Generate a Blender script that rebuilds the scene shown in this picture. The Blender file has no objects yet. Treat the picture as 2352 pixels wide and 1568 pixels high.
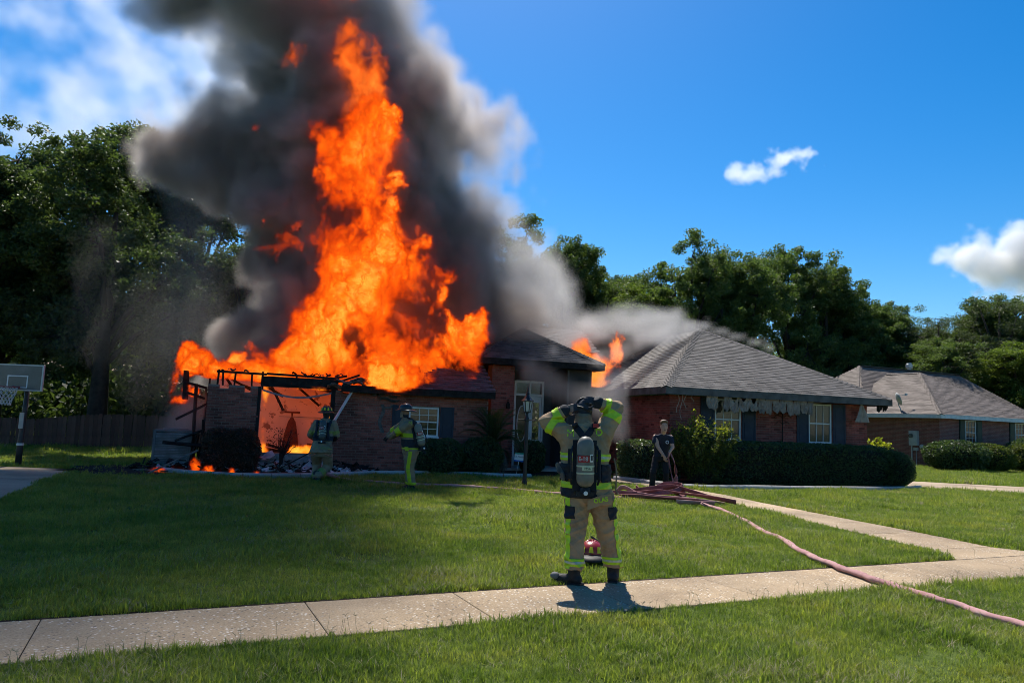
import bpy, math, random
import numpy as np
from mathutils import Vector, Matrix, Euler
R = math.radians
random.seed(7)
rng = np.random.default_rng(7)
sc = bpy.context.scene
col = sc.collection

# ---------------------------------------------------------------- camera
CAM_H = 1.6
ROLL = R(2.3)
PITCH = math.atan(184 * math.cos(ROLL) / 1698.0)
cam = bpy.data.cameras.new('camera'); cam.sensor_width = 36; cam.lens = 36 * 1698 / 2352
cam.clip_start = 0.05; cam.clip_end = 5000
co = bpy.data.objects.new('camera', cam); col.objects.link(co); sc.camera = co
co.location = (0, 0, CAM_H)
co.rotation_euler = (Matrix.Rotation(math.pi / 2 + PITCH, 3, 'X') @ Matrix.Rotation(ROLL, 3, 'Z')).to_euler()

# ---------------------------------------------------------------- sky and sun
SUN_EL = R(57); SUN_AZ = math.atan2(-0.17, 1.0)          # azimuth from +Y towards +X
w = bpy.data.worlds.new('World'); sc.world = w; w.use_nodes = True
nt = w.node_tree; bg = nt.nodes['Background']
sky = nt.nodes.new('ShaderNodeTexSky'); sky.sky_type = 'NISHITA'; sky.sun_disc = False
sky.sun_elevation = SUN_EL; sky.sun_rotation = SUN_AZ
sky.air_density = 1.0; sky.dust_density = 0.45; sky.ozone_density = 4.0; sky.altitude = 20
gam = nt.nodes.new('ShaderNodeGamma'); gam.inputs[1].default_value = 1.15
hs = nt.nodes.new('ShaderNodeHueSaturation'); hs.inputs['Saturation'].default_value = 1.36; hs.inputs['Value'].default_value = 0.67; hs.inputs['Hue'].default_value = 0.497
nt.links.new(sky.outputs[0], gam.inputs[0]); nt.links.new(gam.outputs[0], hs.inputs['Color']); nt.links.new(hs.outputs[0], bg.inputs[0])
bg.inputs[1].default_value = 0.11
sl = bpy.data.lights.new('sun', 'SUN'); sl.energy = 5.0; sl.angle = R(0.53); sl.color = (1.0, 0.95, 0.86)
so = bpy.data.objects.new('sun', sl); col.objects.link(so)
sdir = Vector((math.sin(SUN_AZ) * math.cos(SUN_EL), math.cos(SUN_AZ) * math.cos(SUN_EL), math.sin(SUN_EL)))
so.rotation_euler = sdir.to_track_quat('Z', 'Y').to_euler(); so.location = (0, 0, 60)
sc.view_settings.view_transform = 'Standard'; sc.view_settings.look = 'None'
sc.view_settings.exposure = 0.55; sc.view_settings.gamma = 1.0
sc.render.engine = 'CYCLES'
sc.cycles.max_bounces = 8; sc.cycles.diffuse_bounces = 3; sc.cycles.transmission_bounces = 4; sc.cycles.transparent_max_bounces = 8
sc.cycles.volume_bounces = 2; sc.cycles.volume_step_rate = 2.5; sc.cycles.volume_max_steps = 512
sc.cycles.use_adaptive_sampling = True; sc.cycles.adaptive_threshold = 0.02; sc.cycles.adaptive_min_samples = 16
sc.cycles.filter_width = 0.9; sc.cycles.use_denoising = True; sc.cycles.sample_clamp_indirect = 6

# ---------------------------------------------------------------- helpers
_names = {}
def link(o, parent=None):
    col.objects.link(o)
    if parent is not None: o.parent = parent
    return o
def tag(o, label=None, cat=None, group=None, kind=None):
    if label: o['label'] = label
    if cat: o['category'] = cat
    if group: o['group'] = group
    if kind: o['kind'] = kind
    return o
def empty(name, loc=(0, 0, 0), rz=0, label=None, cat=None, group=None):
    o = bpy.data.objects.new(name, None); o.location = loc; o.rotation_euler = (0, 0, rz); o.empty_display_size = .2
    link(o); return tag(o, label, cat, group)

class MB:
    """collects polygons for ONE mesh object"""
    def __init__(s): s.v = []; s.f = []
    def add(s, vs, fs):
        n = len(s.v); s.v += [tuple(map(float, p)) for p in vs]; s.f += [tuple(i + n for i in f) for f in fs]; return s
    def box(s, a, b, M=None):
        x0, y0, z0 = a; x1, y1, z1 = b
        vs = [(x0,y0,z0),(x1,y0,z0),(x1,y1,z0),(x0,y1,z0),(x0,y0,z1),(x1,y0,z1),(x1,y1,z1),(x0,y1,z1)]
        if M is not None: vs = [M @ Vector(p) for p in vs]
        return s.add(vs, [(0,3,2,1),(4,5,6,7),(0,1,5,4),(1,2,6,5),(2,3,7,6),(3,0,4,7)])
    def beam(s, p, q, wx, wy, twist=0.0):
        """rectangular bar from p to q"""
        p, q = Vector(p), Vector(q); d = q - p
        M = Matrix.Translation(p) @ d.to_track_quat('Z', 'Y').to_matrix().to_4x4() @ Matrix.Rotation(twist, 4, 'Z')
        return s.box((-wx/2, -wy/2, 0), (wx/2, wy/2, d.length), M)
    def tube(s, pts, r, n=8, cap=True, flat=1.0, up=None):
        pts = [Vector(p) for p in pts]; m = len(pts)
        rs = [r] * m if isinstance(r, (int, float)) else list(r)
        ring = []; prev = None
        for i, p in enumerate(pts):
            t = (pts[min(i+1, m-1)] - pts[max(i-1, 0)])
            t = t.normalized() if t.length > 1e-9 else Vector((0, 0, 1))
            if prev is None:
                a = Vector(up) if up else (Vector((0, 0, 1)) if abs(t.z) < .9 else Vector((1, 0, 0)))
            else: a = prev
            a = (a - t * a.dot(t)); a = a.normalized() if a.length > 1e-6 else t.orthogonal().normalized()
            prev = a; b = t.cross(a)
            ring.append([p + (a * math.cos(k*2*math.pi/n) * flat + b * math.sin(k*2*math.pi/n)) * rs[i] for k in range(n)])
        vs = [q for g in ring for q in g]; fs = []
        for i in range(m - 1):
            for k in range(n):
                fs.append((i*n+k, i*n+(k+1) % n, (i+1)*n+(k+1) % n, (i+1)*n+k))
        if cap: fs += [tuple(range(n))[::-1], tuple((m-1)*n + k for k in range(n))]
        return s.add(vs, fs)
    def lathe(s, prof, n=20, M=None, cap=True):
        vs = []; fs = []
        for r, z in prof:
            for k in range(n):
                a = k * 2 * math.pi / n; vs.append(Vector((r*math.cos(a), r*math.sin(a), z)))
        for i in range(len(prof) - 1):
            for k in range(n): fs.append((i*n+k, i*n+(k+1) % n, (i+1)*n+(k+1) % n, (i+1)*n+k))
        if cap: fs += [tuple(range(n))[::-1], tuple((len(prof)-1)*n + k for k in range(n))]
        if M is not None: vs = [M @ p for p in vs]
        return s.add(vs, fs)
    def ball(s, c, r, n=12, m=8, M=None):
        c = Vector(c); r = Vector((r, r, r)) if isinstance(r, (int, float)) else Vector(r)
        vs = [Vector((0, 0, -1))]; fs = []
        for j in range(1, m):
            t = -math.pi/2 + j*math.pi/m
            for k in range(n):
                a = k*2*math.pi/n; vs.append(Vector((math.cos(t)*math.cos(a), math.cos(t)*math.sin(a), math.sin(t))))
        vs.append(Vector((0, 0, 1)))
        for k in range(n): fs.append((0, 1+(k+1) % n, 1+k))
        for j in range(m-2):
            for k in range(n): fs.append((1+j*n+k, 1+j*n+(k+1) % n, 1+(j+1)*n+(k+1) % n, 1+(j+1)*n+k))
        l = len(vs)-1
        for k in range(n): fs.append((l, 1+(m-2)*n+k, 1+(m-2)*n+(k+1) % n))
        vs = [Vector((p.x*r.x, p.y*r.y, p.z*r.z)) for p in vs]
        if M is not None: vs = [M @ p for p in vs]
        return s.add([c + p for p in vs], fs)
    def prism(s, poly, z0, z1):
        n = len(poly)
        vs = [(x, y, z0) for x, y in poly] + [(x, y, z1) for x, y in poly]
        return s.add(vs, [tuple(range(n))[::-1], tuple(range(n, 2*n))] + [(k, (k+1) % n, n+(k+1) % n, n+k) for k in range(n)])
    def grid(s, P, thick=0.0):
        """P[i][j] points; optional thickness along the normal"""
        ni, nj = len(P), len(P[0]); P = [[Vector(p) for p in r] for r in P]
        vs = [p for r in P for p in r]; fs = []
        for i in range(ni-1):
            for j in range(nj-1): fs.append((i*nj+j, (i+1)*nj+j, (i+1)*nj+j+1, i*nj+j+1))
        if thick:
            o = len(vs)
            for i in range(ni):
                for j in range(nj):
                    a = P[min(i+1, ni-1)][j] - P[max(i-1, 0)][j]; b = P[i][min(j+1, nj-1)] - P[i][max(j-1, 0)]
                    nn = a.cross(b); nn = nn.normalized() if nn.length > 1e-9 else Vector((0, 0, 1))
                    vs.append(P[i][j] - nn*thick)
            fs += [tuple(o+k for k in f)[::-1] for f in list(fs)]
            e = [(i, 0) for i in range(ni)] + [(ni-1, j) for j in range(1, nj)] + [(i, nj-1) for i in range(ni-2, -1, -1)] + [(0, j) for j in range(nj-2, 0, -1)]
            for q in range(len(e)):
                a = e[q][0]*nj+e[q][1]; c = e[(q+1) % len(e)]; c = c[0]*nj+c[1]
                fs.append((a, o+a, o+c, c))
        return s.add(vs, fs)
    def build(s, name, mat, parent=None, smooth=False, loc=None, rot=None, label=None, cat=None, group=None, kind=None):
        me = bpy.data.meshes.new(name); me.from_pydata(s.v, [], s.f); me.validate()
        if mat is not None: me.materials.append(mat)
        if smooth: me.shade_smooth()
        o = bpy.data.objects.new(name, me)
        if loc is not None: o.location = loc
        if rot is not None: o.rotation_euler = rot
        link(o, parent); return tag(o, label, cat, group, kind)

def fast_mesh(name, V, F, mat, smooth=False):
    """V (n,3) array, F (m,k) array with k = 3 or 4"""
    V = np.asarray(V, np.float32); F = np.asarray(F, np.int32); k = F.shape[1]
    me = bpy.data.meshes.new(name)
    me.vertices.add(len(V)); me.vertices.foreach_set('co', V.ravel())
    me.loops.add(F.size); me.loops.foreach_set('vertex_index', F.ravel())
    me.polygons.add(len(F)); me.polygons.foreach_set('loop_start', np.arange(0, F.size, k, dtype=np.int32))
    me.polygons.foreach_set('loop_total', np.full(len(F), k, np.int32))
    if smooth: me.polygons.foreach_set('use_smooth', np.ones(len(F), bool))
    me.update(calc_edges=True); me.materials.append(mat)
    return me
def mobj(name, me, parent=None, loc=None, rot=None, scale=None, **kw):
    o = bpy.data.objects.new(name, me)
    if loc is not None: o.location = loc
    if rot is not None: o.rotation_euler = rot
    if scale is not None: o.scale = scale
    link(o, parent); return tag(o, **kw)

# ---------------------------------------------------------------- materials
def newmat(name):
    m = bpy.data.materials.new(name); m.use_nodes = True; n = m.node_tree
    return m, n, n.nodes['Principled BSDF'], n.nodes['Material Output']
def nd(n, t, **kw):
    x = n.nodes.new(t)
    for k, v in kw.items():
        if k in x.inputs: x.inputs[k].default_value = v
        else: setattr(x, k, v)
    return x
def ramp(n, fac, stops):
    r = n.nodes.new('ShaderNodeValToRGB'); e = r.color_ramp.elements
    while len(e) < len(stops): e.new(0.5)
    for el, (p, c) in zip(e, stops): el.position = p; el.color = (*c, 1) if len(c) == 3 else c
    n.links.new(fac, r.inputs[0]); return r.outputs[0]
def mixc(n, fac, a, b, mode='MIX'):
    x = n.nodes.new('ShaderNodeMix'); x.data_type = 'RGBA'; x.blend_type = mode
    for s, v in ((0, fac), (6, a), (7, b)):
        if hasattr(v, 'is_output'): n.links.new(v, x.inputs[s])
        elif isinstance(v, (int, float)): x.inputs[s].default_value = v
        else: x.inputs[s].default_value = (*v, 1)
    return x.outputs[2]
def mth(n, op, a, b=0.0, c=None, clamp=False):
    x = n.nodes.new('ShaderNodeMath'); x.operation = op; x.use_clamp = clamp
    for i, v in enumerate((a, b, c)):
        if v is None: continue
        if hasattr(v, 'is_output'): n.links.new(v, x.inputs[i])
        else: x.inputs[i].default_value = v
    return x.outputs[0]
def coords(n, kind='Object'):
    if kind == 'Position': return n.nodes.new('ShaderNodeNewGeometry').outputs['Position']
    return n.nodes.new('ShaderNodeTexCoord').outputs[kind]
def noise(n, vec, scale, detail=4, rough=.55, out=0, dist=0.0):
    t = nd(n, 'ShaderNodeTexNoise'); t.inputs['Scale'].default_value = scale; t.inputs['Detail'].default_value = detail; t.inputs['Roughness'].default_value = rough
    t.inputs['Distortion'].default_value = dist
    n.links.new(vec, t.inputs['Vector']); return t.outputs[out]
def bump(n, bs, h, strength=.3, dist=.02):
    b = nd(n, 'ShaderNodeBump'); b.inputs['Strength'].default_value = strength; b.inputs['Distance'].default_value = dist
    n.links.new(h, b.inputs['Height']); n.links.new(b.outputs[0], bs.inputs['Normal'])
def M(name, c, c2=None, rough=.7, scale=8, detail=5, bmp=0.0, bscale=None, bdist=.01, metal=0.0, pos='Object', spec=.3, island=0.0):
    """noise-varied procedural material"""
    m, n, bs, out = newmat(name); vec = coords(n, pos)
    f = noise(n, vec, scale, detail)
    if c2 is None: c2 = tuple(x*.7 for x in c)
    cc = ramp(n, f, [(.3, c), (.7, c2)])
    if island:
        g = n.nodes.new('ShaderNodeNewGeometry'); oi = n.nodes.new('ShaderNodeObjectInfo')
        rr = mth(n, 'FRACT', mth(n, 'ADD', g.outputs['Random Per Island'], oi.outputs['Random']))
        h = nd(n, 'ShaderNodeHueSaturation'); n.links.new(cc, h.inputs['Color'])
        n.links.new(mth(n, 'ADD', mth(n, 'MULTIPLY', rr, island*2), 1-island), h.inputs['Value']); cc = h.outputs[0]
    n.links.new(cc, bs.inputs['Base Color'])
    bs.inputs['Roughness'].default_value = rough; bs.inputs['Metallic'].default_value = metal; bs.inputs['Specular IOR Level'].default_value = spec
    if bmp: bump(n, bs, noise(n, vec, bscale or scale*6, 4), bmp, bdist)
    return m
def leafmat(name, c, c2, trans=.35, rough=.5, hue=.0, spec=.25, tcol=None):
    m, n, bs, out = newmat(name)
    g = n.nodes.new('ShaderNodeNewGeometry'); oi = n.nodes.new('ShaderNodeObjectInfo')
    rr = mth(n, 'FRACT', mth(n, 'ADD', g.outputs['Random Per Island'], oi.outputs['Random']))
    big = noise(n, coords(n, 'Object'), .9, 3)
    f = mth(n, 'ADD', mth(n, 'MULTIPLY', rr, .55), mth(n, 'MULTIPLY', big, .55), clamp=True)
    cc = ramp(n, f, [(.25, c), (.8, c2)])
    n.links.new(cc, bs.inputs['Base Color']); bs.inputs['Roughness'].default_value = rough; bs.inputs['Specular IOR Level'].default_value = spec
    tr = n.nodes.new('ShaderNodeBsdfTranslucent')
    tc = mixc(n, 1.0, cc, tcol or (1.25, 1.35, .5), 'MULTIPLY'); n.links.new(tc, tr.inputs['Color'])
    mx = n.nodes.new('ShaderNodeMixShader'); mx.inputs[0].default_value = trans
    n.links.new(bs.outputs[0], mx.inputs[1]); n.links.new(tr.outputs[0], mx.inputs[2]); n.links.new(mx.outputs[0], out.inputs['Surface'])
    return m

# ================================================================ ground, pavements
def grass_ground():
    m, n, bs, out = newmat('lawn_soil'); v = coords(n, 'Position')
    a = noise(n, v, .5, 4); b = noise(n, v, 14, 5)
    f = mth(n, 'ADD', mth(n, 'MULTIPLY', a, .6), mth(n, 'MULTIPLY', b, .4))
    n.links.new(ramp(n, f, [(.35, (.050, .075, .016)), (.55, (.085, .12, .022)), (.7, (.13, .15, .038))]), bs.inputs['Base Color'])
    bs.inputs['Roughness'].default_value = .9; bs.inputs['Specular IOR Level'].default_value = .1
    bump(n, bs, noise(n, v, 60, 3), .8, .03); return m
m_lawn = grass_ground()
def concrete(name, c1, c2, flecks=True):
    m, n, bs, out = newmat(name); v = coords(n, 'Position'); oi = n.nodes.new('ShaderNodeObjectInfo')
    base = ramp(n, noise(n, v, 1.3, 6, .6), [(.3, c1), (.7, c2)])
    fine = ramp(n, noise(n, v, 70, 4, .7), [(.3, (.62, .62, .62)), (.7, (1.2, 1.2, 1.2))])
    cc = mixc(n, 1.0, base, fine, 'MULTIPLY')
    if flecks:
        vo = nd(n, 'ShaderNodeTexVoronoi'); vo.inputs['Scale'].default_value = 30; n.links.new(v, vo.inputs['Vector'])
        sel = ramp(n, vo.outputs['Distance'], [(.22, (1, 1, 1)), (.36, (0, 0, 0))])
        st = ramp(n, noise(n, v, 1.1, 3), [(.34, (.15, .15, .15)), (.55, (1, 1, 1))])
        pebble = mixc(n, ramp(n, vo.outputs['Color'], [(.35, (0, 0, 0)), (.65, (1, 1, 1))]), (.10, .08, .065), (.70, .64, .55))
        cc = mixc(n, mth(n, 'MULTIPLY', mth(n, 'MULTIPLY', sel, st), .85), cc, pebble)
    stain = ramp(n, noise(n, v, .45, 5, .65), [(.36, (.52, .49, .46)), (.5, (.85, .84, .82)), (.64, (1.08, 1.06, 1.04))])
    cc = mixc(n, .8, cc, stain, 'MULTIPLY')
    h = nd(n, 'ShaderNodeHueSaturation'); n.links.new(cc, h.inputs['Color'])
    n.links.new(mth(n, 'ADD', mth(n, 'MULTIPLY', oi.outputs['Random'], .22), .88), h.inputs['Value'])
    n.links.new(h.outputs[0], bs.inputs['Base Color']); bs.inputs['Roughness'].default_value = .85
    bump(n, bs, noise(n, v, 55, 4), .5, .006); return m
m_walk = concrete('sidewalk_concrete', (.33, .235, .135), (.41, .30, .18))
m_drive = concrete('drive_concrete', (.36, .27, .175), (.43, .33, .22), False)
m_curb = concrete('curb_concrete', (.40, .38, .36), (.48, .46, .43), False)
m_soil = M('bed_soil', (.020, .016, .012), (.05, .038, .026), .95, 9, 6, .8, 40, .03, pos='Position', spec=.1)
m_ash = M('burnt_ground', (.010, .009, .009), (.035, .032, .03), .95, 5, 6, .7, 30, .02, pos='Position', spec=.1)

g = MB()
NG = 40
xs = np.concatenate([np.linspace(-900, -60, 6), np.linspace(-50, 50, 41), np.linspace(60, 900, 6)])
ys = np.concatenate([np.linspace(-300, -10, 5), np.linspace(0, 70, 29), np.linspace(90, 1500, 6)])
g.grid([[(x, y, 0) for y in ys] for x in xs]); g.f = [f[::-1] for f in g.f]
for f in ():
    pass
ground = g.build('ground', m_lawn, kind='structure')

SW0 = Vector((-0.45, 7.04)); SWA = R(25); SWD = Vector((math.cos(SWA), math.sin(SWA))); SWN = Vector((SWD.y, -SWD.x)); SWW = 1.02
sw = empty('sidewalk', (0, 0, 0)); tag(sw, kind='structure')
def slab(name, poly, z, mat, parent, bev=.006):
    """concrete slab with softened top edge"""
    n = len(poly); c = Vector((sum(p[0] for p in poly)/n, sum(p[1] for p in poly)/n))
    ins = []
    for p in poly:
        d = c - Vector(p); ins.append(Vector(p) + d.normalized()*bev*1.4)
    b = MB()
    vs = [(p[0], p[1], -.06) for p in poly] + [(p[0], p[1], z-bev*.6) for p in poly] + [(p.x, p.y, z) for p in ins]
    fs = [tuple(2*n+k for k in range(n))] + [(k, (k+1) % n, n+(k+1) % n, n+k) for k in range(n)] + [(n+k, n+(k+1) % n, 2*n+(k+1) % n, 2*n+k) for k in range(n)]
    if sum((poly[k][0]*poly[(k+1) % n][1]-poly[(k+1) % n][0]*poly[k][1]) for k in range(n)) < 0: fs = [f[::-1] for f in fs]
    b.add(vs, fs); return b.build(name, mat, parent)
joints = [-9.5, -7.1, -5.2, -3.25, -1.34, 0, 1.36, 2.83, 4.3, 5.85, 7.4, 8.9, 10.4, 12, 13.6, 15.2, 17]
for a, b_ in zip(joints[:-1], joints[1:]):
    gp = .004
    q = [SW0 + SWD*(a+gp), SW0 + SWD*(b_-gp), SW0 + SWD*(b_-gp) + SWN*SWW, SW0 + SWD*(a+gp) + SWN*SWW]
    slab('slab', [(p.x, p.y) for p in q], .012, m_walk, sw)
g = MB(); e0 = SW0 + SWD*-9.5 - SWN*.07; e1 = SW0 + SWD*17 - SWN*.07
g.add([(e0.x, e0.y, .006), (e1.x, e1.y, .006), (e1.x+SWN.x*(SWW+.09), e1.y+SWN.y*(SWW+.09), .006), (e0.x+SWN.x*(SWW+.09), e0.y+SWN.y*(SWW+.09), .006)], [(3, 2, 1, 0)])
g.build('sidewalk_soil_shade', m_soil, kind='structure')  # dark strip is soil and also paints the shadow under the lawn edge

# front walk from the sidewalk to the porch
FWL = [(6.05, 10.08), (6.12, 10.9), (5.85, 12.3), (5.58, 13.5), (5.25, 15.1), (4.88, 16.8), (4.55, 18.3), (4.05, 19.6), (3.3, 20.9), (2.4, 22.0), (1.9, 23.4)]
FWR = [(7.9, 10.95), (7.35, 11.4), (7.02, 12.8), (6.65, 14.0), (6.22, 15.5), (5.75, 17.1), (5.42, 18.6), (4.95, 19.9), (4.2, 21.3), (3.4, 22.5), (3.0, 23.6)]
fw = empty('front_walk'); tag(fw, kind='structure')
for k in range(len(FWL)-1):
    a0, a1, b0, b1 = [Vector(p) for p in (FWL[k], FWL[k+1], FWR[k], FWR[k+1])]
    e = (a1-a0).normalized()*.008; f_ = (b1-b0).normalized()*.008
    slab('slab', [tuple(a0+e), tuple(b0+f_), tuple(b1-f_), tuple(a1-e)], .012, m_walk, fw)
FWPOLY = FWL + FWR[::-1]
ld = empty('left_driveway'); tag(ld, kind='structure')
LD1 = [(-22, 15.2), (-11.0, 15.75), (-9.6, 15.85), (-10.4, 18.5), (-12.2, 17.55), (-22, 14.5+3)]
slab('slab', [(-22, 15.6), (-9.62, 15.62), (-10.40, 18.5), (-22, 18.0)], .012, m_drive, ld)
slab('slab', [(-22, 11.6), (-8.05, 11.9), (-9.58, 15.56), (-22, 15.54)], .012, m_drive, ld)
LDPOLY = [(-22, 11.6), (-8.05, 11.9), (-9.6, 15.6), (-10.40, 18.5), (-22, 18.0)]
nd_ = empty('neighbour_driveway'); tag(nd_, kind='structure')
slab('slab', [(13.2, 24.6), (16.0, 22.9), (19.0, 26.7), (14.6, 27.6)], .012, m_drive, nd_)
slab('slab', [(16.1, 22.85), (40, 15), (46, 21), (19.1, 26.65)], .012, m_drive, nd_)
NDPOLY = [(13.2, 24.6), (16.0, 22.9), (40, 15), (46, 21), (19, 26.7), (14.6, 27.6)]

# planting beds and their concrete edging
BEDL = [(-8.6, 18.85), (-7.79, 18.35), (-7.1, 18.15), (-6.36, 18.12), (-5.18, 18.75), (-4.4, 19.6), (-3.6, 20.6), (-2.4, 21.3), (-1.2, 21.6), (-0.1, 21.6), (.7, 21.9)]
BEDR = [(3.25, 22.5), (3.7, 21.9), (4.28, 21.0), (4.80, 20.35), (5.6, 20.35), (6.76, 20.85), (8.0, 21.2), (8.84, 21.45), (10.6, 22.2), (12.3, 23.0), (13.0, 23.6)]
def edging(name, pts, label):
    root = empty(name, (pts[0][0], pts[0][1], 0), 0, label, 'edging')
    off = Vector((pts[0][0], pts[0][1], 0))
    P = [Vector((*p, 0)) for p in pts]
    def ring(p, t):
        s = Vector((-t.y, t.x, 0))
        return [p+s*.085+Vector((0, 0, -.03)), p+s*.085+Vector((0, 0, .075)), p+s*.05+Vector((0, 0, .11)), p-s*.05+Vector((0, 0, .11)), p-s*.085+Vector((0, 0, .075)), p-s*.085+Vector((0, 0, -.03))]
    for k in range(len(P)-1):
        t = (P[k+1]-P[k]).normalized(); a, b_ = ring(P[k]+t*.006-off, t), ring(P[k+1]-t*.006-off, t)
        q = MB(); q.add(a+b_, [(0, 1, 7, 6), (1, 2, 8, 7), (2, 3, 9, 8), (3, 4, 10, 9), (4, 5, 11, 10), (5, 4, 3, 2, 1, 0), (6, 7, 8, 9, 10, 11)])
        q.f = [f[::-1] for f in q.f]; q.build('curb_piece', m_curb, root)
def sub(pts, n=2):
    """catmull-rom subdivision in 2-D"""
    out = []; P = [Vector(p) for p in pts]
    for i in range(len(P)-1):
        p0, p1, p2, p3 = P[max(i-1, 0)], P[i], P[i+1], P[min(i+2, len(P)-1)]
        for k in range(n):
            t = k/n; out.append(.5*((2*p1)+(p2-p0)*t+(2*p0-5*p1+4*p2-p3)*t*t+(3*p1-p0-3*p2+p3)*t**3))
    out.append(P[-1]); return out
BEDL = [tuple(p) for p in sub(BEDL)]; BEDR = [tuple(p) for p in sub(BEDR)]
edging('bed_edging', BEDL, 'pale concrete bed edging curving below the burning wall')
edging('bed_edging', BEDR, 'pale concrete bed edging along the foot of the tall hedge')
g = MB(); poly = [(x, y) for x, y in BEDL] + [(2.2, 23.2), (1.0, 26), (-8.8, 22.4), (-9.4, 20)]
g.add([(x, y, .022) for x, y in poly], [tuple(range(len(poly)))]); g.build('soil_bed', m_soil, kind='structure')
BEDLP = poly
g = MB(); poly = [(x, y) for x, y in BEDR] + [(13.2, 26), (3.5, 25)]
g.add([(x, y, .022) for x, y in poly], [tuple(range(len(poly)))]); g.build('soil_bed', m_soil, kind='structure')
BEDRP = poly
# scorched patch of lawn at the left corner of the house
ASH = []
for k in range(28):
    a = k*2*math.pi/28; rr = 1 + .16*math.sin(3*a+1)+.1*math.sin(7*a)+.06*math.sin(13*a+2)
    ASH.append((-9.1 + 2.25*rr*math.cos(a), 19.0 + 1.35*rr*math.sin(a)))
g = MB(); g.add([(x, y, .012) for x, y in ASH], [tuple(range(28))]); g.build('burnt_lawn_patch', m_ash, kind='structure')

# ================================================================ the burning house
def brickmat(name, c1, c2, soot=0.5, sscale=.7, seed=0.0):
    m, n, bs, out = newmat(name); v = coords(n, 'Position')
    g = n.nodes.new('ShaderNodeNewGeometry'); oi = n.nodes.new('ShaderNodeObjectInfo')
    rr = mth(n, 'FRACT', mth(n, 'ADD', g.outputs['Random Per Island'], oi.outputs['Random']))
    cc = ramp(n, rr, [(0, c1), (.35, c2), (.8, tuple(x*1.25 for x in c2)), (1, tuple(x*.55 for x in c1))])
    cc = mixc(n, 1, cc, ramp(n, noise(n, v, 38, 4), [(.3, (.7, .7, .7)), (.7, (1.2, 1.2, 1.2))]), 'MULTIPLY')
    if soot:
        s = ramp(n, noise(n, v, sscale, 5, .6), [(.42, (1, 1, 1)), (.62, (0, 0, 0))])
        cc = mixc(n, mth(n, 'MULTIPLY', s, soot), cc, (.014, .012, .012))
    n.links.new(cc, bs.inputs['Base Color']); bs.inputs['Roughness'].default_value = .85; bs.inputs['Specular IOR Level'].default_value = .2
    bump(n, bs, noise(n, v, 90, 4), .5, .004); return m
m_brick = brickmat('house_brick', (.26, .085, .068), (.34, .115, .09), .6)
m_brick2 = brickmat('wing_brick', (.30, .08, .066), (.37, .105, .082), .45)
m_mortar = M('mortar', (.16, .125, .11), (.24, .19, .165), .95, 14, 4, .4, 60, .004, pos='Position')
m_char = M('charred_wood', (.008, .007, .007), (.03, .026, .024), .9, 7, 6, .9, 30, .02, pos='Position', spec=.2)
m_ashwood = M('ash_wood', (.05, .047, .045), (.17, .16, .155), .95, 6, 6, .7, 30, .02, pos='Position')
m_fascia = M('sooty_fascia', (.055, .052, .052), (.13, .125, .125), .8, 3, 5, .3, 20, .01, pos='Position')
m_trim = M('white_trim', (.55, .55, .55), (.72, .72, .71), .5, 4, 4, .1, pos='Position')
m_blue = M('navy_shutter_paint', (.014, .022, .040), (.022, .034, .056), .55, 6, 4, .1, pos='Position')
m_darkwall = M('dark_plaster', (.03, .028, .028), (.075, .07, .068), .9, 1.6, 5, .4, 20, .01, pos='Position')  # dark mottled plaster of the porch walls, also backs the windows
m_dry = None
def roofmat(name, c1, c2, island=.22, pale=None):
    m, n, bs, out = newmat(name); v = coords(n, 'Position')
    g = n.nodes.new('ShaderNodeNewGeometry'); oi = n.nodes.new('ShaderNodeObjectInfo')
    rr = mth(n, 'FRACT', mth(n, 'ADD', g.outputs['Random Per Island'], oi.outputs['Random']))
    cc = ramp(n, rr, [(0, c1), (1, c2)])
    cc = mixc(n, 1, cc, ramp(n, noise(n, v, 120, 3), [(.3, (.75, .75, .75)), (.7, (1.25, 1.25, 1.25))]), 'MULTIPLY')
    cc = mixc(n, 1, cc, ramp(n, noise(n, v, 1.2, 5, .6), [(.3, (.78, .78, .78)), (.7, (1.15, 1.15, 1.15))]), 'MULTIPLY')
    n.links.new(cc, bs.inputs['Base Color']); bs.inputs['Roughness'].default_value = .8; bs.inputs['Specular IOR Level'].default_value = .3
    bump(n, bs, noise(n, v, 150, 3), .5, .004); return m
m_shingle = roofmat('grey_shingle', (.068, .060, .056), (.13, .117, .109))
m_shingle_dark = roofmat('sooty_shingle', (.035, .034, .037), (.075, .072, .078))
m_shingle_n = roofmat('neighbour_shingle', (.105, .083, .072), (.17, .138, .12))
m_deck = M('roof_deck', (.03, .028, .028), (.045, .042, .042), .9, 6, pos='Position')
def glassmat(name, c, alpha=.45):
    m, n, bs, out = newmat(name); bs.inputs['Base Color'].default_value = (*c, 1); bs.inputs['Roughness'].default_value = .04
    bs.inputs['Specular IOR Level'].default_value = .8
    tr = n.nodes.new('ShaderNodeBsdfTransparent'); mx = n.nodes.new('ShaderNodeMixShader'); mx.inputs[0].default_value = alpha
    n.links.new(tr.outputs[0], mx.inputs[1]); n.links.new(bs.outputs[0], mx.inputs[2]); n.links.new(mx.outputs[0], out.inputs['Surface'])
    bump(n, bs, noise(n, coords(n, 'Object'), 3, 2), .05, .02); return m
m_glass = glassmat('window_glass', (.03, .035, .04))
m_blind = M('window_blind', (.5, .49, .46), (.62, .6, .56), .7, 5, pos='Position')

HT = R(17); HO = Vector((-8.3, 20.4, 0))
house = empty('burning_house', HO, HT, 'single storey red brick house engulfed in flames with collapsed roof', 'house')
HM = Matrix.Translation(HO) @ Matrix.Rotation(HT, 4, 'Z')
def hw(u, v, z=0): return HM @ Vector((u, v, z))

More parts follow.
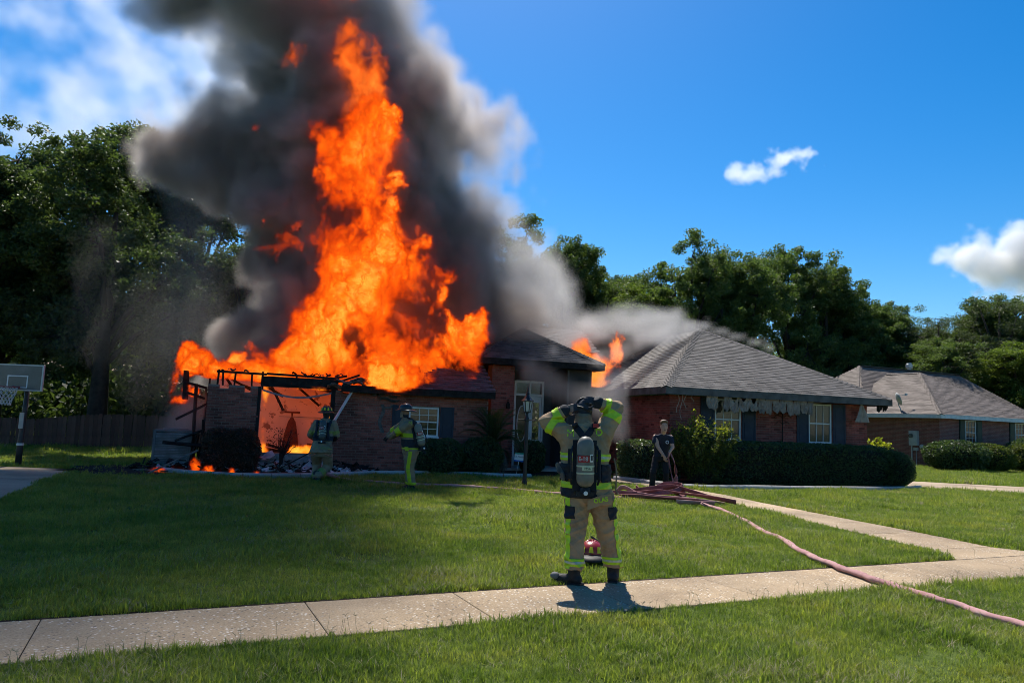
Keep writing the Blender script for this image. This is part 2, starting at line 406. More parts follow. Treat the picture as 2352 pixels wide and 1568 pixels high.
BR_L, BR_H, BR_C, BR_R = .20, .065, .21, .075
_bm = {}
def brick_mesh(mat):
    if mat.name not in _bm:
        b = MB(); c = .006; x1, z1, y1 = BR_L, BR_H, .05
        # face at y = -0.012 with a small chamfer
        b.add([(0, y1, 0), (x1, y1, 0), (x1, y1, z1), (0, y1, z1), (0, -.007, 0), (x1, -.007, 0), (x1, -.007, z1), (0, -.007, z1),
               (c, -.012, c), (x1-c, -.012, c), (x1-c, -.012, z1-c), (c, -.012, z1-c)],
              [(0, 1, 5, 4), (1, 2, 6, 5), (2, 3, 7, 6), (3, 0, 4, 7), (4, 5, 9, 8), (5, 6, 10, 9), (6, 7, 11, 10), (7, 4, 8, 11), (8, 9, 10, 11)])
        me = bpy.data.meshes.new('brick'); me.from_pydata(b.v, [], b.f); me.materials.append(mat); _bm[mat.name] = me
    return _bm[mat.name]
n_ind = [0]
def brick_wall(parent, o, e, length, z0, z1, mat, openings=(), pick=None, thick=.2, name='wall', topfn=None):
    """wall face through o running along unit e (outward normal = e turned clockwise); openings (a0,a1,za,zb)"""
    o = Vector(o); e = Vector(e).normalized(); nrm = Vector((e.y, -e.x, 0))
    rot = Matrix((( e.x, -nrm.x, 0), (e.y, -nrm.y, 0), (0, 0, 1)))     # local x along e, local y into the wall
    T = Matrix.Translation(o) @ rot.to_4x4()
    w_ = MB(); cuts = sorted({0, length, *[q for op in openings for q in op[:2] if 0 < q < length]})
    for a, b in zip(cuts[:-1], cuts[1:]):
        zs = [(z0, z1)]
        for (p, q, za, zb) in openings:
            if p <= a + 1e-6 and q >= b - 1e-6:
                zs = [s for lo, hi in zs for s in ((lo, min(hi, za)), (max(lo, zb), hi)) if s[1]-s[0] > 1e-4]
        for lo, hi in zs: w_.box((a, 0, lo), (b, thick, hi), T)
    wall = w_.build(name, m_mortar, parent)
    rest = MB(); bmesh_ = brick_mesh(mat); rotm = rot.to_euler()
    row = 0; z = z0 + .005
    while z + BR_H <= z1 + .001:
        a = -BR_C + (row % 2) * BR_C/2
        while a < length:
            s, t = max(a, 0.0), min(a + BR_L, length)
            segs = [(s, t)] if t - s > .03 else []
            for (p, q, za, zb) in openings:
                if z + BR_H > za + .01 and z < zb - .01:
                    segs = [x for s, t in segs for x in ((s, min(t, p-.004)), (max(s, q+.004), t)) if x[1]-x[0] > .03]
            for s, t in segs:
                if topfn and z + BR_H > topfn((s+t)/2): continue
                dj = random.uniform(-.002, .004)
                if t - s > BR_L - .001 and pick and pick((s+t)/2, z) and n_ind[0] < 300:
                    n_ind[0] += 1
                    mobj('brick', bmesh_, wall, T @ Vector((s, -dj, z)), rotm)
                else:
                    rest.box((s, -.011-dj, z), (t, .05, z+BR_H), T)
            a += BR_C
        z += BR_R; row += 1
    if rest.v: rest.build('bricks', mat, wall, kind='stuff')
    return wall

_sm = {}
def shingle_mesh(mat):
    if mat.name not in _sm:
        b = MB(); wd = .294; ln = .165
        b.add([(0, 0, .001), (wd, 0, .001), (0, 0, .015), (wd, 0, .015), (0, ln, .004), (wd, ln, .004)], [(0, 1, 3, 2), (2, 3, 5, 4), (0, 2, 4), (1, 5, 3)])
        me = bpy.data.meshes.new('shingle'); me.from_pydata(b.v, [], b.f); me.materials.append(mat); _sm[mat.name] = me
    return _sm[mat.name]
n_sh = [0]
def shingles(parent, mat, e0, e1, r0, r1, name='roof', keep=None, pick=None, row_h=.14, tab=.30, deck=True, wave=0.0):
    e0, e1, r0, r1 = [Vector(p) for p in (e0, e1, r0, r1)]
    t = (e1-e0).normalized(); nn = t.cross(r0-e0).normalized()
    if nn.z < 0: nn = -nn
    s = nn.cross(t).normalized()
    L = (r0-e0).dot(s); W = (e1-e0).length; al, ar = (r0-e0).dot(t), (r1-e0).dot(t)
    P = lambda a, d, h: e0 + t*a + s*d + nn*h
    dk = MB()
    if keep is None: dk.add([P(0, 0, -.004), P(W, 0, -.004), P(ar, L, -.004), P(al, L, -.004)], [(0, 1, 2, 3)] if (r1-r0).length > .01 else [(0, 1, 2)])
    else:
        nu, nv = max(2, int(W/.28)), max(2, int(L/.28))
        for i in range(nu):
            for j in range(nv):
                a0, a1, d0, d1 = W*i/nu, W*(i+1)/nu, L*j/nv, L*(j+1)/nv
                if keep(P((a0+a1)/2, (d0+d1)/2, 0)): dk.add([P(a0, d0, -.004), P(a1, d0, -.004), P(a1, d1, -.004), P(a0, d1, -.004)], [(0, 1, 2, 3)])
    roof = dk.build(name, m_deck, parent)
    rest = MB(); d = -.02; row = 0; me = shingle_mesh(mat)
    B = Matrix(((t.x, s.x, nn.x), (t.y, s.y, nn.y), (t.z, s.z, nn.z))); be = B.to_euler()
    while d < L - .03:
        f = min(max((d+row_h*.5)/L, 0), 1); lo, hi = al*f, W + (ar-W)*f
        a = -tab*2 + (row % 2)*tab/2 + random.uniform(-.01, .01)
        while a < hi:
            p, q = max(a, lo), min(a+tab-.006, hi)
            if q - p > .03:
                h = random.uniform(0, .006) + wave*math.sin(a*2.1+row*.3)*.5
                if keep is None or keep(P((p+q)/2, d+.05, 0)):
                    if q-p > tab-.008 and abs(tab-.30) < 1e-6 and pick and n_sh[0] < 300 and pick(P((p+q)/2, d, 0)):
                        n_sh[0] += 1; mobj('shingle', me, roof, P(p, d, h), be)
                    else:
                        u_ = min(d+row_h+.025, L)
                        rest.add([P(p, d, .001), P(q, d, .001), P(p, d, .015+h), P(q, d, .015+h), P(p, u_, .004+h), P(q, u_, .004+h)], [(0, 1, 3, 2), (2, 3, 5, 4), (0, 2, 4), (1, 5, 3)])
            a += tab
        d += row_h; row += 1
    if rest.v: rest.build('shingles', mat, roof, kind='stuff')
    return roof
def hip_caps(parent, mat, a, b, step=.16, wd=.17):
    a, b = Vector(a), Vector(b); d = (b-a); n = int(d.length/step); t = d.normalized(); side = t.cross(Vector((0, 0, 1))).normalized(); up = side.cross(t)
    q = MB()
    for k in range(n):
        p0 = a + t*(k*step); p1 = a + t*((k+1)*step+.04); h0, h1 = .045, .028
        q.add([p0-side*wd-up*.03, p0+up*h0, p0+side*wd-up*.03, p1-side*wd-up*.045, p1+up*h1, p1+side*wd-up*.045, p0-side*wd-up*.06, p0+up*(h0-.02), p0+side*wd-up*.06],
              [(0, 1, 4, 3), (1, 2, 5, 4), (6, 7, 1, 0), (7, 8, 2, 1)])
    return q.build('hip_cap', mat, parent, kind='stuff')

# ---- left wing: front brick wall with the burnt-out picture window
top_l = lambda a: 2.31 - (.06*abs(math.sin(a*9)) if a < 4.4 else 0)
lw = brick_wall(house, (0, 0, 0), (1, 0, 0), 8.0, 0, 2.3, m_brick, [(1.39, 3.31, .47, 2.31), (5.56, 6.50, 1.04, 1.93), (.28, .52, 2.20, 2.4), (.94, 1.10, 2.12, 2.4), (3.62, 3.9, 2.2, 2.4)],
                pick=lambda a, z: (z > .95 and (a < 1.35 or 3.75 < a < 5.0)), topfn=top_l)
brick_wall(house, (0, 3.3, 0), (0, -1, 0), 3.1, 0, 1.5, m_brick, topfn=lambda a: 1.45-.35*abs(math.sin(a*2.3))-.1*abs(math.sin(a*9)))
brick_wall(house, (8.0, 0.2, 0), (0, 1, 0), 2.7, 0, 2.3, m_brick)
# low grey block sill under the opening
sillw = brick_wall(house, (1.30, -.06, 0), (1, 0, 0), 2.1, 0, .47, M('grey_sill_block', (.18, .18, .19), (.30, .30, .31), .9, 8, pos='Position', island=.2), thick=.06, name='sill_wall')
# charred header, top plate and stubs of studs
b = MB(); b.box((1.36, .02, 2.31), (3.48, .13, 2.60)); b.box((1.9, -.004, 2.36), (3.2, .018, 2.55)); b.build('header_beam', m_char, house)
for (a, b_, z0, z1) in [(.18, 1.5, 2.63, 2.70), (1.5, 2.6, 2.64, 2.70), (2.6, 3.5, 2.62, 2.68)]:
    q = MB(); q.beam((a, .08, (z0+z1)/2), (b_, .08, (z0+z1)/2-.015), .09, .06); q.build('top_plate', m_char, house)
for a, z0, z1, wd in [(.22, 2.28, 2.72, .07), (.36, 2.28, 2.66, .035), (.66, 2.28, 2.68, .03), (1.12, 2.25, 2.66, .025), (1.41, 2.22, 2.72, .05), (2.31, 2.5, 2.69, .03), (3.06, 2.48, 2.69, .03), (3.45, 2.3, 2.70, .05)]:
    q = MB(); q.beam((a, .07, z0), (a+random.uniform(-.02, .02), .07, z1), wd, .05); q.build('stud', m_char, house)
for k in range(16):                                                   # curled scraps of metal and shingle on the plate
    a = random.uniform(.25, 3.6); z = 2.70 + random.uniform(0, .05)
    P = [[(a + i*.045, .05 + j*.05, z + .03*math.sin(i*1.3+k)+.03*math.cos(j+k*2)) for j in range(3)] for i in range(4)]
    q = MB(); q.grid(P, .006); q.build('roof_scrap', m_char if k % 3 else m_ashwood, house)
# layers of crumpled ash-white roofing over the right jamb of the opening
for k in range(14):
    a = 3.15 + k*.12 + random.uniform(-.05, .05); z = 2.36 + .22*math.sin(k*.35) + random.uniform(-.05, .08)
    P = [[(a + i*.11, -.18 + j*.09 - .02*i, z + .05*math.sin(i*1.1+k)+.04*math.cos(j*1.7+k)) for j in range(4)] for i in range(6)]
    q = MB(); q.grid(P, .008); q.build('roofing_sheet', m_ashwood, house)
# window trim sagging across the opening, jamb, downspout knocked loose
q = MB(); q.grid([[(1.42+i*.157, -.01, 2.23 - .17*math.sin(math.pi*i/12)*(1 if i else 1) - j*.05) for j in range(2)] for i in range(13)], .02); q.build('sagging_trim', M('scorched_vinyl', (.12, .12, .16), (.2, .2, .25), .6, 5, pos='Position'), house)
q = MB(); q.box((3.30, -.015, .47), (3.42, .12, 2.30)); q.build('jamb', m_char, house)
q = MB(); q.box((1.30, -.015, .47), (1.38, .12, 2.30)); q.build('jamb', m_char, house)
q = MB(); q.beam((3.90, -.28, 2.37), (3.05, -.62, .75), .085, .05); q.build('downspout', M('dented_downspout', (.42, .44, .46), (.55, .56, .57), .5, 5, pos='Position'), house)
# charred framing that leans out of the left side wall
for p, q_, wx, wy in [((-.05, .5, 1.75), (-.78, .25, 1.30), .10, .05), ((-.02, .4, 1.05), (-.75, .2, .72), .09, .045), ((-.02, .2, .60), (-1.02, -.05, .68), .09, .07), ((-.32, .45, .55), (-.36, .5, 2.3), .09, .05),
                     ((-.62, .5, 1.85), (-.66, .6, 2.66), .16, .03), ((-.1, .6, 2.2), (-.72, .5, 2.35), .07, .05), ((-.12, .6, 1.9), (-.6, .5, 2.05), .07, .05), ((-.05, 1.2, 2.6), (-.7, .9, 2.62), .08, .05), ((-.35, .3, .1), (-.2, .5, .9), .06, .05)]:
    q = MB(); q.beam(p, q_, wx, wy, .3); q.build('charred_stud', m_char, house)
# room behind the opening
def drywall():
    m, n, bs, out = newmat('scorched_drywall'); v = coords(n, 'Object')
    base = ramp(n, noise(n, v, 1.2, 4), [(.3, (.60, .42, .32)), (.7, (.70, .52, .42))])
    sp = ramp(n, noise(n, v, 3.4, 6, .62, dist=.6), [(.56, (0, 0, 0)), (.60, (1, 1, 1))])
    sep = n.nodes.new('ShaderNodeSeparateXYZ'); n.links.new(v, sep.inputs[0])
    cc = mixc(n, mth(n, 'MULTIPLY', sp, .8), base, (.14, .06, .04))
    n.links.new(cc, bs.inputs['Base Color']); bs.inputs['Roughness'].default_value = .9; return m
m_dry = drywall()
q = MB(); q.box((.0, 3.05, .2), (5.2, 3.15, 2.62)); q.build('inner_wall', m_dry, house)
q = MB(); q.box((4.3, .22, .2), (4.4, 3.04, 2.4)); q.build('inner_wall', m_dry, house)
q = MB(); q.box((.02, .2, .10), (4.3, 3.05, .2)); q.build('room_floor', m_char, house)
q = MB(); q.box((2.30, 3.02, 1.60), (2.36, 3.045, 1.62)); q.box((1.9, 3.03, 1.47), (3.2, 3.045, 1.478)); q.build('wall_rail', m_char, house)
for a in (4.5, 4.9, 5.4, 6.0, 6.6, 7.2, 7.8):                        # surviving rafters under the fire
    q = MB(); q.beam((a, .2, 2.55), (a+.05, 4.4, 4.9), .05, .14); q.build('rafter', m_char, house)
for (p, q_) in [((2.2, 2.5, 2.4), (2.3, 2.6, 3.5)), ((3.6, 2, 2.5), (3.9, 2.2, 3.9)), ((3.9, 2.2, 3.3), (4.4, 2.4, 3.6)), ((4.3, 1.6, 2.5), (3.9, 1.8, 3.3)), ((4.6, 1.8, 3.1), (5.3, 1.8, 2.9))]:
    q = MB(); q.beam(p, q_, .07, .06); q.build('charred_rafter', m_char, house)

rr_ = random.Random(12)
for k in range(34):                                                   # collapsed charred framing over and inside the burnt room
    a = rr_.uniform(-.3, 4.6); v_ = rr_.uniform(.35, 2.6); z = rr_.uniform(2.3, 2.75) if k % 2 else rr_.uniform(.3, .7); l = rr_.uniform(.5, 1.5); an = rr_.uniform(-1.2, 1.2)
    if z < 1: v_ = rr_.uniform(.5, 1.4)
    p0 = Vector((a, v_, z)); p1 = p0 + Vector((l*math.cos(an), rr_.uniform(-.4, .4), l*math.sin(an)*(.75 if z > 1 else .25)))
    q = MB(); q.beam(p0, p1, rr_.uniform(.04, .08), rr_.uniform(.03, .07), rr_.uniform(0, 1)); q.build('charred_rafter', m_char, house)
for k in range(7):                                                    # stubs of the left side framing
    q = MB(); a = -.05-.09*k*rr_.random(); q.beam((a, .3+.35*k, .2), (a+rr_.uniform(-.08, .08), .3+.35*k, rr_.uniform(1.2, 2.5)), .09, .045); q.build('charred_stud', m_char, house)
# ---- left wing window with shutters
def window(parent, u0, u1, z0, z1, v, cols, rows, blind=1.0, frame=.045, glass=None):
    q = MB(); f = frame
    q.box((u0, v-.02, z0), (u0+f, v+.05, z1)); q.box((u1-f, v-.02, z0), (u1, v+.05, z1)); q.box((u0+f, v-.02, z1-f), (u1-f, v+.05, z1)); q.box((u0+f, v-.02, z0), (u1-f, v+.05, z0+f))
    zm = (z0+z1)/2; q.box((u0+f, v-.012, zm-.02), (u1-f, v+.04, zm+.02))
    fr = q.build('window', m_trim, parent)
    q = MB(); q.box((u0-.03, v-.06, z0-.045), (u1+.03, v+.04, z0-.002)); q.build('sill', m_trim, fr)
    W = (u1-u0-2*f)/cols
    for s_, (a, b) in enumerate(((z0+f, zm-.02), (zm+.02, z1-f))):
        hh = (b-a)/rows
        for i in range(cols):
            for j in range(rows):
                q = MB(); q.box((u0+f+i*W+.006, v+.012, a+j*hh+.006), (u0+f+(i+1)*W-.006, v+.018, a+(j+1)*hh-.006)); q.build('pane', glass or m_glass, fr)
        q = MB()
        for i in range(1, cols): q.box((u0+f+i*W-.008, v-.004, a), (u0+f+i*W+.008, v+.024, b))
        for j in range(1, rows): q.box((u0+f, v-.003, a+j*hh-.008), (u1-f, v+.023, a+j*hh+.008))
        if q.v: q.build('muntin', m_trim, fr)
    if blind:
        q = MB(); z = z0+f; zt = z1-f; zb = zt - (zt-z)*blind
        while zt > zb:
            q.add([(u0+f, v+.06, zt), (u1-f, v+.06, zt), (u1-f, v+.085, zt-.028), (u0+f, v+.085, zt-.028), ], [(0, 1, 2, 3)]); zt -= .03
        q.build('blind', m_blind, fr)
    q = MB(); q.box((u0, v+.16, z0), (u1, v+.18, z1)); q.build('room_dark_panel', m_darkwall, fr)  # dark panel added behind the panes, stands in for the unlit room
    return fr
def shutter(parent, u0, u1, z0, z1, v):
    q = MB(); f = .055
    q.box((u0, v-.03, z0), (u0+f, v, z1)); q.box((u1-f, v-.03, z0), (u1, v, z1))
    zs = [z0, z0+.07, (z0+z1)/2-.04, (z0+z1)/2+.04, z1-.07, z1]
    for a, b in ((0, 1), (2, 3), (4, 5)): q.box((u0+f, v-.029, zs[a]), (u1-f, v-.001, zs[b]))
    for a, b in ((1, 2), (3, 4)):
        q.box((u0+f, v-.012, zs[a]), (u1-f, v-.002, zs[b])); q.box((u0+f+.03, v-.024, zs[a]+.03), (u1-f-.03, v-.012, zs[b]-.03))
    return q.build('shutter', m_blue, parent)
window(house, 5.58, 6.48, 1.06, 1.92, .02, 3, 2, .25)
shutter(house, 6.52, 6.94, 1.04, 1.95, -.014); shutter(house, 5.08, 5.50, 1.04, 1.95, -.014)
# torn strip of siding hanging on the wall
q = MB(); q.grid([[(4.72+.05*math.sin(i*.7)+j*.035, -.03-.015*math.sin(i+j), 1.95-i*.075) for j in range(4)] for i in range(12)], .006); q.build('torn_siding', m_ashwood, house)
q = MB(); q.grid([[(4.80+i*.04, -.03-.01*math.sin(i*2), 1.86+.02*math.sin(i)-j*.035+.012*i) for j in range(3)] for i in range(9)], .006); q.build('torn_siding', m_ashwood, house)

# ---- main roof over the left wing: eaves survive, middle burnt away, ridge patch behind the porch
SL = (5.2-2.44)/(4.6+.4)
def edge_v(u): return (-.4 if u < 4.3 else .05 + (u-4.5)*.34 + .16*math.sin(u*5)+.1*math.sin(u*11))
def keep_main(p): return (p.y < edge_v(p.x)) or (p.x > 7.9 + .3*math.sin(p.y*4) and p.y > 1.4 + .2*math.sin(p.x*5))
r_main = shingles(house, m_shingle_dark, (-.4, -.4, 2.44), (18, -.4, 2.44), (-.4, 4.6, 5.2), (18, 4.6, 5.2), keep=lambda p: keep_main(p) and p.x < 12.9 and not (p.y < 2.8 and p.x > 8.1), wave=.02)
q = MB(); q.add([(7.9, 4.6, 5.2), (18, 4.6, 5.2), (18, 9.6, 2.5), (7.9, 9.6, 2.5)], [(3, 2, 1, 0)]); q.build('rear_roof', m_shingle_dark, house)
q = MB(); q.box((3.55, -.43, 2.25), (8.1, -.40, 2.45)); q.build('fascia', m_char, house)
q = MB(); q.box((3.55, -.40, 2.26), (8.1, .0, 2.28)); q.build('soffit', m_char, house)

# ---- porch
b1 = brick_wall(house, (8.50, 1.5, 0), (1, 0, 0), .77, 0, 3.46, m_brick2, name='porch_pillar', thick=.5)
brick_wall(house, (9.27, 1.5, 0), (0, 1, 0), .5, 0, 3.46, m_brick2, name='porch_pillar')
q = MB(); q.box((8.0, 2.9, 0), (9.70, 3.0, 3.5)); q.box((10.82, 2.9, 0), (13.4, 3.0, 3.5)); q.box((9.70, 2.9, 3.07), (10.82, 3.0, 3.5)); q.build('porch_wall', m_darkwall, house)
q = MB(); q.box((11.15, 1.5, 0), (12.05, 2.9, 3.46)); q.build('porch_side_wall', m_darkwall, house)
q = MB(); q.box((11.16, 1.47, .0), (11.22, 1.495, 3.4)); q.build('corner_trim', m_fascia, house)
q = MB(); q.box((7.9, 1.2, 0), (12.6, 3.0, .10)); q.build('porch_step', m_curb, house)
door = empty('front_door', (0, 0, 0)); door.parent = house
q = MB()
for a in ((9.71, 9.78), (10.26, 10.33), (10.74, 10.81)): q.box((a[0], 2.84, .1), (a[1], 2.93, 3.05))
for z in ((2.98, 3.06), (2.52, 2.60)):
    for a in ((9.78, 10.26), (10.33, 10.74)): q.box((a[0], 2.845, z[0]), (a[1], 2.925, z[1]))
q.build('door_frame', m_trim, door)
for a in ((9.78, 10.26), (10.33, 10.74)):
    q = MB(); q.box((a[0], 2.88, 2.60), (a[1], 2.886, 2.98)); q.build('transom_pane', m_glass, door)
q = MB(); q.box((9.79, 2.87, .12), (10.25, 2.91, 2.51)); q.build('door_leaf', M('door_brown', (.05, .03, .022), (.08, .05, .035), .5, 4), door)
arch = [(10.02+.17*math.cos(t), 1.55+.62*math.sin(t)) for t in np.linspace(0, 2*math.pi, 25)[:-1]]
q = MB(); q.tube([(x, 2.86, z) for x, z in arch] + [(arch[0][0], 2.86, arch[0][1])], .02, 6); q.build('oval_moulding', m_trim, door)
q = MB(); q.add([(x, 2.866, z) for x, z in arch], [tuple(range(24))]); q.f = [f[::-1] for f in q.f]; q.build('oval_pane', m_glass, door)
q = MB(); q.box((10.34, 2.86, .12), (10.73, 2.90, 1.0)); q.box((10.34, 2.86, 2.3), (10.73, 2.90, 2.51)); q.box((10.34, 2.86, 1.0), (10.41, 2.90, 2.3)); q.box((10.66, 2.86, 1.0), (10.73, 2.90, 2.3)); q.box((10.42, 2.845, .25), (10.65, 2.858, .85)); q.build('sidelight_panel', m_trim, door)
q = MB(); q.box((10.41, 2.875, 1.0), (10.66, 2.881, 2.3)); q.build('sidelight_pane', m_glass, door)
q = MB(); q.ball((10.21, 2.82, 1.1), .03); q.build('door_knob', M('brass', (.4, .28, .1), rough=.3, metal=1.0), door)
pe = 3.63
r_p = shingles(house, m_shingle_dark, (7.75, 1.0, pe), (12.3, 1.0, pe), (10.03, 3.15, 4.93), (10.03, 3.15, 4.93), name='porch_roof')
shingles(house, m_shingle_dark, (7.75, 5.5, pe), (7.75, 1.0, pe), (10.03, 5.5, 4.93), (10.03, 3.15, 4.93), name='porch_roof')
shingles(house, m_shingle_dark, (12.3, 1.0, pe), (12.3, 5.5, pe), (10.03, 3.15, 4.93), (10.03, 5.5, 4.93), name='porch_roof')
for a in ((7.75, 1.0), (12.3, 1.0)): hip_caps(house, m_shingle_dark, (*a, pe), (10.03, 3.15, 4.93))
q = MB(); q.box((7.75, .98, pe-.20), (12.3, 1.01, pe-.005)); q.box((7.74, 1.01, pe-.20), (7.77, 4, pe-.005)); q.box((12.28, 1.01, pe-.20), (12.31, 4, pe-.005)); q.build('porch_fascia', m_char, house)
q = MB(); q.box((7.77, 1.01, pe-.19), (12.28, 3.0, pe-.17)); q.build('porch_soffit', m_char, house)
lan = MB(); lan.box((9.02, 1.38, 2.02), (9.12, 1.47, 2.20)); lan.box((9.04, 1.40, 2.2), (9.10, 1.46, 2.26)); lan.box((9.05, 1.40, 2.28), (9.09, 1.49, 2.31)); lan.build('wall_lantern', m_char, house)

# ---- right wing
ez = 2.84; FL, FR, PK = (12.98, -2.0, ez), (21.4, -2.0, ez), (16.98, 2.8, 5.40)
rw = brick_wall(house, (13.4, -1.5, 0), (1, 0, 0), 7.45, 0, 2.62, m_brick2, [(1.58, 2.54, 1.28, 2.60), (5.10, 6.02, 1.28, 2.60)])
brick_wall(house, (13.4, 6, 0), (0, -1, 0), 7.5, 0, 2.62, m_brick2)
brick_wall(house, (20.85, -1.5, 0), (0, 1, 0), 8, 0, 2.62, m_brick2)
window(house, 14.99, 15.93, 1.30, 2.58, -1.48, 3, 1, 1.0); window(house, 18.51, 19.41, 1.30, 2.58, -1.48, 3, 1, 1.0)
for a in ((14.46, 14.95), (15.97, 16.46), (18.03, 18.48), (19.45, 19.95)): shutter(house, a[0], a[1], 1.27, 2.6, -1.514)
r_f = shingles(house, m_shingle, FL, FR, PK, PK, name='wing_roof', pick=lambda p: p.z < 3.6)
shingles(house, m_shingle, (12.98, 9, ez), FL, (16.98, 9, 5.40), PK, name='wing_roof')
shingles(house, m_shingle, FR, (21.4, 9, ez), PK, (16.98, 9, 5.40), name='wing_roof', deck=True)
hip_caps(house, m_shingle, FL, PK); hip_caps(house, m_shingle, FR, PK); hip_caps(house, m_shingle, PK, (16.98, 9, 5.40))
q = MB(); q.box((12.98, -2.03, ez-.22), (21.4, -2.0, ez-.006)); q.build('wing_fascia', m_fascia, house)
q = MB(); q.box((12.95, -2.03, ez-.22), (12.978, 8, ez-.006)); q.build('wing_fascia', m_fascia, house)
q = MB(); q.box((21.402, -2.03, ez-.22), (21.43, 8, ez-.006)); q.build('wing_fascia', m_fascia, house)
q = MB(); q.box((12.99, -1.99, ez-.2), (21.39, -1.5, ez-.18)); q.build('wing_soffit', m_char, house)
m_melt = M('melted_vinyl', (.22, .17, .14), (.36, .29, .25), .7, 5, 5, .2, 30, .01, pos='Position')
def droop(u0, wd, ln, hole, v=-1.93, seed=0):
    nu, nz = 13, 9; P = []
    rr = random.Random(seed)
    for i in range(nu):
        s = i/(nu-1); x = 2*s-1; row = []
        lnx = ln*(.72+.28*math.sqrt(max(0, 1-x*x)))*(1+.05*math.sin(seed+i))
        top = hole*max(0, 1-(x/.62)**2)
        for j in range(nz):
            t = j/(nz-1); z = ez-.20-(top+(lnx-top)*t)
            row.append((u0+wd*(s*.92+.04)+(.02*math.sin(seed*3+t*4)), v+.018*math.cos(i*math.pi)*(.4+.6*t)-.05*math.sin(math.pi*s)*t+.012*rr.uniform(-1, 1), z))
        P.append(row)
    q = MB(); q.grid(P, .006); return q.build('melted_soffit_panel', m_melt, house)
droop(14.42, .42, .42, .0, seed=1); x = 15.02
for k, (wd, hole) in enumerate([(.2, 0), (.36, .17), (.36, .13), (.36, .2), (.27, .02), (.27, 0), (.27, 0), (.28, 0), (.28, 0), (.26, 0), (.28, 0), (.22, 0)]):
    droop(x, wd, .46+.04*math.sin(k*1.7), hole, seed=k+2); x += wd*.97
q = MB(); q.grid([[(20.28+(i-3)*.012*(1+j*.9)+.05*math.sin(j*.3), -1.9+.02*math.cos(i*2), 2.64-j*.075) for j in range(9)] for i in range(7)], .006); q.build('melted_soffit_strip', m_melt, house)
for k in range(9):
    a = 20.95+random.uniform(0, .42); l = random.uniform(.06, .22)
    q = MB(); q.grid([[(a+i*.05, -1.85+.03*math.sin(i*2+k), 2.63-j*l/3+.03*math.sin(i*3+k)*(j > 0)) for j in range(4)] for i in range(3)], .012); q.build('charred_drip', m_char, house)
for k, (a, l) in enumerate([(13.5, .55), (13.62, .75), (13.75, .42), (14.0, .2)]):
    q = MB(); q.tube([(a+.05*math.sin(j*.9+k), -1.8, 2.63-l*j/6) for j in range(7)], .012, 5); q.build('hanging_strip', m_melt, house)
# wrought-iron tree ornament on the wall
q = MB(); q.tube([(17.45, -1.56, 1.25), (17.46, -1.56, 2.3)], .014, 6)
for s_ in (-1, 1):
    for (z, l) in ((2.05, .34), (1.85, .26), (2.2, .2)): q.tube([(17.455+s_*l*t, -1.56, z+.12*math.sin(t*2.6)-.05*t*t) for t in np.linspace(0, 1, 8)], .009, 5)
q.build('iron_ornament', m_char, house)

# ================================================================ neighbours, fence, yard things
def brick_tex(name):
    m, n, bs, out = newmat(name); v = coords(n, 'Object')
    sep = n.nodes.new('ShaderNodeSeparateXYZ'); n.links.new(v, sep.inputs[0]); cb = n.nodes.new('ShaderNodeCombineXYZ')
    n.links.new(mth(n, 'ADD', sep.outputs[0], sep.outputs[1]), cb.inputs[0]); n.links.new(sep.outputs[2], cb.inputs[1])
    t = nd(n, 'ShaderNodeTexBrick'); n.links.new(cb.outputs[0], t.inputs['Vector'])
    t.inputs['Color1'].default_value = (.24, .075, .06, 1); t.inputs['Color2'].default_value = (.15, .05, .042, 1); t.inputs['Mortar'].default_value = (.30, .22, .19, 1)
    t.inputs['Scale'].default_value = 1; t.inputs['Brick Width'].default_value = .21; t.inputs['Row Height'].default_value = .075; t.inputs['Mortar Size'].default_value = .005; t.inputs['Bias'].default_value = -.1
    cc = mixc(n, 1, t.outputs[0], ramp(n, noise(n, v, 2.5, 4), [(.3, (.75, .75, .75)), (.7, (1.15, 1.15, 1.15))]), 'MULTIPLY')
    n.links.new(cc, bs.inputs['Base Color']); bs.inputs['Roughness'].default_value = .85; bump(n, bs, t.outputs['Fac'], -.6, .01); return m
m_nbrick = brick_tex('neighbour_brick')
m_green = M('dark_green_paint', (.012, .03, .024), (.02, .042, .034), .5, 5)
m_grey = M('grey_metal', (.42, .43, .42), (.50, .51, .50), .45, 5, metal=.2)
m_black = M('black_metal', (.008, .008, .009), (.016, .016, .017), .45, 12, 4, .1, spec=.4)
NT = R(24); NO = Vector((23.9, 41.2, 0))
nh = empty('neighbour_house', NO, NT, 'intact red brick house with grey-brown hip roof and white fascia', 'house')
q = MB(); q.box((0, 0, 0), (16, .2, 2.75)); q.build('front_wall', m_nbrick, nh)
q = MB(); q.box((0, .2, 0), (.2, 13, 2.75)); q.build('side_wall', m_nbrick, nh)
NE = 2.95
def hipset(parent, u0, u1, v0, v1, ez_, pk, rg, nm):
    FLn, FRn, BLn, BRn = (u0, v0, ez_), (u1, v0, ez_), (u0, v1, ez_), (u1, v1, ez_)
    return FLn, FRn, BLn, BRn
# main block roof
A, Bq = (3.9, 8.6, 6.35), (14, 8.6, 6.35)
shingles(nh, m_shingle_n, (-.4, 4.5, NE), (18, 4.5, NE), A, Bq, name='roof', row_h=.16, tab=.45)
shingles(nh, m_shingle_n, (-.4, 13.4, NE), (-.4, 4.5, NE), A, A, name='roof', row_h=.16, tab=.45)
q = MB(); q.add([(18, 4.5, NE), (18, 13, NE), Bq], [(0, 1, 2)]); q.add([(18, 13.4, NE), (-.4, 13.4, NE), A, Bq], [(0, 1, 2, 3)]); q.build('roof', m_shingle_n, nh)
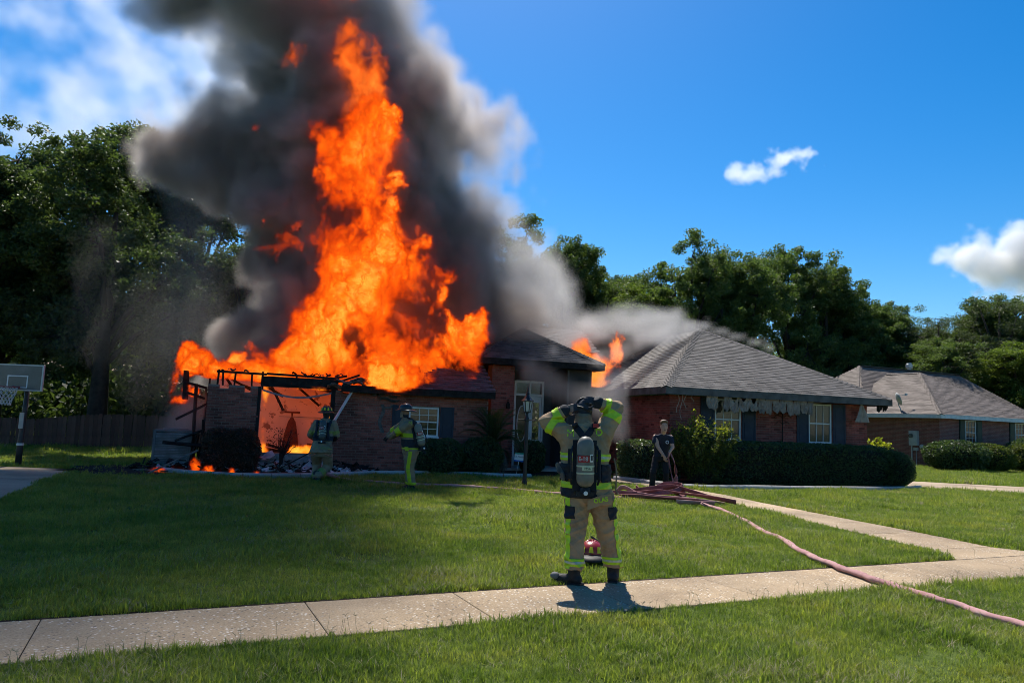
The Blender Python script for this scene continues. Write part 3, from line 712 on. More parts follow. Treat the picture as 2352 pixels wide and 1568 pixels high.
# front wing hip
pk = (4.6, 4.6, 5.75)
shingles(nh, m_shingle_n, (-.4, -.4, NE), (9.6, -.4, NE), pk, pk, name='front_roof', row_h=.16, tab=.45)
shingles(nh, m_shingle_n, (-.4, 7.0, NE), (-.4, -.4, NE), (4.6, 7.0, 5.75), pk, name='front_roof', row_h=.16, tab=.45)
shingles(nh, m_shingle_n, (9.6, -.4, NE), (9.6, 7.0, NE), pk, (4.6, 7.0, 5.75), name='front_roof', row_h=.16, tab=.45)
hip_caps(nh, m_shingle_n, (-.4, -.4, NE), pk); hip_caps(nh, m_shingle_n, A, (-.2, 5.2, NE+.2)); hip_caps(nh, m_shingle_n, (9.6, -.4, NE), pk); hip_caps(nh, m_shingle_n, pk, (4.6, 7.0, 5.75))
q = MB(); q.beam((3.9, 8.6, 6.38), (14, 8.6, 6.38), .3, .06); q.build('ridge_vent', m_black, nh)
q = MB(); q.box((-.43, -.43, NE-.22), (16.5, -.40, NE-.005)); q.box((-.43, -.40, NE-.22), (-.40, 13, NE-.005)); q.build('fascia', m_trim, nh)
q = MB(); q.box((-.40, -.40, NE-.2), (16.5, 0, NE-.18)); q.box((-.40, 0, NE-.2), (0, 13, NE-.18)); q.build('soffit', m_trim, nh)
window(nh, 2.1, 3.0, 1.35, 2.7, -.03, 3, 2, 1.0); window(nh, 6.55, 7.45, 1.35, 2.7, -.03, 3, 2, 1.0)
def nshut(a, b):
    q = MB(); q.box((a, -.05, 1.3), (b, -.01, 2.72))
    for z in (1.38, 2.06): q.box((a+.07, -.062, z), (b-.07, -.05, z+.58))
    q.build('shutter', m_green, nh)
for a in ((1.62, 2.06), (3.05, 3.55), (6.05, 6.5), (7.5, 8.0)): nshut(*a)
q = MB(); q.lathe([(.14, 0), (.14, .35), (.22, .38), (.22, .62), (.16, .66), (.16, .74)], 12, Matrix.Translation((9.2, 8.9, 6.2))); q.build('roof_vent', m_grey, nh)
# electric meter on the side wall
em = empty('electric_meter', NO, NT, 'pale grey electric meter box with conduit on the neighbour side wall', 'meter box')
q = MB(); q.box((-.16, 1.25, 1.17), (-.004, 1.80, 2.0)); q.box((-.175, 1.27, 1.19), (-.16, 1.78, 1.98)); q.build('box', m_grey, em)
q = MB(); q.lathe([(.13, 0), (.13, .06), (.1, .1), (0.02, .12)], 16, Matrix.Translation((-.175, 1.62, 1.72)) @ Matrix.Rotation(-math.pi/2, 4, 'Y')); q.build('meter_dial', m_glass, em, smooth=True)
q = MB(); q.tube([(-.08, 1.68, 0), (-.08, 1.68, 1.16)], .04, 8); q.build('conduit', m_grey, em)
q = MB(); q.box((-.1, 1.30, .88), (-.004, 1.56, 1.06)); q.lathe([(.13, 0), (.13, .05), (.04, .08)], 12, Matrix.Translation((-.01, 1.08, 1.12)) @ Matrix.Rotation(-math.pi/2, 4, 'Y')); q.tube([(-.05, 1.42, 0), (-.05, 1.42, .88)], .02, 6); q.build('junction_box', m_grey, em)
# satellite dish at the roof edge
sd = empty('satellite_dish', NO + Matrix.Rotation(NT, 3, 'Z') @ Vector((-.1, 2.3, NE+.1)), NT, 'grey satellite dish on the roof edge of the neighbour house', 'satellite dish')
q = MB(); q.tube([(0, 0, 0), (-.02, .05, .25), (-.1, .1, .45), (-.12, .1, .62)], .03, 8); q.tube([(-.25, -.2, .02), (.0, 0, .04)], .02, 6); q.build('mast', m_grey, sd)
Md = Matrix.Translation((-.15, .08, .75)) @ Matrix.Rotation(R(-20), 4, 'Z') @ Matrix.Rotation(R(70), 4, 'Y') @ Matrix.Rotation(R(12), 4, 'X')
q = MB(); q.lathe([(.005, -.06), (.16, -.045), (.30, -.005), (.38, .035), (.38, .05), (.30, .012), (.16, -.025), (.005, -.04)], 22, Md, cap=False); q.build('reflector', m_grey, sd, smooth=True)
q = MB(); q.tube([Md @ Vector((-.3, 0, 0)), Md @ Vector((-.1, 0, .5))], .02, 6); q.box((-.06, -.05, 0), (.06, .05, .12), Matrix.Translation(Md @ Vector((-.08, 0, .5)))); q.build('feed_arm', m_grey, sd)

# far house behind the left fence
rh = empty('rear_house', (-31, 46, 0), R(8), 'far tan-roofed house with yellowish wall beyond the back fence', 'house')
q = MB(); q.box((0, 0, 0), (16, 8, 2.3)); q.build('wall', M('ochre_siding', (.36, .30, .12), (.44, .37, .16), .8, 2), rh)
q = MB(); q.add([(-.5, -.6, 2.25), (16.5, -.6, 2.25), (16.5, 4, 4.4), (-.5, 4, 4.4), (16.5, 8.6, 2.25), (-.5, 8.6, 2.25)], [(0, 1, 2, 3), (3, 2, 4, 5)]); q.build('roof', M('tan_shingle', (.36, .25, .18), (.45, .33, .25), .85, 12, pos='Object'), rh)
for a in (2, 6, 10.5, 13.5):
    q = MB(); q.box((a, -.04, .9), (a+1.0, -.005, 2.0)); f = q.build('window', m_trim, rh); q = MB(); q.box((a+.08, -.05, .98), (a+.92, -.042, 1.92)); q.build('pane', m_glass, f)

# wooden back fence, board by board
m_fence = M('weathered_fence', (.055, .034, .026), (.10, .066, .052), .9, 4, 5, .3, 30, .01, island=.3)
FA, FB = Vector((-23.5, 25.0, 0)), Vector((-11.6, 29.6, 0))
fd = (FB-FA); fl = fd.length; fa = math.atan2(fd.y, fd.x)
fence = empty('back_fence', FA, fa, 'weathered dog-eared wooden fence below the dark trees', 'fence')
bm_ = MB(); bm_.add([(0, 0, .03), (.138, 0, .03), (.138, 0, .96), (.11, 0, 1.0), (.028, 0, 1.0), (0, 0, .96), (0, .02, .03), (.138, .02, .03), (.138, .02, .96), (.11, .02, 1.0), (.028, .02, 1.0), (0, .02, .96)],
       [(0, 1, 2, 3, 4, 5), (11, 10, 9, 8, 7, 6), (0, 6, 7, 1), (1, 7, 8, 2), (2, 8, 9, 3), (3, 9, 10, 4), (4, 10, 11, 5), (5, 11, 6, 0)])
bme = bpy.data.meshes.new('board'); bme.from_pydata(bm_.v, [], bm_.f); bme.materials.append(m_fence)
for k in range(int(fl/.146)):
    x = k*.146; hgt = 1.05 + .24*(1/(1+math.exp(-(x-7.6)*2.2))) + random.uniform(-.015, .015) - .06*math.exp(-((x-6.3)/.8)**2)
    mobj('board', bme, fence, (x, random.uniform(-.006, .006), 0), (0, random.uniform(-.012, .012), 0), (1, 1, hgt))
for z in (.3, .8):
    q = MB(); q.box((0, .022, z), (fl, .06, z+.09)); q.build('rail', m_fence, fence)
for k in range(6):
    q = MB(); q.box((k*2.4, .062, 0), (k*2.4+.09, .15, 1.05)); q.build('post', m_fence, fence)

# basketball hoop
bh = empty('basketball_hoop', (-12.42, 19.07, 0), 0, 'basketball hoop with grey backboard on a dark pole beside the driveway', 'basketball hoop')
m_pole = M('dark_pole', (.02, .02, .022), (.045, .045, .047), .5, 6)
q = MB(); q.tube([(0, 0, 0), (.0, 0, .55), (.02, 0, 1.3), (.04, 0, 2.25)], [.075, .07, .06, .055], 10); q.build('pole', m_pole, bh, smooth=True)
q = MB(); q.lathe([(.085, .5), (.085, .54), (.075, .56)], 10); q.build('collar', m_grey, bh)
q = MB(); q.box((-.045, -.085, .93), (.065, -.064, 1.33)); q.build('height_sticker', M('sticker', (.3, .3, .28), (.42, .42, .4)), bh)
Mb = Matrix.Translation((.03, -.42, 1.90)) @ Matrix.Rotation(R(-3), 4, 'Z')
m_board = M('acrylic_board', (.06, .07, .075), (.11, .12, .125), .25, 2, spec=.5)
BW, BH = .64, .62
q = MB(); q.box((-BW, 0, 0), (BW, .03, BH), Mb); bb = q.build('backboard', m_board, bh)
q = MB(); f = .022
for a, b_ in (((-BW-.02, -.008, -.02), (-BW+f, .036, BH+.02)), ((BW-f, -.008, -.02), (BW+.02, .036, BH+.02)), ((-BW+f, -.007, -.02), (BW-f, .035, .008)), ((-BW+f, -.007, BH-.01), (BW-f, .035, BH+.02))): q.box(a, b_, Mb)
q.build('rim_frame', m_grey, bb)
q = MB()
for a, b_ in (((-.27, -.006, .05), (-.24, -.001, .36)), ((.24, -.006, .05), (.27, -.001, .36)), ((-.24, -.006, .33), (.24, -.001, .36)), ((-.24, -.006, .05), (.24, -.001, .07))): q.box(a, b_, Mb)
q.build('target_square', m_trim, bb)
q = MB()
for x in (-.24, .24): q.box((x-.012, .031, .03), (x+.012, .05, .6), Mb)
q.beam(Mb @ Vector((-.2, .05, .2)), (.03, 0, 1.85), .04, .04); q.beam(Mb @ Vector((.2, .05, .4)), (.04, 0, 2.15), .04, .04); q.beam(Mb @ Vector((-.2, .05, .4)), (.04, 0, 2.15), .04, .04); q.build('brace', m_pole, bh)
rc = Mb @ Vector((0, -.34, .06))
q = MB(); q.tube([rc + Vector((.23*math.cos(t), .23*math.sin(t), 0)) for t in np.linspace(0, 2*math.pi, 25)], .012, 6); q.beam(rc+Vector((-.06, .22, -.01)), Mb @ Vector((-.08, 0, .07)), .03, .05); q.beam(rc+Vector((.06, .22, -.01)), Mb @ Vector((.08, 0, .07)), .03, .05); q.build('rim', M('rim_red', (.25, .06, .07), (.3, .09, .09)), bh)
q = MB(); N_ = 12
for s_ in (0, 1):
    for k in range(N_):
        pts = []
        for j in range(7):
            t = j/6; rr = .225 - .10*t + .015*math.sin(t*6); a = (k + (.5*j if s_ else -.5*j))*2*math.pi/N_
            pts.append(rc + Vector((rr*math.cos(a), rr*math.sin(a), -.45*t)))
        q.tube(pts, .006, 4)
q.build('net', M('net_cord', (.45, .45, .46), (.6, .6, .6)), bh)

# air-conditioning unit scorched at the corner of the house
ac = empty('air_conditioner', (-9.35, 21.0, 0), R(14), 'dark scorched air conditioner unit standing left of the burning corner', 'air conditioner')
m_ac = M('ac_case', (.07, .075, .08), (.12, .125, .13), .6, 3, 5, .2)
m_acp = M('ac_burnt_paint', (.035, .035, .04), (.30, .32, .36), .7, 3.2, 6, .2)
q = MB(); q.box((-.5, -.45, 0), (.5, .45, .06)); q.build('base_pad', m_curb, ac)
q = MB(); q.box((-.44, -.40, .06), (.44, .40, .92)); q.build('coil_case', m_acp, ac)
for k in range(18):
    z = .10 + k*.044
    q = MB(); q.box((-.46, -.425, z), (.46, -.402, z+.026)); q.build('louvre', m_ac if k % 4 else m_acp, ac)
for sx in (-1, 1):
    q = MB(); q.box((sx*.46-.035, -.44, .06), (sx*.46+.035, .43, .95)); q.build('corner_panel', m_ac, ac)
q = MB(); q.box((-.49, -.44, .952), (.49, .44, 1.0)); q.tube([(.33*math.cos(t), .33*math.sin(t), 1.02) for t in np.linspace(0, 2*math.pi, 21)], .015, 5); q.build('top_grille', m_ac, ac)

# lamp post
lp = empty('lamp_post', (.46, 19.03, 0), 0, 'black lantern lamp post standing on the front lawn', 'lamp post')
q = MB(); q.lathe([(.07, 0), (.07, .1), (.055, .14), (.05, .4), (.05, 1.62), (.06, 1.64), (.06, 1.70), (.04, 1.74), (.03, 1.82), (.05, 1.85)], 14); q.build('post', m_black, lp, smooth=False)
q = MB(); q.tube([(-.21, 0, 1.66), (.21, 0, 1.66)], .012, 8); q.ball((-.21, 0, 1.66), .02); q.ball((.21, 0, 1.66), .02); q.build('ladder_bar', m_black, lp)
q = MB()
for k in range(6):
    a = k*math.pi/3; q.beam((.085*math.cos(a), .085*math.sin(a), 1.86), (.125*math.cos(a), .125*math.sin(a), 2.14), .016, .016)
q.lathe([(.095, 1.845), (.095, 1.87), (.085, 1.88)], 6); q.build('lantern_cage', m_black, lp)
for k in range(6):
    a0, a1 = k*math.pi/3, (k+1)*math.pi/3
    q = MB(); q.grid([[(.083*math.cos(a), .083*math.sin(a), 1.88), (.120*math.cos(a), .120*math.sin(a), 2.13)] for a in (a0, a1)], .003); q.build('lantern_pane', m_lpane if 'm_lpane' in globals() else globals().setdefault('m_lpane', glassmat('frosted_glass', (.6, .6, .58), .7)), lp)
q = MB(); q.lathe([(.165, 2.13), (.165, 2.15), (.12, 2.19), (.055, 2.27), (.04, 2.31), (.05, 2.33), (.03, 2.36), (.012, 2.39), (.025, 2.42), (.018, 2.45), (.004, 2.53)], 6); q.build('lantern_cap', m_black, lp)
q = MB(); q.lathe([(.02, 1.88), (.02, 1.98), (.035, 2.02), (.03, 2.08), (.005, 2.1)], 8); q.build('bulb', m_trim, lp)

# text helper: flat lettering as mesh
def lettering(txt, size, mat, parent, Mt, name='lettering', ext=.002, bold=0.0):
    cu = bpy.data.curves.new(name, 'FONT'); cu.body = txt; cu.size = size; cu.extrude = ext; cu.align_x = 'CENTER'; cu.align_y = 'CENTER'; cu.offset = 0.0 if 'M' in txt else bold; cu.resolution_u = 3
    o = bpy.data.objects.new(name, cu); col.objects.link(o)
    dg = bpy.context.evaluated_depsgraph_get(); me = bpy.data.meshes.new_from_object(o.evaluated_get(dg)); bpy.data.objects.remove(o); bpy.data.curves.remove(cu)
    me.materials.clear(); me.materials.append(mat); me.transform(Mt); return mobj(name, me, parent)
FACE = Matrix.Rotation(math.pi/2, 4, 'X')      # text standing upright, read from -Y
ys_ = empty('yard_sign', (.30, 22.2, 0), 0, 'small white alarm sign with green top on a stake by the palm', 'sign')
Ms = Matrix.Translation((.06, 0, .56)) @ Matrix.Rotation(R(4), 4, 'Y') @ Matrix.Rotation(R(-4), 4, 'Z')
q = MB(); q.box((-.15, -.006, -.13), (.15, .006, .13), Ms); q.build('panel', m_trim, ys_)
q = MB(); q.box((-.15, -.010, .085), (.15, -.0065, .13), Ms); q.build('green_band', M('sign_green', (.05, .30, .22), (.06, .34, .25), .5), ys_)
q = MB(); q.box((-.15, -.010, -.13), (.15, -.0065, -.085), Ms); q.build('blue_band', M('sign_blue', (.02, .10, .35), (.03, .12, .38), .5), ys_)
lettering('GE ALARM', .062, M('sign_ink', (.02, .03, .08), rough=.6), ys_, Ms @ Matrix.Translation((0, -.0085, .015)) @ FACE, bold=.002)
q = MB(); q.beam((-.02, .01, 0), (.05, .01, .5), .02, .012); q.build('stake', m_trim, ys_)

# ironing board inside the burning room
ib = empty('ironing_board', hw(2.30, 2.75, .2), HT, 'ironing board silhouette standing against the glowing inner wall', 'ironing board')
m_ib = M('silhouette_cloth', (.09, .03, .022), (.14, .05, .035), .9, 6)  # dark red of the backlit silhouette painted into the cloth
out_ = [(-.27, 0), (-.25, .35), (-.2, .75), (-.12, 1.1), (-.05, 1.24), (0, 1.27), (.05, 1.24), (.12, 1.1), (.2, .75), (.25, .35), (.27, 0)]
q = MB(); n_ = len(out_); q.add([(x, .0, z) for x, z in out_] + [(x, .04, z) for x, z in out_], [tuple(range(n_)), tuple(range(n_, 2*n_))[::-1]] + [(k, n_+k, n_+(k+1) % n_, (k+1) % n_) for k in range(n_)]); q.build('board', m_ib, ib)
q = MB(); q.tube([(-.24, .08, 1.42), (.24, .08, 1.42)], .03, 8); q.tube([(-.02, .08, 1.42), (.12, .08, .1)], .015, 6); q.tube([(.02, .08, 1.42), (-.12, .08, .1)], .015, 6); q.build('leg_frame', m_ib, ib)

# debris
m_deb = M('ash_debris', (.26, .265, .275), (.52, .53, .54), .9, 5, 5, .5, 20, .01, island=.35)
q = MB()
for k in range(165):
    u_ = 1.0 + random.random()*2.9 if k < 130 else random.uniform(-1.3, 4.6); v_ = -.15 - abs(random.gauss(0, .38)); hgt = max(0, .48*math.exp(-((u_-1.6)/.5)**2) + .55*math.exp(-((u_-3.1)/.35)**2))*max(0, 1+v_*1.2) if k < 130 else 0
    c = hw(u_, v_, .03+random.random()*hgt); s_ = random.uniform(.08, .32)
    E_ = Euler((random.uniform(-.8, .8), random.uniform(-.8, .8), random.uniform(0, 6))).to_matrix()
    P = [[c + E_ @ Vector(((i-1.5)*s_*.45, (j-1)*s_*.4, .035*math.sin(i*1.7+k)*math.cos(j*1.3+k))) for j in range(3)] for i in range(4)]
    q.grid(P, .007)
q.build('debris', m_deb, kind='stuff', label='grey ash sheets and scraps piled below the burnt window', cat='debris')
for (p, q_, wd, nm) in [((-8.65, 18.15, .02), (-7.75, 18.75, .58), .11, 'pale scorched plank leaning out of the ground fire'), ((-9.4, 18.9, .03), (-8.4, 18.55, .05), .1, 'pale charred plank lying flat left of the ground fire'), ((-6.0, 19.5, .1), (-4.95, 19.7, .72), .14, 'blackened beam slanting out of the debris by the kneeling firefighter')]:
    q = MB(); q.beam(p, q_, wd, .03); q.build('plank', m_ashwood if 'pale' in nm else m_char, None, label=nm, cat='plank')

q = MB()                                                             # black burnt scraps and ash along the foot of the wall
for k in range(260):
    u_ = random.uniform(-1.7, 4.8); v_ = -.08-abs(random.gauss(0, .5)); hgt = .30*max(0, 1+v_*.9)*(.4+.6*abs(math.sin(u_*2.1)))
    c = hw(u_, v_, .03+random.random()*hgt); s_ = random.uniform(.05, .22)
    E_ = Euler((random.uniform(-.7, .7), random.uniform(-.7, .7), random.uniform(0, 6))).to_matrix()
    if k % 3: q.grid([[c + E_ @ Vector(((i-1)*s_*.5, (j-1)*s_*.4, .03*math.sin(i*2.1+k)*math.cos(j*1.3+k))) for j in range(3)] for i in range(3)], .012)
    else: q.beam(c, c + E_ @ Vector((s_*2.2, 0, s_*.2)), .03, .025)
q.build('burnt_debris', m_char, kind='stuff', label='black burnt scraps and embers along the foot of the burning wall', cat='debris')

# ================================================================ vegetation
def leaf_arrays(C, size, rg, up=.35, aspect=.55, dirs=None, curl=.15):
    """rhombic leaves with a centre crease at points C"""
    n = len(C); size = np.broadcast_to(size, (n,)).astype(np.float32)[:, None] * rg.uniform(.7, 1.3, (n, 1)).astype(np.float32)
    nn = rg.normal(size=(n, 3)); nn[:, 2] += up*2; nn /= np.linalg.norm(nn, axis=1, keepdims=True)
    t = rg.normal(size=(n, 3)) if dirs is None else dirs + rg.normal(size=(n, 3))*.5
    t -= nn*(t*nn).sum(1, keepdims=True); t /= np.linalg.norm(t, axis=1, keepdims=True)+1e-9
    b = np.cross(nn, t)
    V = np.stack([C - t*size*.5, C + b*size*aspect*.5 + nn*size*curl, C + t*size*.5, C - b*size*aspect*.5 + nn*size*curl], 1)
    F = np.arange(n*4).reshape(n, 4)
    return V.reshape(-1, 3), F
def tree_proto(seed, H=13., cr=4.0, cz0=.22, lobes=14, clumps=470, per=135, leaf=.155, tall=1.0, loose=0.0, aspect=.55):
    rg = np.random.default_rng(seed)
    zc = H*(cz0+1)/2; rz = H*(1-cz0)/2
    L = []
    for k in range(lobes):
        a = rg.uniform(0, 2*math.pi); h = rg.uniform(-.85, .8); rr = cr*math.sqrt(max(.05, 1-h*h))*rg.uniform(.35, .75)
        L.append((rr*math.cos(a), rr*math.sin(a), zc + rz*h*.85, cr*rg.uniform(.34, .52)*(1-.25*max(h, 0))))
    L.append((0, 0, zc+rz*.72, cr*.36)); L = np.array(L)
    wgt = L[:, 3]**2; wgt /= wgt.sum()
    pick = rg.choice(len(L), clumps, p=wgt); d = rg.normal(size=(clumps, 3)); d /= np.linalg.norm(d, axis=1, keepdims=True); d[:, 2] *= tall
    rad = L[pick, 3]*(rg.uniform(.35, 1.05, clumps)**.5)
    cc = L[pick, :3] + d*rad[:, None]
    cc[:, 2] = np.maximum(cc[:, 2], H*cz0*.8)
    cs = rg.uniform(.3, .62, clumps)*(1+loose)
    n = clumps*per; k = np.repeat(np.arange(clumps), per)
    o = rg.normal(size=(n, 3)); o /= np.linalg.norm(o, axis=1, keepdims=True); o *= (rg.uniform(0, 1, (n, 1))**.45); o[:, 2] *= .7
    P = cc[k] + o*cs[k][:, None]
    V, F = leaf_arrays(P, leaf, rg, .3, aspect, dirs=o)
    # trunk and limbs
    q = MB(); tr = H*.024
    q.tube([(0, 0, -.1), (.03, .02, H*.15), (-.05, .06, H*.35), (.06, -.03, H*.6), (0, 0, H*.82)], [tr*1.35, tr, tr*.85, tr*.5, tr*.15], 10)
    for (x, y, z, r_) in L:
        z0 = min(max(z*.55, H*.2), H*.65); m = Vector((x*.45, y*.45, (z0+z)/2+.2))
        q.tube([(0, 0, z0), m, (x, y, z)], [tr*.42, tr*.26, tr*.08], 6)
    tw = rg.choice(clumps, 90)
    for i in tw:
        l = L[pick[i]]; q.tube([tuple(l[:3]), tuple((l[:3]+cc[i])/2 + rg.normal(size=3)*.12), tuple(cc[i])], [tr*.1, tr*.06, .008], 4)
    return V, F, q
m_bark = M('tree_bark', (.022, .018, .015), (.05, .042, .035), .95, 5, 5, .8, 20, .03)
m_leafL = leafmat('oak_leaf_dark', (.038, .060, .030), (.095, .135, .052), .40)
m_leafR = leafmat('oak_leaf', (.050, .084, .034), (.135, .185, .062), .45)
m_leafLt = leafmat('light_leaf', (.07, .11, .022), (.15, .20, .045), .45)
m_pine = leafmat('pine_needle', (.04, .06, .03), (.085, .11, .05), .35)
protos = []
for sd_, kw, mt in [(11, dict(cr=4.3), m_leafL), (12, dict(cr=3.8, lobes=12), m_leafL), (13, dict(cr=3.9, tall=1.3), m_leafR), (14, dict(cr=3.4, lobes=11, tall=1.35), m_leafR), (15, dict(cr=4.2, cz0=.18), m_leafR), (16, dict(cr=3.2, lobes=10), m_leafLt), (17, dict(cr=3.0, lobes=12, clumps=170, per=130, leaf=.22, loose=.35, aspect=.18, cz0=.35), m_pine)]:
    V, F, tq = tree_proto(sd_, **kw)
    cm = fast_mesh('crown', V, F, mt)
    tm = bpy.data.meshes.new('trunk'); tm.from_pydata(tq.v, [], tq.f); tm.materials.append(m_bark); tm.shade_smooth()
    protos.append((tm, cm))
def tree(kind, x, y, h, wid, rz, label, group, cat='tree', name='oak_tree'):
    o = empty(name, (x, y, 0), rz, label, cat, group); s = (wid, wid, h/13.)
    mobj('trunk', protos[kind][0], o, scale=s); mobj('crown', protos[kind][1], o, scale=s); return o
LT = [(0, -23.0, 33.0, 14.2, 1.15, 'tall dark oak at the far left above the basketball hoop'), (1, -19.6, 35.5, 15.6, 1.15, 'tallest dark oak at left with rounded top'), (0, -16.4, 29.6, 12.6, .95, 'dark oak whose thick trunk stands behind the back fence'),
      (1, -16.2, 37.5, 14.2, 1.1, 'dark oak with smoke drifting over its right shoulder'), (0, -13.6, 39.5, 13.2, 1.0, 'smoke-veiled oak nearest the plume at left'), (1, -21.5, 29.0, 11.5, .9, 'dark oak overhanging the back fence at far left'),
      (0, -11.0, 42.0, 12.0, 1.0, 'oak mostly hidden behind the dark smoke column'), (1, -27.5, 37, 14.5, 1.2, 'dark oak cut by the left edge behind the others'), (5, -19.0, 44, 9.5, 1.1, 'pale sunlit tree seen through gaps behind the left oaks'), (5, -26.0, 47, 8.5, 1.2, 'pale sunlit tree behind the far tan house'), (1, -12.2, 33.5, 9.5, .75, 'lower dark oak at the edge of the drifting blue smoke')]
for i, (k, x, y, h, wd, lb) in enumerate(LT): tree(k, x, y, h, wd, i*1.37, lb, 'dark trees on the left')
RT = [(3, 0.6, 46, 14.6, 1.05, 'tall tree half veiled in smoke above the porch roof'), (4, 3.2, 47.5, 13.6, .85, 'tree beside the smoke above the burning ridge'), (2, 5.6, 49, 11.6, .85, 'lower tree between the smoke and the yellow-green one'), (5, 7.2, 44.5, 10.3, .9, 'yellow-green tree behind the steaming ridge'),
      (3, 11.2, 46, 14.0, .95, 'tall pointed tree above the right wing peak'), (2, 13.2, 48.5, 13.0, .9, 'dense dark tree right of the pointed one'), (4, 15.2, 48, 13.4, .95, 'broad dark tree in the middle of the right row'), (2, 17.7, 47, 13.5, .95, 'tall broad tree at the crest of the right row'), (4, 20.2, 47.2, 12.9, .9, 'rounded tree at the right shoulder of the row'),
      (3, 22.6, 48.5, 11.2, .85, 'smaller tree descending toward the neighbour roof'), (2, 25.8, 51, 10.9, .8, 'narrow tree behind the neighbour ridge'), (3, 28.6, 56, 10.6, .8, 'thin tree left of the pines above the neighbour roof'), (6, 32.0, 55, 11.0, 1.1, 'feathery pine above the neighbour roof'), (6, 36.6, 55, 12.8, 1.25, 'tall feathery pine at the right edge'),
      (5, 34.8, 50.5, 8.6, 1.0, 'light green tree at the right edge below the pines'), (4, 39.5, 58, 13.2, 1.1, 'tall tree cut by the right edge'), (2, 30.5, 52, 8.6, .85, 'low dark tree behind the neighbour roof'), (3, 9.2, 50, 11.4, .9, 'dark tree between the yellow-green and the pointed tree'), (2, -4.5, 50, 13.0, 1.0, 'tree hidden behind the grey smoke bank')]
for i, (k, x, y, h, wd, lb) in enumerate(RT):
    if 17 < x < 30: g_ = 61/47; x, y, h, wd = x*g_, y*g_, 1.6+(h-1.6)*g_, wd*g_
    elif x >= 30: g_ = 1.12; x, y, h, wd = x*g_, y*g_, 1.6+(h-1.6)*g_, wd*g_
    tree(k, x, y, h, wd, i*2.1+.5, lb, 'trees behind the houses', name='pine_tree' if k == 6 else 'oak_tree')
RT2 = [(4, 3.9, 51, 13.2, .95, 'tree filling the slope right of the smoke-veiled one'), (2, 6.6, 53, 12.2, .95, 'rear tree behind the yellow-green one'), (2, 9.4, 54, 12.6, 1.0, 'dark rear tree left of the pointed one'), (4, 29.4, 63, 13.6, 1.05, 'rear tree above the left end of the neighbour ridge'), (2, 32.2, 64, 12.6, 1.0, 'rear tree above the neighbour roof vent'), (3, 34.6, 65, 12.0, 1.0, 'rear tree left of the feathery pine'), (4, 38.2, 66, 11.8, 1.05, 'rear tree between the two pines'), (2, 42.5, 66, 12.8, 1.1, 'rear tree behind the tall pine at the right edge')]
for i, (k, x, y, h, wd, lb) in enumerate(RT2): tree(k, x, y, h, wd, i*1.7+.2, lb, 'trees behind the houses')
# far woodland behind, one mass
V_, F_, off = [], [], 0
rg = np.random.default_rng(5); n = 60000
xx = rg.uniform(-85, 105, n); yy = rg.uniform(72, 92, n); top = 9.6 + 1.6*np.sin(xx*.35)+1.1*np.sin(xx*.83+1)+.8*np.sin(xx*1.9)
zz = np.maximum(.1, top*(1-rg.uniform(0, 1, n)**1.6))
V, F = leaf_arrays(np.stack([xx, yy, zz], 1), .75, rg, .3, .7)
mobj('woodland', fast_mesh('woodland', V, F, m_leafL), kind='stuff', label='dark wood that closes the view behind the houses', cat='woods')
# understory along the back of the lots
n = 26000; xx = np.concatenate([rg.uniform(-34, -9, n//2), rg.uniform(2, 46, n//2)]); yy = np.concatenate([rg.uniform(38, 43, n//2), rg.uniform(50, 56, n//2)]); yy = np.where(xx > 14, yy+12, yy)
zz = rg.uniform(0, 1, n)**1.3*(3.2+1.4*np.sin(xx*1.1)+.8*np.sin(xx*2.7))
V, F = leaf_arrays(np.stack([xx, yy, zz], 1), .38, rg, .3, .65)
mobj('undergrowth', fast_mesh('undergrowth', V, F, m_leafL), kind='stuff', label='bushy undergrowth beneath the trees at the back of the lots', cat='undergrowth')

# ---- hedges and shrubs
def hedge(name, loc, rz, sx, sy, sz, n, leaf, mat, core, label, cat='hedge', seed=1, bumps=.06, group=None, round_=.25, sprig=.0):
    rg = np.random.default_rng(seed); root = empty(name, loc, rz, label, cat, group)
    # superellipsoid samples
    d = rg.normal(size=(n*2, 3)); e = 2/round_ if round_ < 1 else 2.0
    e = {True: 6.0, False: 2.4}[round_ < .5]
    h = np.array([sx/2, sy/2, sz/2]); d = d*h*(1 if e > 3 else 1)
    s = (np.abs(d/h)**e).sum(1)**(1/e); S = d/s[:, None]
    S = S[:n]; lump = 1 + bumps*(np.sin(S[:, 0]*4.1+seed)+np.sin(S[:, 1]*5.3+2*seed)+np.sin(S[:, 2]*6.1+seed*3)+np.sin(S[:, 0]*11+S[:, 2]*9))*.5
    C = S*(lump*rg.uniform(.86, 1.04, n))[:, None]; C[:, 2] += sz/2; C[:, 2] = np.maximum(C[:, 2], .03)
    if sprig:
        k = rg.choice(n, int(n*sprig)); C[k] += S[k]/np.linalg.norm(S[k], axis=1, keepdims=True)*rg.uniform(0, .16, (len(k), 1))
    V, F = leaf_arrays(C, leaf, rg, .2, .55, dirs=S)
    mobj('foliage', fast_mesh('foliage', V, F, mat), root)
    q = MB(); m_, k_ = 22, 12; P = []
    for j in range(k_+1):
        t = -math.pi/2+math.pi*j/k_; row = []
        for i in range(m_+1):
            a = 2*math.pi*i/m_; v = np.array([math.cos(t)*math.cos(a)*h[0], math.cos(t)*math.sin(a)*h[1], math.sin(t)*h[2]])
            s_ = (np.abs(v/h)**e).sum()**(1/e); v = v/s_*.84; row.append((v[0], v[1], max(.0, v[2]+sz/2)))
        P.append(row)
    q.grid(P); q.build('branches_core', core, root); return root  # solid dark core added inside the leaves to block the view through
m_hleaf = leafmat('hedge_leaf', (.034, .058, .028), (.085, .125, .052), .32, rough=.45)
m_hleaf2 = leafmat('glossy_hedge_leaf', (.04, .065, .03), (.10, .135, .055), .35, rough=.3, spec=.5)
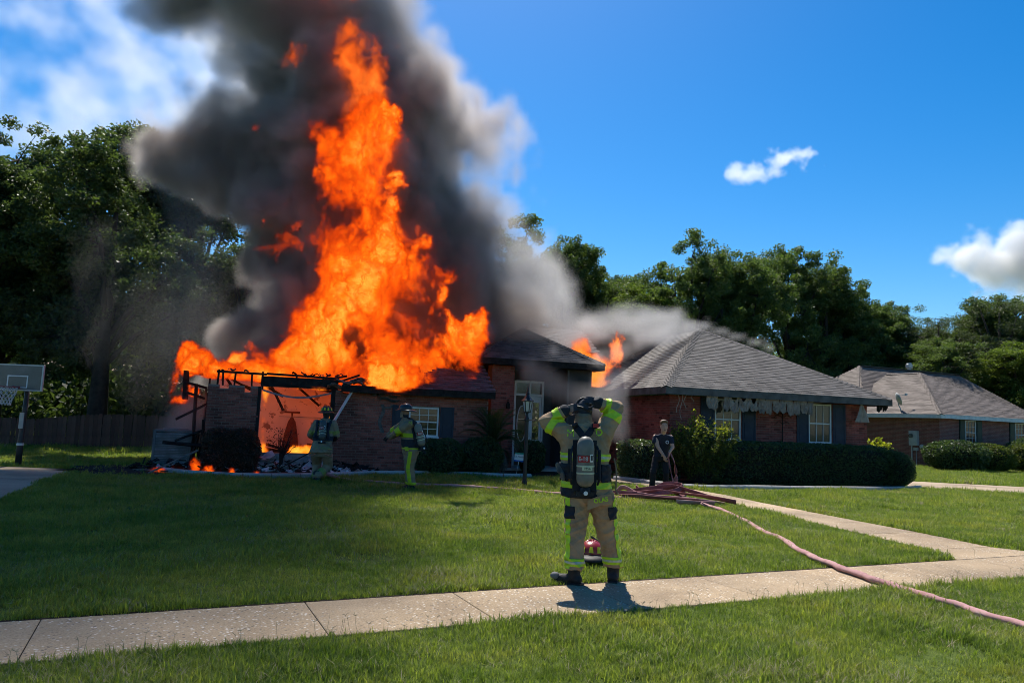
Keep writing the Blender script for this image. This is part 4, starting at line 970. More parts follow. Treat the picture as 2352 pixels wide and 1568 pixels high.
m_core = M('hedge_twigs', (.008, .009, .006), (.018, .018, .012), .95, 12, pos='Position')
m_burnleaf = leafmat('scorched_leaf', (.035, .024, .018), (.09, .056, .04), .2)
m_yleaf = leafmat('yellow_leaf', (.14, .17, .02), (.42, .40, .05), .5)
m_gleaf = leafmat('olive_leaf', (.05, .075, .018), (.13, .15, .035), .4)
def hpos(u, v): p = hw(u, v); return (p.x, p.y, 0)
hedge('hedge', hpos(17.55, -2.35), HT, 7.5, 1.15, 1.27, 42000, .062, m_hleaf, m_core, 'long clipped dark green hedge below the right wing windows', seed=3, bumps=.035)
hedge('hedge', hpos(12.75, -1.45), HT+R(10), 1.9, .95, 1.18, 11000, .066, m_hleaf2, m_core, 'shorter glossy hedge with sunlit top behind the man with the hose', seed=4, bumps=.05)
hedge('hedge', hpos(21.0, -2.5), HT, 1.1, 1.2, 1.15, 6000, .06, m_hleaf, m_core, 'rounded end of the hedge at the corner of the right wing', seed=9, bumps=.05, round_=.9)
hedge('shrub', hpos(.75, -.62), HT, 1.35, .8, 1.12, 9000, .055, m_burnleaf, m_core, 'scorched brown shrub left of the burnt-out window', 'shrub', seed=5, bumps=.08)
hedge('shrub', hpos(6.35, -.75), HT, 1.5, .9, 1.02, 9000, .06, m_hleaf, m_core, 'dark shrub below the left wing window', 'shrub', seed=6, bumps=.09, round_=.9)
hedge('shrub', hpos(7.65, -.55), HT, 1.3, .9, 1.08, 8000, .06, m_hleaf, m_core, 'dark shrub between the window and the palm', 'shrub', seed=7, bumps=.1, round_=.9)
hedge('shrub', hpos(9.7, .7), HT, .9, .7, 1.0, 5000, .06, m_hleaf, m_core, 'dark shrub beside the front door', 'shrub', seed=8, bumps=.1, round_=.9)
hedge('shrub', (23.1, 38.4, 0), .3, 3.0, 2.6, 1.55, 9000, .12, m_hleaf, m_core, 'big round shrub at the corner of the neighbour house', 'shrub', seed=21, bumps=.07, round_=.9)
hedge('shrub', (25.5, 39.3, 0), .3, 2.2, 2.0, 1.4, 6000, .12, m_gleaf, m_core, 'round sunlit shrub below the first neighbour window', 'shrub', seed=22, bumps=.07, round_=.9)
hedge('shrub', (29.2, 41.4, 0), .3, 3.2, 2.2, 1.8, 9000, .12, m_hleaf, m_core, 'dark shrub by the second neighbour window at the right edge', 'shrub', seed=23, bumps=.08, round_=.9)
hedge('shrub', (28.0, 40.0, 0), .3, 1.9, 1.6, 1.55, 5000, .12, m_gleaf, m_core, 'sunlit shrub in front of the dark one at the right edge', 'shrub', seed=24, bumps=.1, round_=.9)
def spray_bush(name, loc, stems, label, mat_lo, mat_hi, zsplit, leaf, seed, hgt, spread, nl=70, cat='shrub'):
    rg = np.random.default_rng(seed); root = empty(name, loc, 0, label, cat); q = MB(); lo, hi = [], []
    for k in range(stems):
        a = rg.uniform(0, 2*math.pi); rr = spread*math.sqrt(rg.uniform(0.02, 1)); z1 = hgt*rg.uniform(.5, 1)*(1-.35*(rr/spread)**2)
        p0 = np.array([rr*.15*math.cos(a), rr*.15*math.sin(a), 0]); p2 = np.array([rr*math.cos(a), rr*math.sin(a), z1]); p1 = (p0+p2)/2 + [0, 0, .15*z1]
        pts = [p0*(1-t)**2+2*p1*t*(1-t)+p2*t*t for t in np.linspace(0, 1, 8)]
        q.tube([tuple(p) for p in pts], [.012*(1-.8*t) for t in np.linspace(0, 1, 8)], 4)
        for j in range(nl):
            t = rg.uniform(.25, 1); i = min(6, int(t*7)); p = pts[i]+(pts[i+1]-pts[i])*(t*7-i) + rg.normal(size=3)*.055
            (hi if p[2] > zsplit + rg.normal()*.08 else lo).append(p)
    q.build('stems', m_bark, root)
    for nm, arr, mt in (('foliage', lo, mat_lo), ('new_leaves', hi, mat_hi)):
        if len(arr):
            V, F = leaf_arrays(np.array(arr), leaf, rg, .3, .55); mobj(nm, fast_mesh(nm, V, F, mt), root)
    return root
p = hw(13.95, -2.45); spray_bush('shrub', (p.x, p.y, 0), 150, 'loose tall shrub with yellow sunlit tips behind the man with the hose', m_gleaf, m_yleaf, 1.55, .075, 31, 2.3, 1.05, 95)
spray_bush('shrub', (17.9, 36.2, 0), 26, 'yellow-green leafy plant at the gap between the two houses', m_yleaf, m_yleaf, .5, .16, 32, 1.75, .75, 45)
# burnt bare shrub in front of the opening
rgb = random.Random(3); bs_ = empty('burnt_shrub', hpos(2.05, -.62), 0, 'bare blackened shrub standing before the glowing opening', 'shrub'); q = MB()
for k in range(22):
    a = rgb.uniform(0, 6.28); r1 = rgb.uniform(.05, .42); h1 = rgb.uniform(.55, 1.22)
    pts = [(.04*math.cos(a)*t, .04*math.sin(a)*t, .35*t) for t in (0, 1)] + [(r1*math.cos(a)*t + rgb.uniform(-.03, .03), r1*math.sin(a)*t*.7, .35+(h1-.35)*t) for t in (.3, .6, .85, 1)]
    q.tube(pts, [.022, .018, .012, .009, .006, .003], 4)
    for j in range(3):
        b0 = Vector(pts[rgb.choice((3, 4, 5))]); q.tube([b0, b0+Vector((rgb.uniform(-.12, .12), rgb.uniform(-.1, .1), rgb.uniform(.02, .12)))], [.005, .002], 3)
q.build('branches_core', m_char, bs_)
V, F = leaf_arrays(np.array([(rgb.uniform(-.4, .4), rgb.uniform(-.3, .3), rgb.uniform(.65, 1.2)) for _ in range(260)]), .05, np.random.default_rng(4)); mobj('withered_leaves', fast_mesh('withered_leaves', V, F, m_burnleaf), bs_)

# sago palm beside the porch
sp = empty('sago_palm', (-.42, 22.55, 0), 0, 'sago palm with arching fronds beside the porch pillar', 'palm')
m_frond = leafmat('sago_frond', (.04, .06, .022), (.085, .11, .04), .35, rough=.4); m_dead = leafmat('dead_frond', (.07, .065, .058), (.15, .14, .125), .2)
q = MB(); q.lathe([(.22, 0), (.26, .2), (.24, .5), (.2, .8), (.1, .95)], 14); q.build('trunk', m_bark, sp)
def frond_mesh(L, arch, mat, nm):
    VV, FF, o = [], [], 0; N = 30
    for i in range(N):
        t = (i+1.5)/N; x = L*(t-.12*arch*t*t); z = L*(.9*t - (.55+.5*arch)*t*t)
        for s_ in (-1, 1):
            ll = .20*math.sin(math.pi*min(1, t*.9+.08))**.6+.03; w_ = .012
            b_ = np.array([x, 0, z]); tip = b_ + np.array([ll*.55, s_*ll*.8, ll*.25]); mid = (b_+tip)/2
            VV += [b_, mid+[w_, 0, 0], tip, mid-[w_, 0, 0]]; FF.append((o, o+1, o+2, o+3)); o += 4
    for i in range(12):
        t0, t1 = i/12, (i+1)/12; f = lambda t: np.array([L*(t-.12*arch*t*t), 0, L*(.9*t-(.55+.5*arch)*t*t)])
        a, b_ = f(t0), f(t1); VV += [a+[0, .008, 0], a-[0, .008, 0], b_-[0, .006, 0], b_+[0, .006, 0]]; FF.append((o, o+1, o+2, o+3)); o += 4
    return fast_mesh(nm, np.array(VV), np.array(FF), mat)
fms = [frond_mesh(1.15, a, m_frond, 'frond') for a in (0, .4, .8)]; dm = frond_mesh(.75, 1.0, m_dead, 'dead_frond')
for k in range(52):
    tl = random.uniform(-.75, .25); mobj('frond', fms[0 if tl < -.4 else 1 if tl < 0 else 2], sp, (0, 0, .92), Euler((0, tl, k*2.399)), (1, 1, 1))
for k in range(26): mobj('dead_frond', dm, sp, (0, 0, .8+random.uniform(-.2, .05)), Euler((0, random.uniform(.75, 1.25), k*2.399+.7)))

# ---- lawn grass: blades instanced on points
def inside(poly, X, Y):
    c = np.zeros(len(X), bool); n = len(poly)
    for i in range(n):
        x0, y0 = poly[i]; x1, y1 = poly[(i+1) % n]
        k = ((y0 > Y) != (y1 > Y)) & (X < (x1-x0)*(Y-y0)/(y1-y0+1e-12)+x0); c ^= k
    return c
def clump(seed, blades, hgt, wd, spread, lean):
    rg = np.random.default_rng(seed); V, F, o = [], [], 0
    for k in range(blades):
        a = rg.uniform(0, 6.28); r_ = spread*math.sqrt(rg.uniform(0, 1)); b = np.array([r_*math.cos(a), r_*math.sin(a), 0]); h = hgt*rg.uniform(.55, 1.15); la = rg.uniform(0, 6.28); l = lean*h*rg.uniform(.2, 1.3); w_ = wd*rg.uniform(.7, 1.2)
        d = np.array([math.cos(la), math.sin(la), 0]); s = np.array([-d[1], d[0], 0])*w_/2
        m1 = b + d*l*.3 + [0, 0, h*.6]; tip = b + d*l + [0, 0, h]
        V += [b-s, b+s, m1+s*.8, m1-s*.8, tip]; F += [(o, o+1, o+2), (o, o+2, o+3), (o+3, o+2, o+4)]; o += 5
    return np.array(V), np.array(F)
m_grass = leafmat('grass_blade', (.115, .172, .034), (.29, .34, .08), .48, rough=.5, tcol=(1.25, 1.3, .5))
def patchy(m):
    n = m.node_tree; bs = n.nodes['Principled BSDF']; src = bs.inputs['Base Color'].links[0].from_socket
    v = coords(n, 'Position'); f1 = ramp(n, noise(n, v, .9, 4, .6), [(.36, (.62, .74, .55)), (.52, (1, 1, 1)), (.68, (1.35, 1.12, 1.15))]); f2 = ramp(n, noise(n, v, 5, 3, .6), [(.3, (.72, .76, .7)), (.7, (1.22, 1.18, 1.2))])
    c = mixc(n, 1.0, mixc(n, 1.0, src, f1, 'MULTIPLY'), f2, 'MULTIPLY'); n.links.new(c, bs.inputs['Base Color'])
    for x in n.nodes:
        if x.type == 'BSDF_TRANSLUCENT': n.links.new(mixc(n, 1.0, c, (1.25, 1.3, .5), 'MULTIPLY'), x.inputs['Color'])
patchy(m_grass)
m_straw = M('seed_stalk', (.22, .2, .1), (.32, .27, .16), .8, 10)
gobs = []
for i, kw in enumerate([dict(blades=10, hgt=.055, wd=.0055, spread=.05, lean=1.0), dict(blades=9, hgt=.045, wd=.006, spread=.055, lean=1.5), dict(blades=8, hgt=.075, wd=.005, spread=.045, lean=.8)]):
    V, F = clump(40+i, **kw); gobs.append(bpy.data.objects.new('grass_tuft_source', fast_mesh('grass_tuft', V, F, m_grass)))
V, F = clump(47, blades=6, hgt=.06, wd=.005, spread=.05, lean=1.4); gobs.append(bpy.data.objects.new('dry_tuft_source', fast_mesh('dry_tuft', V, F, m_straw)))
rg = np.random.default_rng(77)
SWP = [SW0+SWD*-9.5-SWN*.055, SW0+SWD*17-SWN*.055, SW0+SWD*17+SWN*(SWW+.005), SW0+SWD*-9.5+SWN*(SWW+.005)]; SWP = [(p.x, p.y) for p in SWP]
footp = [hw(u, v) for u, v in ((-.1, -.1), (8, -.1), (12.9, -.6), (13, -2.9), (21.5, -2.9), (21.5, 10), (-.1, 10))]; footp = [(p.x, p.y) for p in footp]
PX, PY, PS = [], [], []
for y0, y1, dens, scl in [(3.2, 5.5, 1500, .95), (5.5, 8.0, 1150, 1.0), (8, 11, 760, 1.1), (11, 16, 420, 1.3), (16, 24, 210, 1.6), (24, 42, 60, 2.3)]:
    n = int((y1-y0)*(1.52*y1+1.6)*dens); yv = rg.uniform(y0, y1, n); xv = rg.uniform(-.76*y1-.8, .76*y1+.8, n)
    ok = np.abs(xv) < .76*yv+.8; PX.append(xv[ok]); PY.append(yv[ok]); PS.append(np.full(ok.sum(), scl)*rg.uniform(.7, 1.25, ok.sum()))
PX, PY, PS = map(np.concatenate, (PX, PY, PS))
bad = np.zeros(len(PX), bool)
for pl_ in (SWP, FWPOLY, LDPOLY, NDPOLY, BEDLP, BEDRP, footp): bad |= inside(pl_, PX, PY)
ashd = inside(ASH, PX, PY) & (rg.uniform(0, 1, len(PX)) < .93)
bare = (np.sin(PX*2.1+PY*1.3)+np.sin(PX*.9-PY*2.7+1)+np.sin(PX*4.3+2)*np.sin(PY*3.9)) > 1.75
keep_ = ~(bad | ashd | (bare & (rg.uniform(0, 1, len(PX)) < .7))); PX, PY, PS = PX[keep_], PY[keep_], PS[keep_]
patch = .85+.22*np.sin(PX*1.7+np.sin(PY*1.1)*2)+.2*np.sin(PY*2.3+PX*.6)*np.sin(PX*3.1+1); PS = PS*np.clip(patch, .6, 1.3)
NP_ = len(PX)
me = bpy.data.meshes.new('lawn_grass'); me.vertices.add(NP_); me.vertices.foreach_set('co', np.stack([PX, PY, np.full(NP_, .002)], 1).astype(np.float32).ravel())
for nm, tp, arr in (('rot', 'FLOAT', rg.uniform(0, 6.28, NP_)), ('scl', 'FLOAT', PS), ('kind', 'INT', np.where(rg.uniform(0, 1, NP_) < .03+.10*(np.sin(PX*1.3+2)*np.sin(PY*1.1) > .45), 3, rg.integers(0, 3, NP_)))):
    at = me.attributes.new(nm, tp, 'POINT'); at.data.foreach_set('value', arr.astype(np.float32 if tp == 'FLOAT' else np.int32))
lawn = bpy.data.objects.new('lawn_grass', me); link(lawn); tag(lawn, 'mown green grass blades covering the front lawns', 'grass', kind='stuff'); me.materials.append(m_grass)
ng = bpy.data.node_groups.new('grass_scatter', 'GeometryNodeTree')
ng.interface.new_socket('Geometry', in_out='INPUT', socket_type='NodeSocketGeometry'); ng.interface.new_socket('Geometry', in_out='OUTPUT', socket_type='NodeSocketGeometry')
N = ng.nodes; gi = N.new('NodeGroupInput'); go = N.new('NodeGroupOutput'); jn = N.new('GeometryNodeJoinGeometry')
def nattr(nm, tp):
    a = N.new('GeometryNodeInputNamedAttribute'); a.data_type = tp; a.inputs[0].default_value = nm; return a.outputs[0]
cx = N.new('ShaderNodeCombineXYZ'); ng.links.new(nattr('rot', 'FLOAT'), cx.inputs[2]); kd = nattr('kind', 'INT'); sclo = nattr('scl', 'FLOAT')
for i, go_ in enumerate(gobs):
    oi = N.new('GeometryNodeObjectInfo'); oi.inputs['Object'].default_value = go_; oi.inputs['As Instance'].default_value = True
    ip = N.new('GeometryNodeInstanceOnPoints'); cmp_ = N.new('FunctionNodeCompare'); cmp_.data_type = 'INT'; cmp_.operation = 'EQUAL'
    ng.links.new(kd, cmp_.inputs[2]); cmp_.inputs[3].default_value = i
    ng.links.new(gi.outputs[0], ip.inputs['Points']); ng.links.new(cmp_.outputs[0], ip.inputs['Selection']); ng.links.new(oi.outputs['Geometry'], ip.inputs['Instance']); ng.links.new(cx.outputs[0], ip.inputs['Rotation']); ng.links.new(sclo, ip.inputs['Scale']); ng.links.new(ip.outputs[0], jn.inputs[0])
ng.links.new(jn.outputs[0], go.inputs[0]); lawn.modifiers.new('scatter', 'NODES').node_group = ng
print('grass tufts', NP_)
# seed stalks along the street side of the sidewalk
q = MB()
for k in range(330):
    a = random.uniform(-5, 13); o_ = random.choice((SWW+random.uniform(-.02, .16), SWW+random.uniform(0, .3))) if k < 270 else -random.uniform(.08, .3)
    p = SW0 + SWD*a + SWN*o_; h = random.uniform(.06, .15); lx, ly = random.uniform(-.05, .05), random.uniform(-.05, .05); b0 = Vector((p.x, p.y, 0)); t0 = b0+Vector((lx, ly, h))
    q.tube([b0, (b0+t0)/2+Vector((lx*.2, 0, 0)), t0], [.0016, .0013, .0009], 3, cap=False)
    for j in range(random.choice((2, 3, 3, 4))):
        an = random.uniform(0, 6.28); q.tube([t0, t0+Vector((.026*math.cos(an), .026*math.sin(an), random.uniform(.005, .025)))], [.0016, .0008], 3, cap=False)
q.build('seed_stalks', m_straw, kind='stuff', label='thin seed stalks of grass along the sidewalk edge', cat='grass')

# ================================================================ people and hose
import bmesh
from mathutils.bvhtree import BVHTree
def capsule(mb, p, q, r1, r2, n=14, sc_=None):
    p, q = Vector(p), Vector(q); d = (q-p); l = d.length; t = d.normalized(); pts, rs = [], []
    for a in np.linspace(-90, 0, 5): pts.append(p + t*r1*math.sin(R(a))); rs.append(max(.001, r1*math.cos(R(a))))
    for k in (1/3, 2/3): pts.append(p+d*k); rs.append(r1+(r2-r1)*k)
    for a in np.linspace(0, 90, 5): pts.append(q + t*r2*math.sin(R(a))); rs.append(max(.001, r2*math.cos(R(a))))
    mb.tube(pts, rs, n); return mb
def loft(mb, rings, n=22):
    """rings: (cx, cy, z, rx, ry[, rot])"""
    P = []
    for g_ in rings:
        cx, cy, z, rx, ry = g_[:5]; ro = g_[5] if len(g_) > 5 else 0
        P.append([Vector((cx, cy, z)) + Matrix.Rotation(ro, 3, 'Z') @ Vector((rx*math.cos(a), ry*math.sin(a), 0)) for a in np.linspace(0, 2*math.pi, n+1)[:-1]])
    vs = [p for r_ in P for p in r_]; m = len(P); fs = [(i*n+k, i*n+(k+1) % n, (i+1)*n+(k+1) % n, (i+1)*n+k) for i in range(m-1) for k in range(n)]
    fs += [tuple(range(n))[::-1], tuple((m-1)*n+k for k in range(n))]; mb.add(vs, fs); return mb
def remeshed(name, mb, voxel, mat, parent, smooth=5, wr=0.0, wf=1.0, seed=0.0, mat_fn=None, mats=()):
    me = bpy.data.meshes.new(name); me.from_pydata(mb.v, [], mb.f); o = bpy.data.objects.new(name, me); col.objects.link(o)
    m = o.modifiers.new('r', 'REMESH'); m.mode = 'VOXEL'; m.voxel_size = voxel; m.adaptivity = 0
    s = o.modifiers.new('s', 'SMOOTH'); s.factor = .5; s.iterations = smooth
    dg = bpy.context.evaluated_depsgraph_get(); me2 = bpy.data.meshes.new_from_object(o.evaluated_get(dg)); bpy.data.objects.remove(o); bpy.data.meshes.remove(me); me2.name = name
    if wr:
        n = len(me2.vertices); co_ = np.empty(n*3, np.float32); me2.vertices.foreach_get('co', co_); co_ = co_.reshape(-1, 3); nr = np.empty(n*3, np.float32); me2.vertices.foreach_get('normal', nr); nr = nr.reshape(-1, 3)
        x, y, z = co_.T*wf; s_ = seed
        a = np.sin(21*z + 9*x + 2.2*np.sin(7*x+5*y+s_) + 1.5*np.sin(11*y+4*z+s_)); b = np.sin(15*x - 17*z + 2.5*np.sin(9*z+s_*2) + 1.6*np.sin(12*y)); c = np.sin(33*z+14*y + 2*np.sin(13*x+s_))
        gate = .5+.5*np.sin(5*x+6*z+s_*1.7+1.5*np.sin(8*y))
        d = (1-np.abs(a))**2*gate + (1-np.abs(b))**2*(1-gate)*.9 + .35*(1-np.abs(c))**2 - .45
        co_ += nr*(wr*d)[:, None]; me2.vertices.foreach_set('co', co_.ravel()); me2.update()
    me2.materials.clear(); me2.materials.append(mat)
    if mat_fn:
        for mm in mats: me2.materials.append(mm)
        for pl_ in me2.polygons: pl_.material_index = mat_fn(pl_.center)
    me2.shade_smooth(); return mobj(name, me2, parent)
def band(src, name, mat, planes, keep_fn, off, parent):
    """slice of a garment: planes = [(point, normal)] keep the side the normals point to"""
    bm = bmesh.new(); bm.from_mesh(src.data)
    for p, nrm in planes:
        bmesh.ops.bisect_plane(bm, geom=bm.verts[:]+bm.edges[:]+bm.faces[:], plane_co=p, plane_no=nrm, clear_inner=True, clear_outer=False)
    bmesh.ops.delete(bm, geom=[f for f in bm.faces if not keep_fn(f.calc_center_median())], context='FACES')
    bm.normal_update()
    if not bm.faces: bm.free(); return None
    for v in bm.verts: v.co += v.normal*off
    ex = bmesh.ops.extrude_face_region(bm, geom=bm.faces[:]); vs = [g_ for g_ in ex['geom'] if isinstance(g_, bmesh.types.BMVert)]
    for v in vs: v.co -= v.normal*off*.8
    me = bpy.data.meshes.new(name); bm.to_mesh(me); bm.free(); me.materials.append(mat); me.shade_smooth(); return mobj(name, me, parent)
def zband(src, name, mat, z0, z1, parent, keep_fn, off=.006, tilt=(0, 0, 1)):
    n_ = Vector(tilt).normalized(); return band(src, name, mat, [((0, 0, z0), n_), ((0, 0, z1), -n_)], keep_fn, off, parent)
def limbband(src, name, mat, p, q, t0, t1, rad, parent, off=.006):
    p, q = Vector(p), Vector(q); d = q-p; n_ = d.normalized()
    def kp(c):
        t = max(-.2, min(1.2, (c-p).dot(d)/d.length_squared)); return (c-(p+d*t)).length < rad
    return band(src, name, mat, [(p+d*t0, n_), (p+d*t1, -n_)], kp, off, parent)
def ribbon(src, name, mat, p, q, out, half, z0, z1, parent, off=.006):
    """strip running down a limb on its outer side"""
    p, q, out = Vector(p), Vector(q), Vector(out).normalized(); d = (q-p).normalized(); s = d.cross(out).normalized()
    return band(src, name, mat, [(p+s*half, -s), (p-s*half, s), ((0, 0, z0), (0, 0, 1)), ((0, 0, z1), (0, 0, -1))], lambda c: (c-p-d*((c-p).dot(d))).dot(out) > 0.02 and (c-p-d*((c-p).dot(d))).length < .24, off, parent)
def project_y(o, src, dirn, off=.004):
    """lay lettering onto a garment along dirn"""
    bv = BVHTree.FromPolygons([v.co for v in src.data.vertices], [p.vertices[:] for p in src.data.polygons]); dirn = Vector(dirn).normalized()
    for v in o.data.vertices:
        h = bv.ray_cast(v.co - dirn*1.0, dirn)
        if h[0] is not None: v.co = h[0] - dirn*(off)
    o.data.update()
def hand(mb, w, d, palm, size=1.0, curl=.5, side=1):
    """palm, four fingers, thumb rooted at the side of the palm; d = finger direction, palm = palm normal"""
    w, d, pn = Vector(w), Vector(d).normalized(), Vector(palm).normalized(); pn = (pn - d*pn.dot(d)).normalized(); s = d.cross(pn).normalized()*side; S = size
    for k in range(4):
        a = (k-1.5)*.021*S; capsule(mb, w + s*a*.75, w + d*.085*S + s*a, .014*S, .012*S, 8)
        l = (.072, .08, .075, .058)[k]*S; p0 = w + d*.088*S + s*a; c1 = curl*.6; dd = d
        for j, fr in enumerate((.45, .32, .23)):
            dd = (dd*math.cos(c1) + pn*math.sin(c1)).normalized(); p1 = p0 + dd*l*fr; capsule(mb, p0, p1, (.0098-.0008*j)*S, (.0092-.0009*j)*S, 8); p0 = p1; c1 = curl*(.75 if j == 0 else .5)
    tb = w + d*.03*S - s*.028*S; td = (d*.6 - s*.75 + pn*.35).normalized(); t1 = tb + td*.04*S; capsule(mb, w+d*.015*S, tb, .015*S, .014*S, 8); capsule(mb, tb, t1, .0125*S, .0115*S, 8)
    capsule(mb, t1, t1 + (td*.6+d*.6+pn*.3).normalized()*.034*S, .0115*S, .009*S, 8)
m_skin = M('skin', (.42, .24, .17), (.50, .30, .22), .55, 14, 4, .15, 60, .002)
m_skin_d = M('sooty_skin', (.16, .10, .08), (.33, .21, .16), .6, 18, 4, .15, 60, .002)
def turnout(name, c1, c2):
    m, n, bs, out = newmat(name); v = coords(n, 'Object')
    cc = ramp(n, noise(n, v, 5, 5, .6), [(.3, c1), (.7, c2)])
    dirt = ramp(n, noise(n, v, 3.2, 6, .65), [(.5, (1, 1, 1)), (.72, (.45, .42, .4))]); cc = mixc(n, .8, cc, dirt, 'MULTIPLY')
    n.links.new(cc, bs.inputs['Base Color']); bs.inputs['Roughness'].default_value = .85; bs.inputs['Specular IOR Level'].default_value = .15
    w1 = nd(n, 'ShaderNodeTexWave'); w1.inputs['Scale'].default_value = 160; n.links.new(v, w1.inputs['Vector'])
    bump(n, bs, mth(n, 'ADD', noise(n, v, 14, 5, .6), mth(n, 'MULTIPLY', w1.outputs[1], .08)), .55, .02); return m
m_tan = turnout('tan_turnout', (.36, .235, .135), (.46, .315, .19)); m_tan2 = turnout('darkened_turnout', (.20, .15, .098), (.28, .215, .145))  # second tan darkened to paint the shade on the two rear firefighters
m_lime = M('lime_reflective', (.42, .62, .01), (.50, .72, .015), .45, 30, 3, .1, spec=.5)
m_lime2 = M('shaded_yellow_reflective', (.34, .42, .01), (.42, .50, .015), .5, 30, 3, .1); m_lime3 = M('shaded_reflective', (.17, .20, .05), (.25, .28, .07), .6, 30, 3, .1)  # dimmer lime copies, the rear firefighters' shade painted into the colour
m_silver = M('silver_reflective', (.42, .44, .30), (.55, .58, .40), .35, 30, 3, spec=.5)
m_navy = M('navy_web', (.010, .012, .018), (.022, .025, .034), .75, 20, 4, .3, 90, .003)
m_rubber = M('black_rubber', (.010, .010, .011), (.022, .022, .023), .6, 12, 4, .3, 50, .004)
m_tank = M('tank_wrap', (.13, .125, .105), (.20, .19, .165), .5, 9, 5, .1, 40, .002)
m_label = M('red_label', (.32, .02, .02), (.36, .03, .03), .5, 9); m_white = M('white_print', (.7, .7, .68), (.78, .78, .76), .6, 9)
m_glove = M('grey_glove', (.10, .10, .10), (.24, .24, .23), .8, 9, 4, .3)
m_dkband = M('tank_band', (.03, .03, .03), (.05, .05, .05), .5, 9)

def air_tank(parent, Mt, num, maker=None, L=.50, r_=.088, bottle=m_tank):
    """breathing-air bottle in local frame: axis +Z from 0 to L, outer face toward -Y"""
    t = empty('air_tank'); t.parent = parent
    q = MB(); prof = [(.03, 0), (.06, .015), (r_*.95, .05), (r_, .08), (r_, L-.12), (r_*.94, L-.07), (r_*.75, L-.03), (r_*.4, L-.006), (.005, L)]; q.lathe(prof, 24, Mt); q.build('bottle', bottle, t, smooth=True)
    for z in (.13, .20, .30): q = MB(); q.lathe([(r_+.001, z), (r_+.0025, z+.002), (r_+.0025, z+.014), (r_+.001, z+.016)], 24, Mt, cap=False); q.build('bottle_band', m_silver if z != .30 else m_dkband, t)
    def wrap(name, mat, a0, a1, z0, z1, rr):
        q = MB(); q.grid([[Mt @ Vector((rr*math.sin(a), -rr*math.cos(a), z)) for z in (z0, z1)] for a in np.linspace(a0, a1, 9)], .002); return q.build(name, mat, t)
    wrap('number_label', m_label, -1.05, .35, .245, .31, r_+.0035)
    def curved(txt, size, a, z, mat, rr, bold=.002):
        o = lettering(txt, size, mat, t, FACE, bold=bold)
        for v in o.data.vertices:
            aa = a + v.co.x/rr; v.co = Mt @ Vector((rr*math.sin(aa), -rr*math.cos(aa), z+v.co.z))
        o.data.update()
    curved(num, .055, -.35, .278, m_white, r_+.0065)
    if maker: wrap('maker_tag', m_silver, -.45, .75, .165, .195+.01, r_+.0035); curved(maker, .036, .15, .185, m_navy, r_+.0065)
    wrap('strap_buckle', m_white, .42, .85, .25, .325, r_+.004); wrap('buckle_centre', m_dkband, .50, .77, .262, .313, r_+.006)
    q = MB(); q.lathe([(.05, -.07), (.055, -.05), (.045, -.005)], 14, Mt); q.box((-.085, -.03, -.085), (.085, .05, -.045), Mt); q.lathe([(.03, 0), (.03, .03), (.02, .034)], 12, Mt @ Matrix.Translation((0, -.03, -.055)) @ Matrix.Rotation(math.pi/2, 4, 'X')); q.build('valve', m_rubber, t)
    q = MB(); q.lathe([(.022, .031), (.022, .036), (.003, .037)], 12, Mt @ Matrix.Translation((0, -.03, -.055)) @ Matrix.Rotation(math.pi/2, 4, 'X')); q.build('pressure_gauge', m_white, t)
    q = MB(); q.box((-.12, .07, -.04), (.12, .10, L-.04), Mt)
    for sx in (-1, 1): q.tube([Mt @ Vector((sx*.13, .06, .02)), Mt @ Vector((sx*.145, .0, .08)), Mt @ Vector((sx*.145, .0, .33)), Mt @ Vector((sx*.12, .06, .40))], .011, 6)
    q.build('backplate', m_navy, t); return t
def boot(parent, ank, toe, ht=.30, mat=None):
    a, d = Vector(ank), Vector(toe).normalized(); q = MB()
    capsule(q, (a.x, a.y, .07), (a.x, a.y, ht), .062, .072); capsule(q, Vector((a.x, a.y, .06))-d*.03, Vector((a.x, a.y, .045))+d*.17, .058, .05)
    o = remeshed('boot', q, .009, mat or m_rubber, parent, 3, .004, 2)
    s = MB(); n_ = d.cross(Vector((0, 0, 1))); c = Vector((a.x, a.y, 0))
    pts = [c - d*.095 + n_*.045, c - d*.095 - n_*.045, c - n_*.055, c + d*.14 - n_*.058, c + d*.21 - n_*.03, c + d*.21 + n_*.03, c + d*.14 + n_*.058, c + n_*.055]
    s.prism([(p.x, p.y) for p in pts], .0, .03); s.build('sole', m_rubber, o); return o
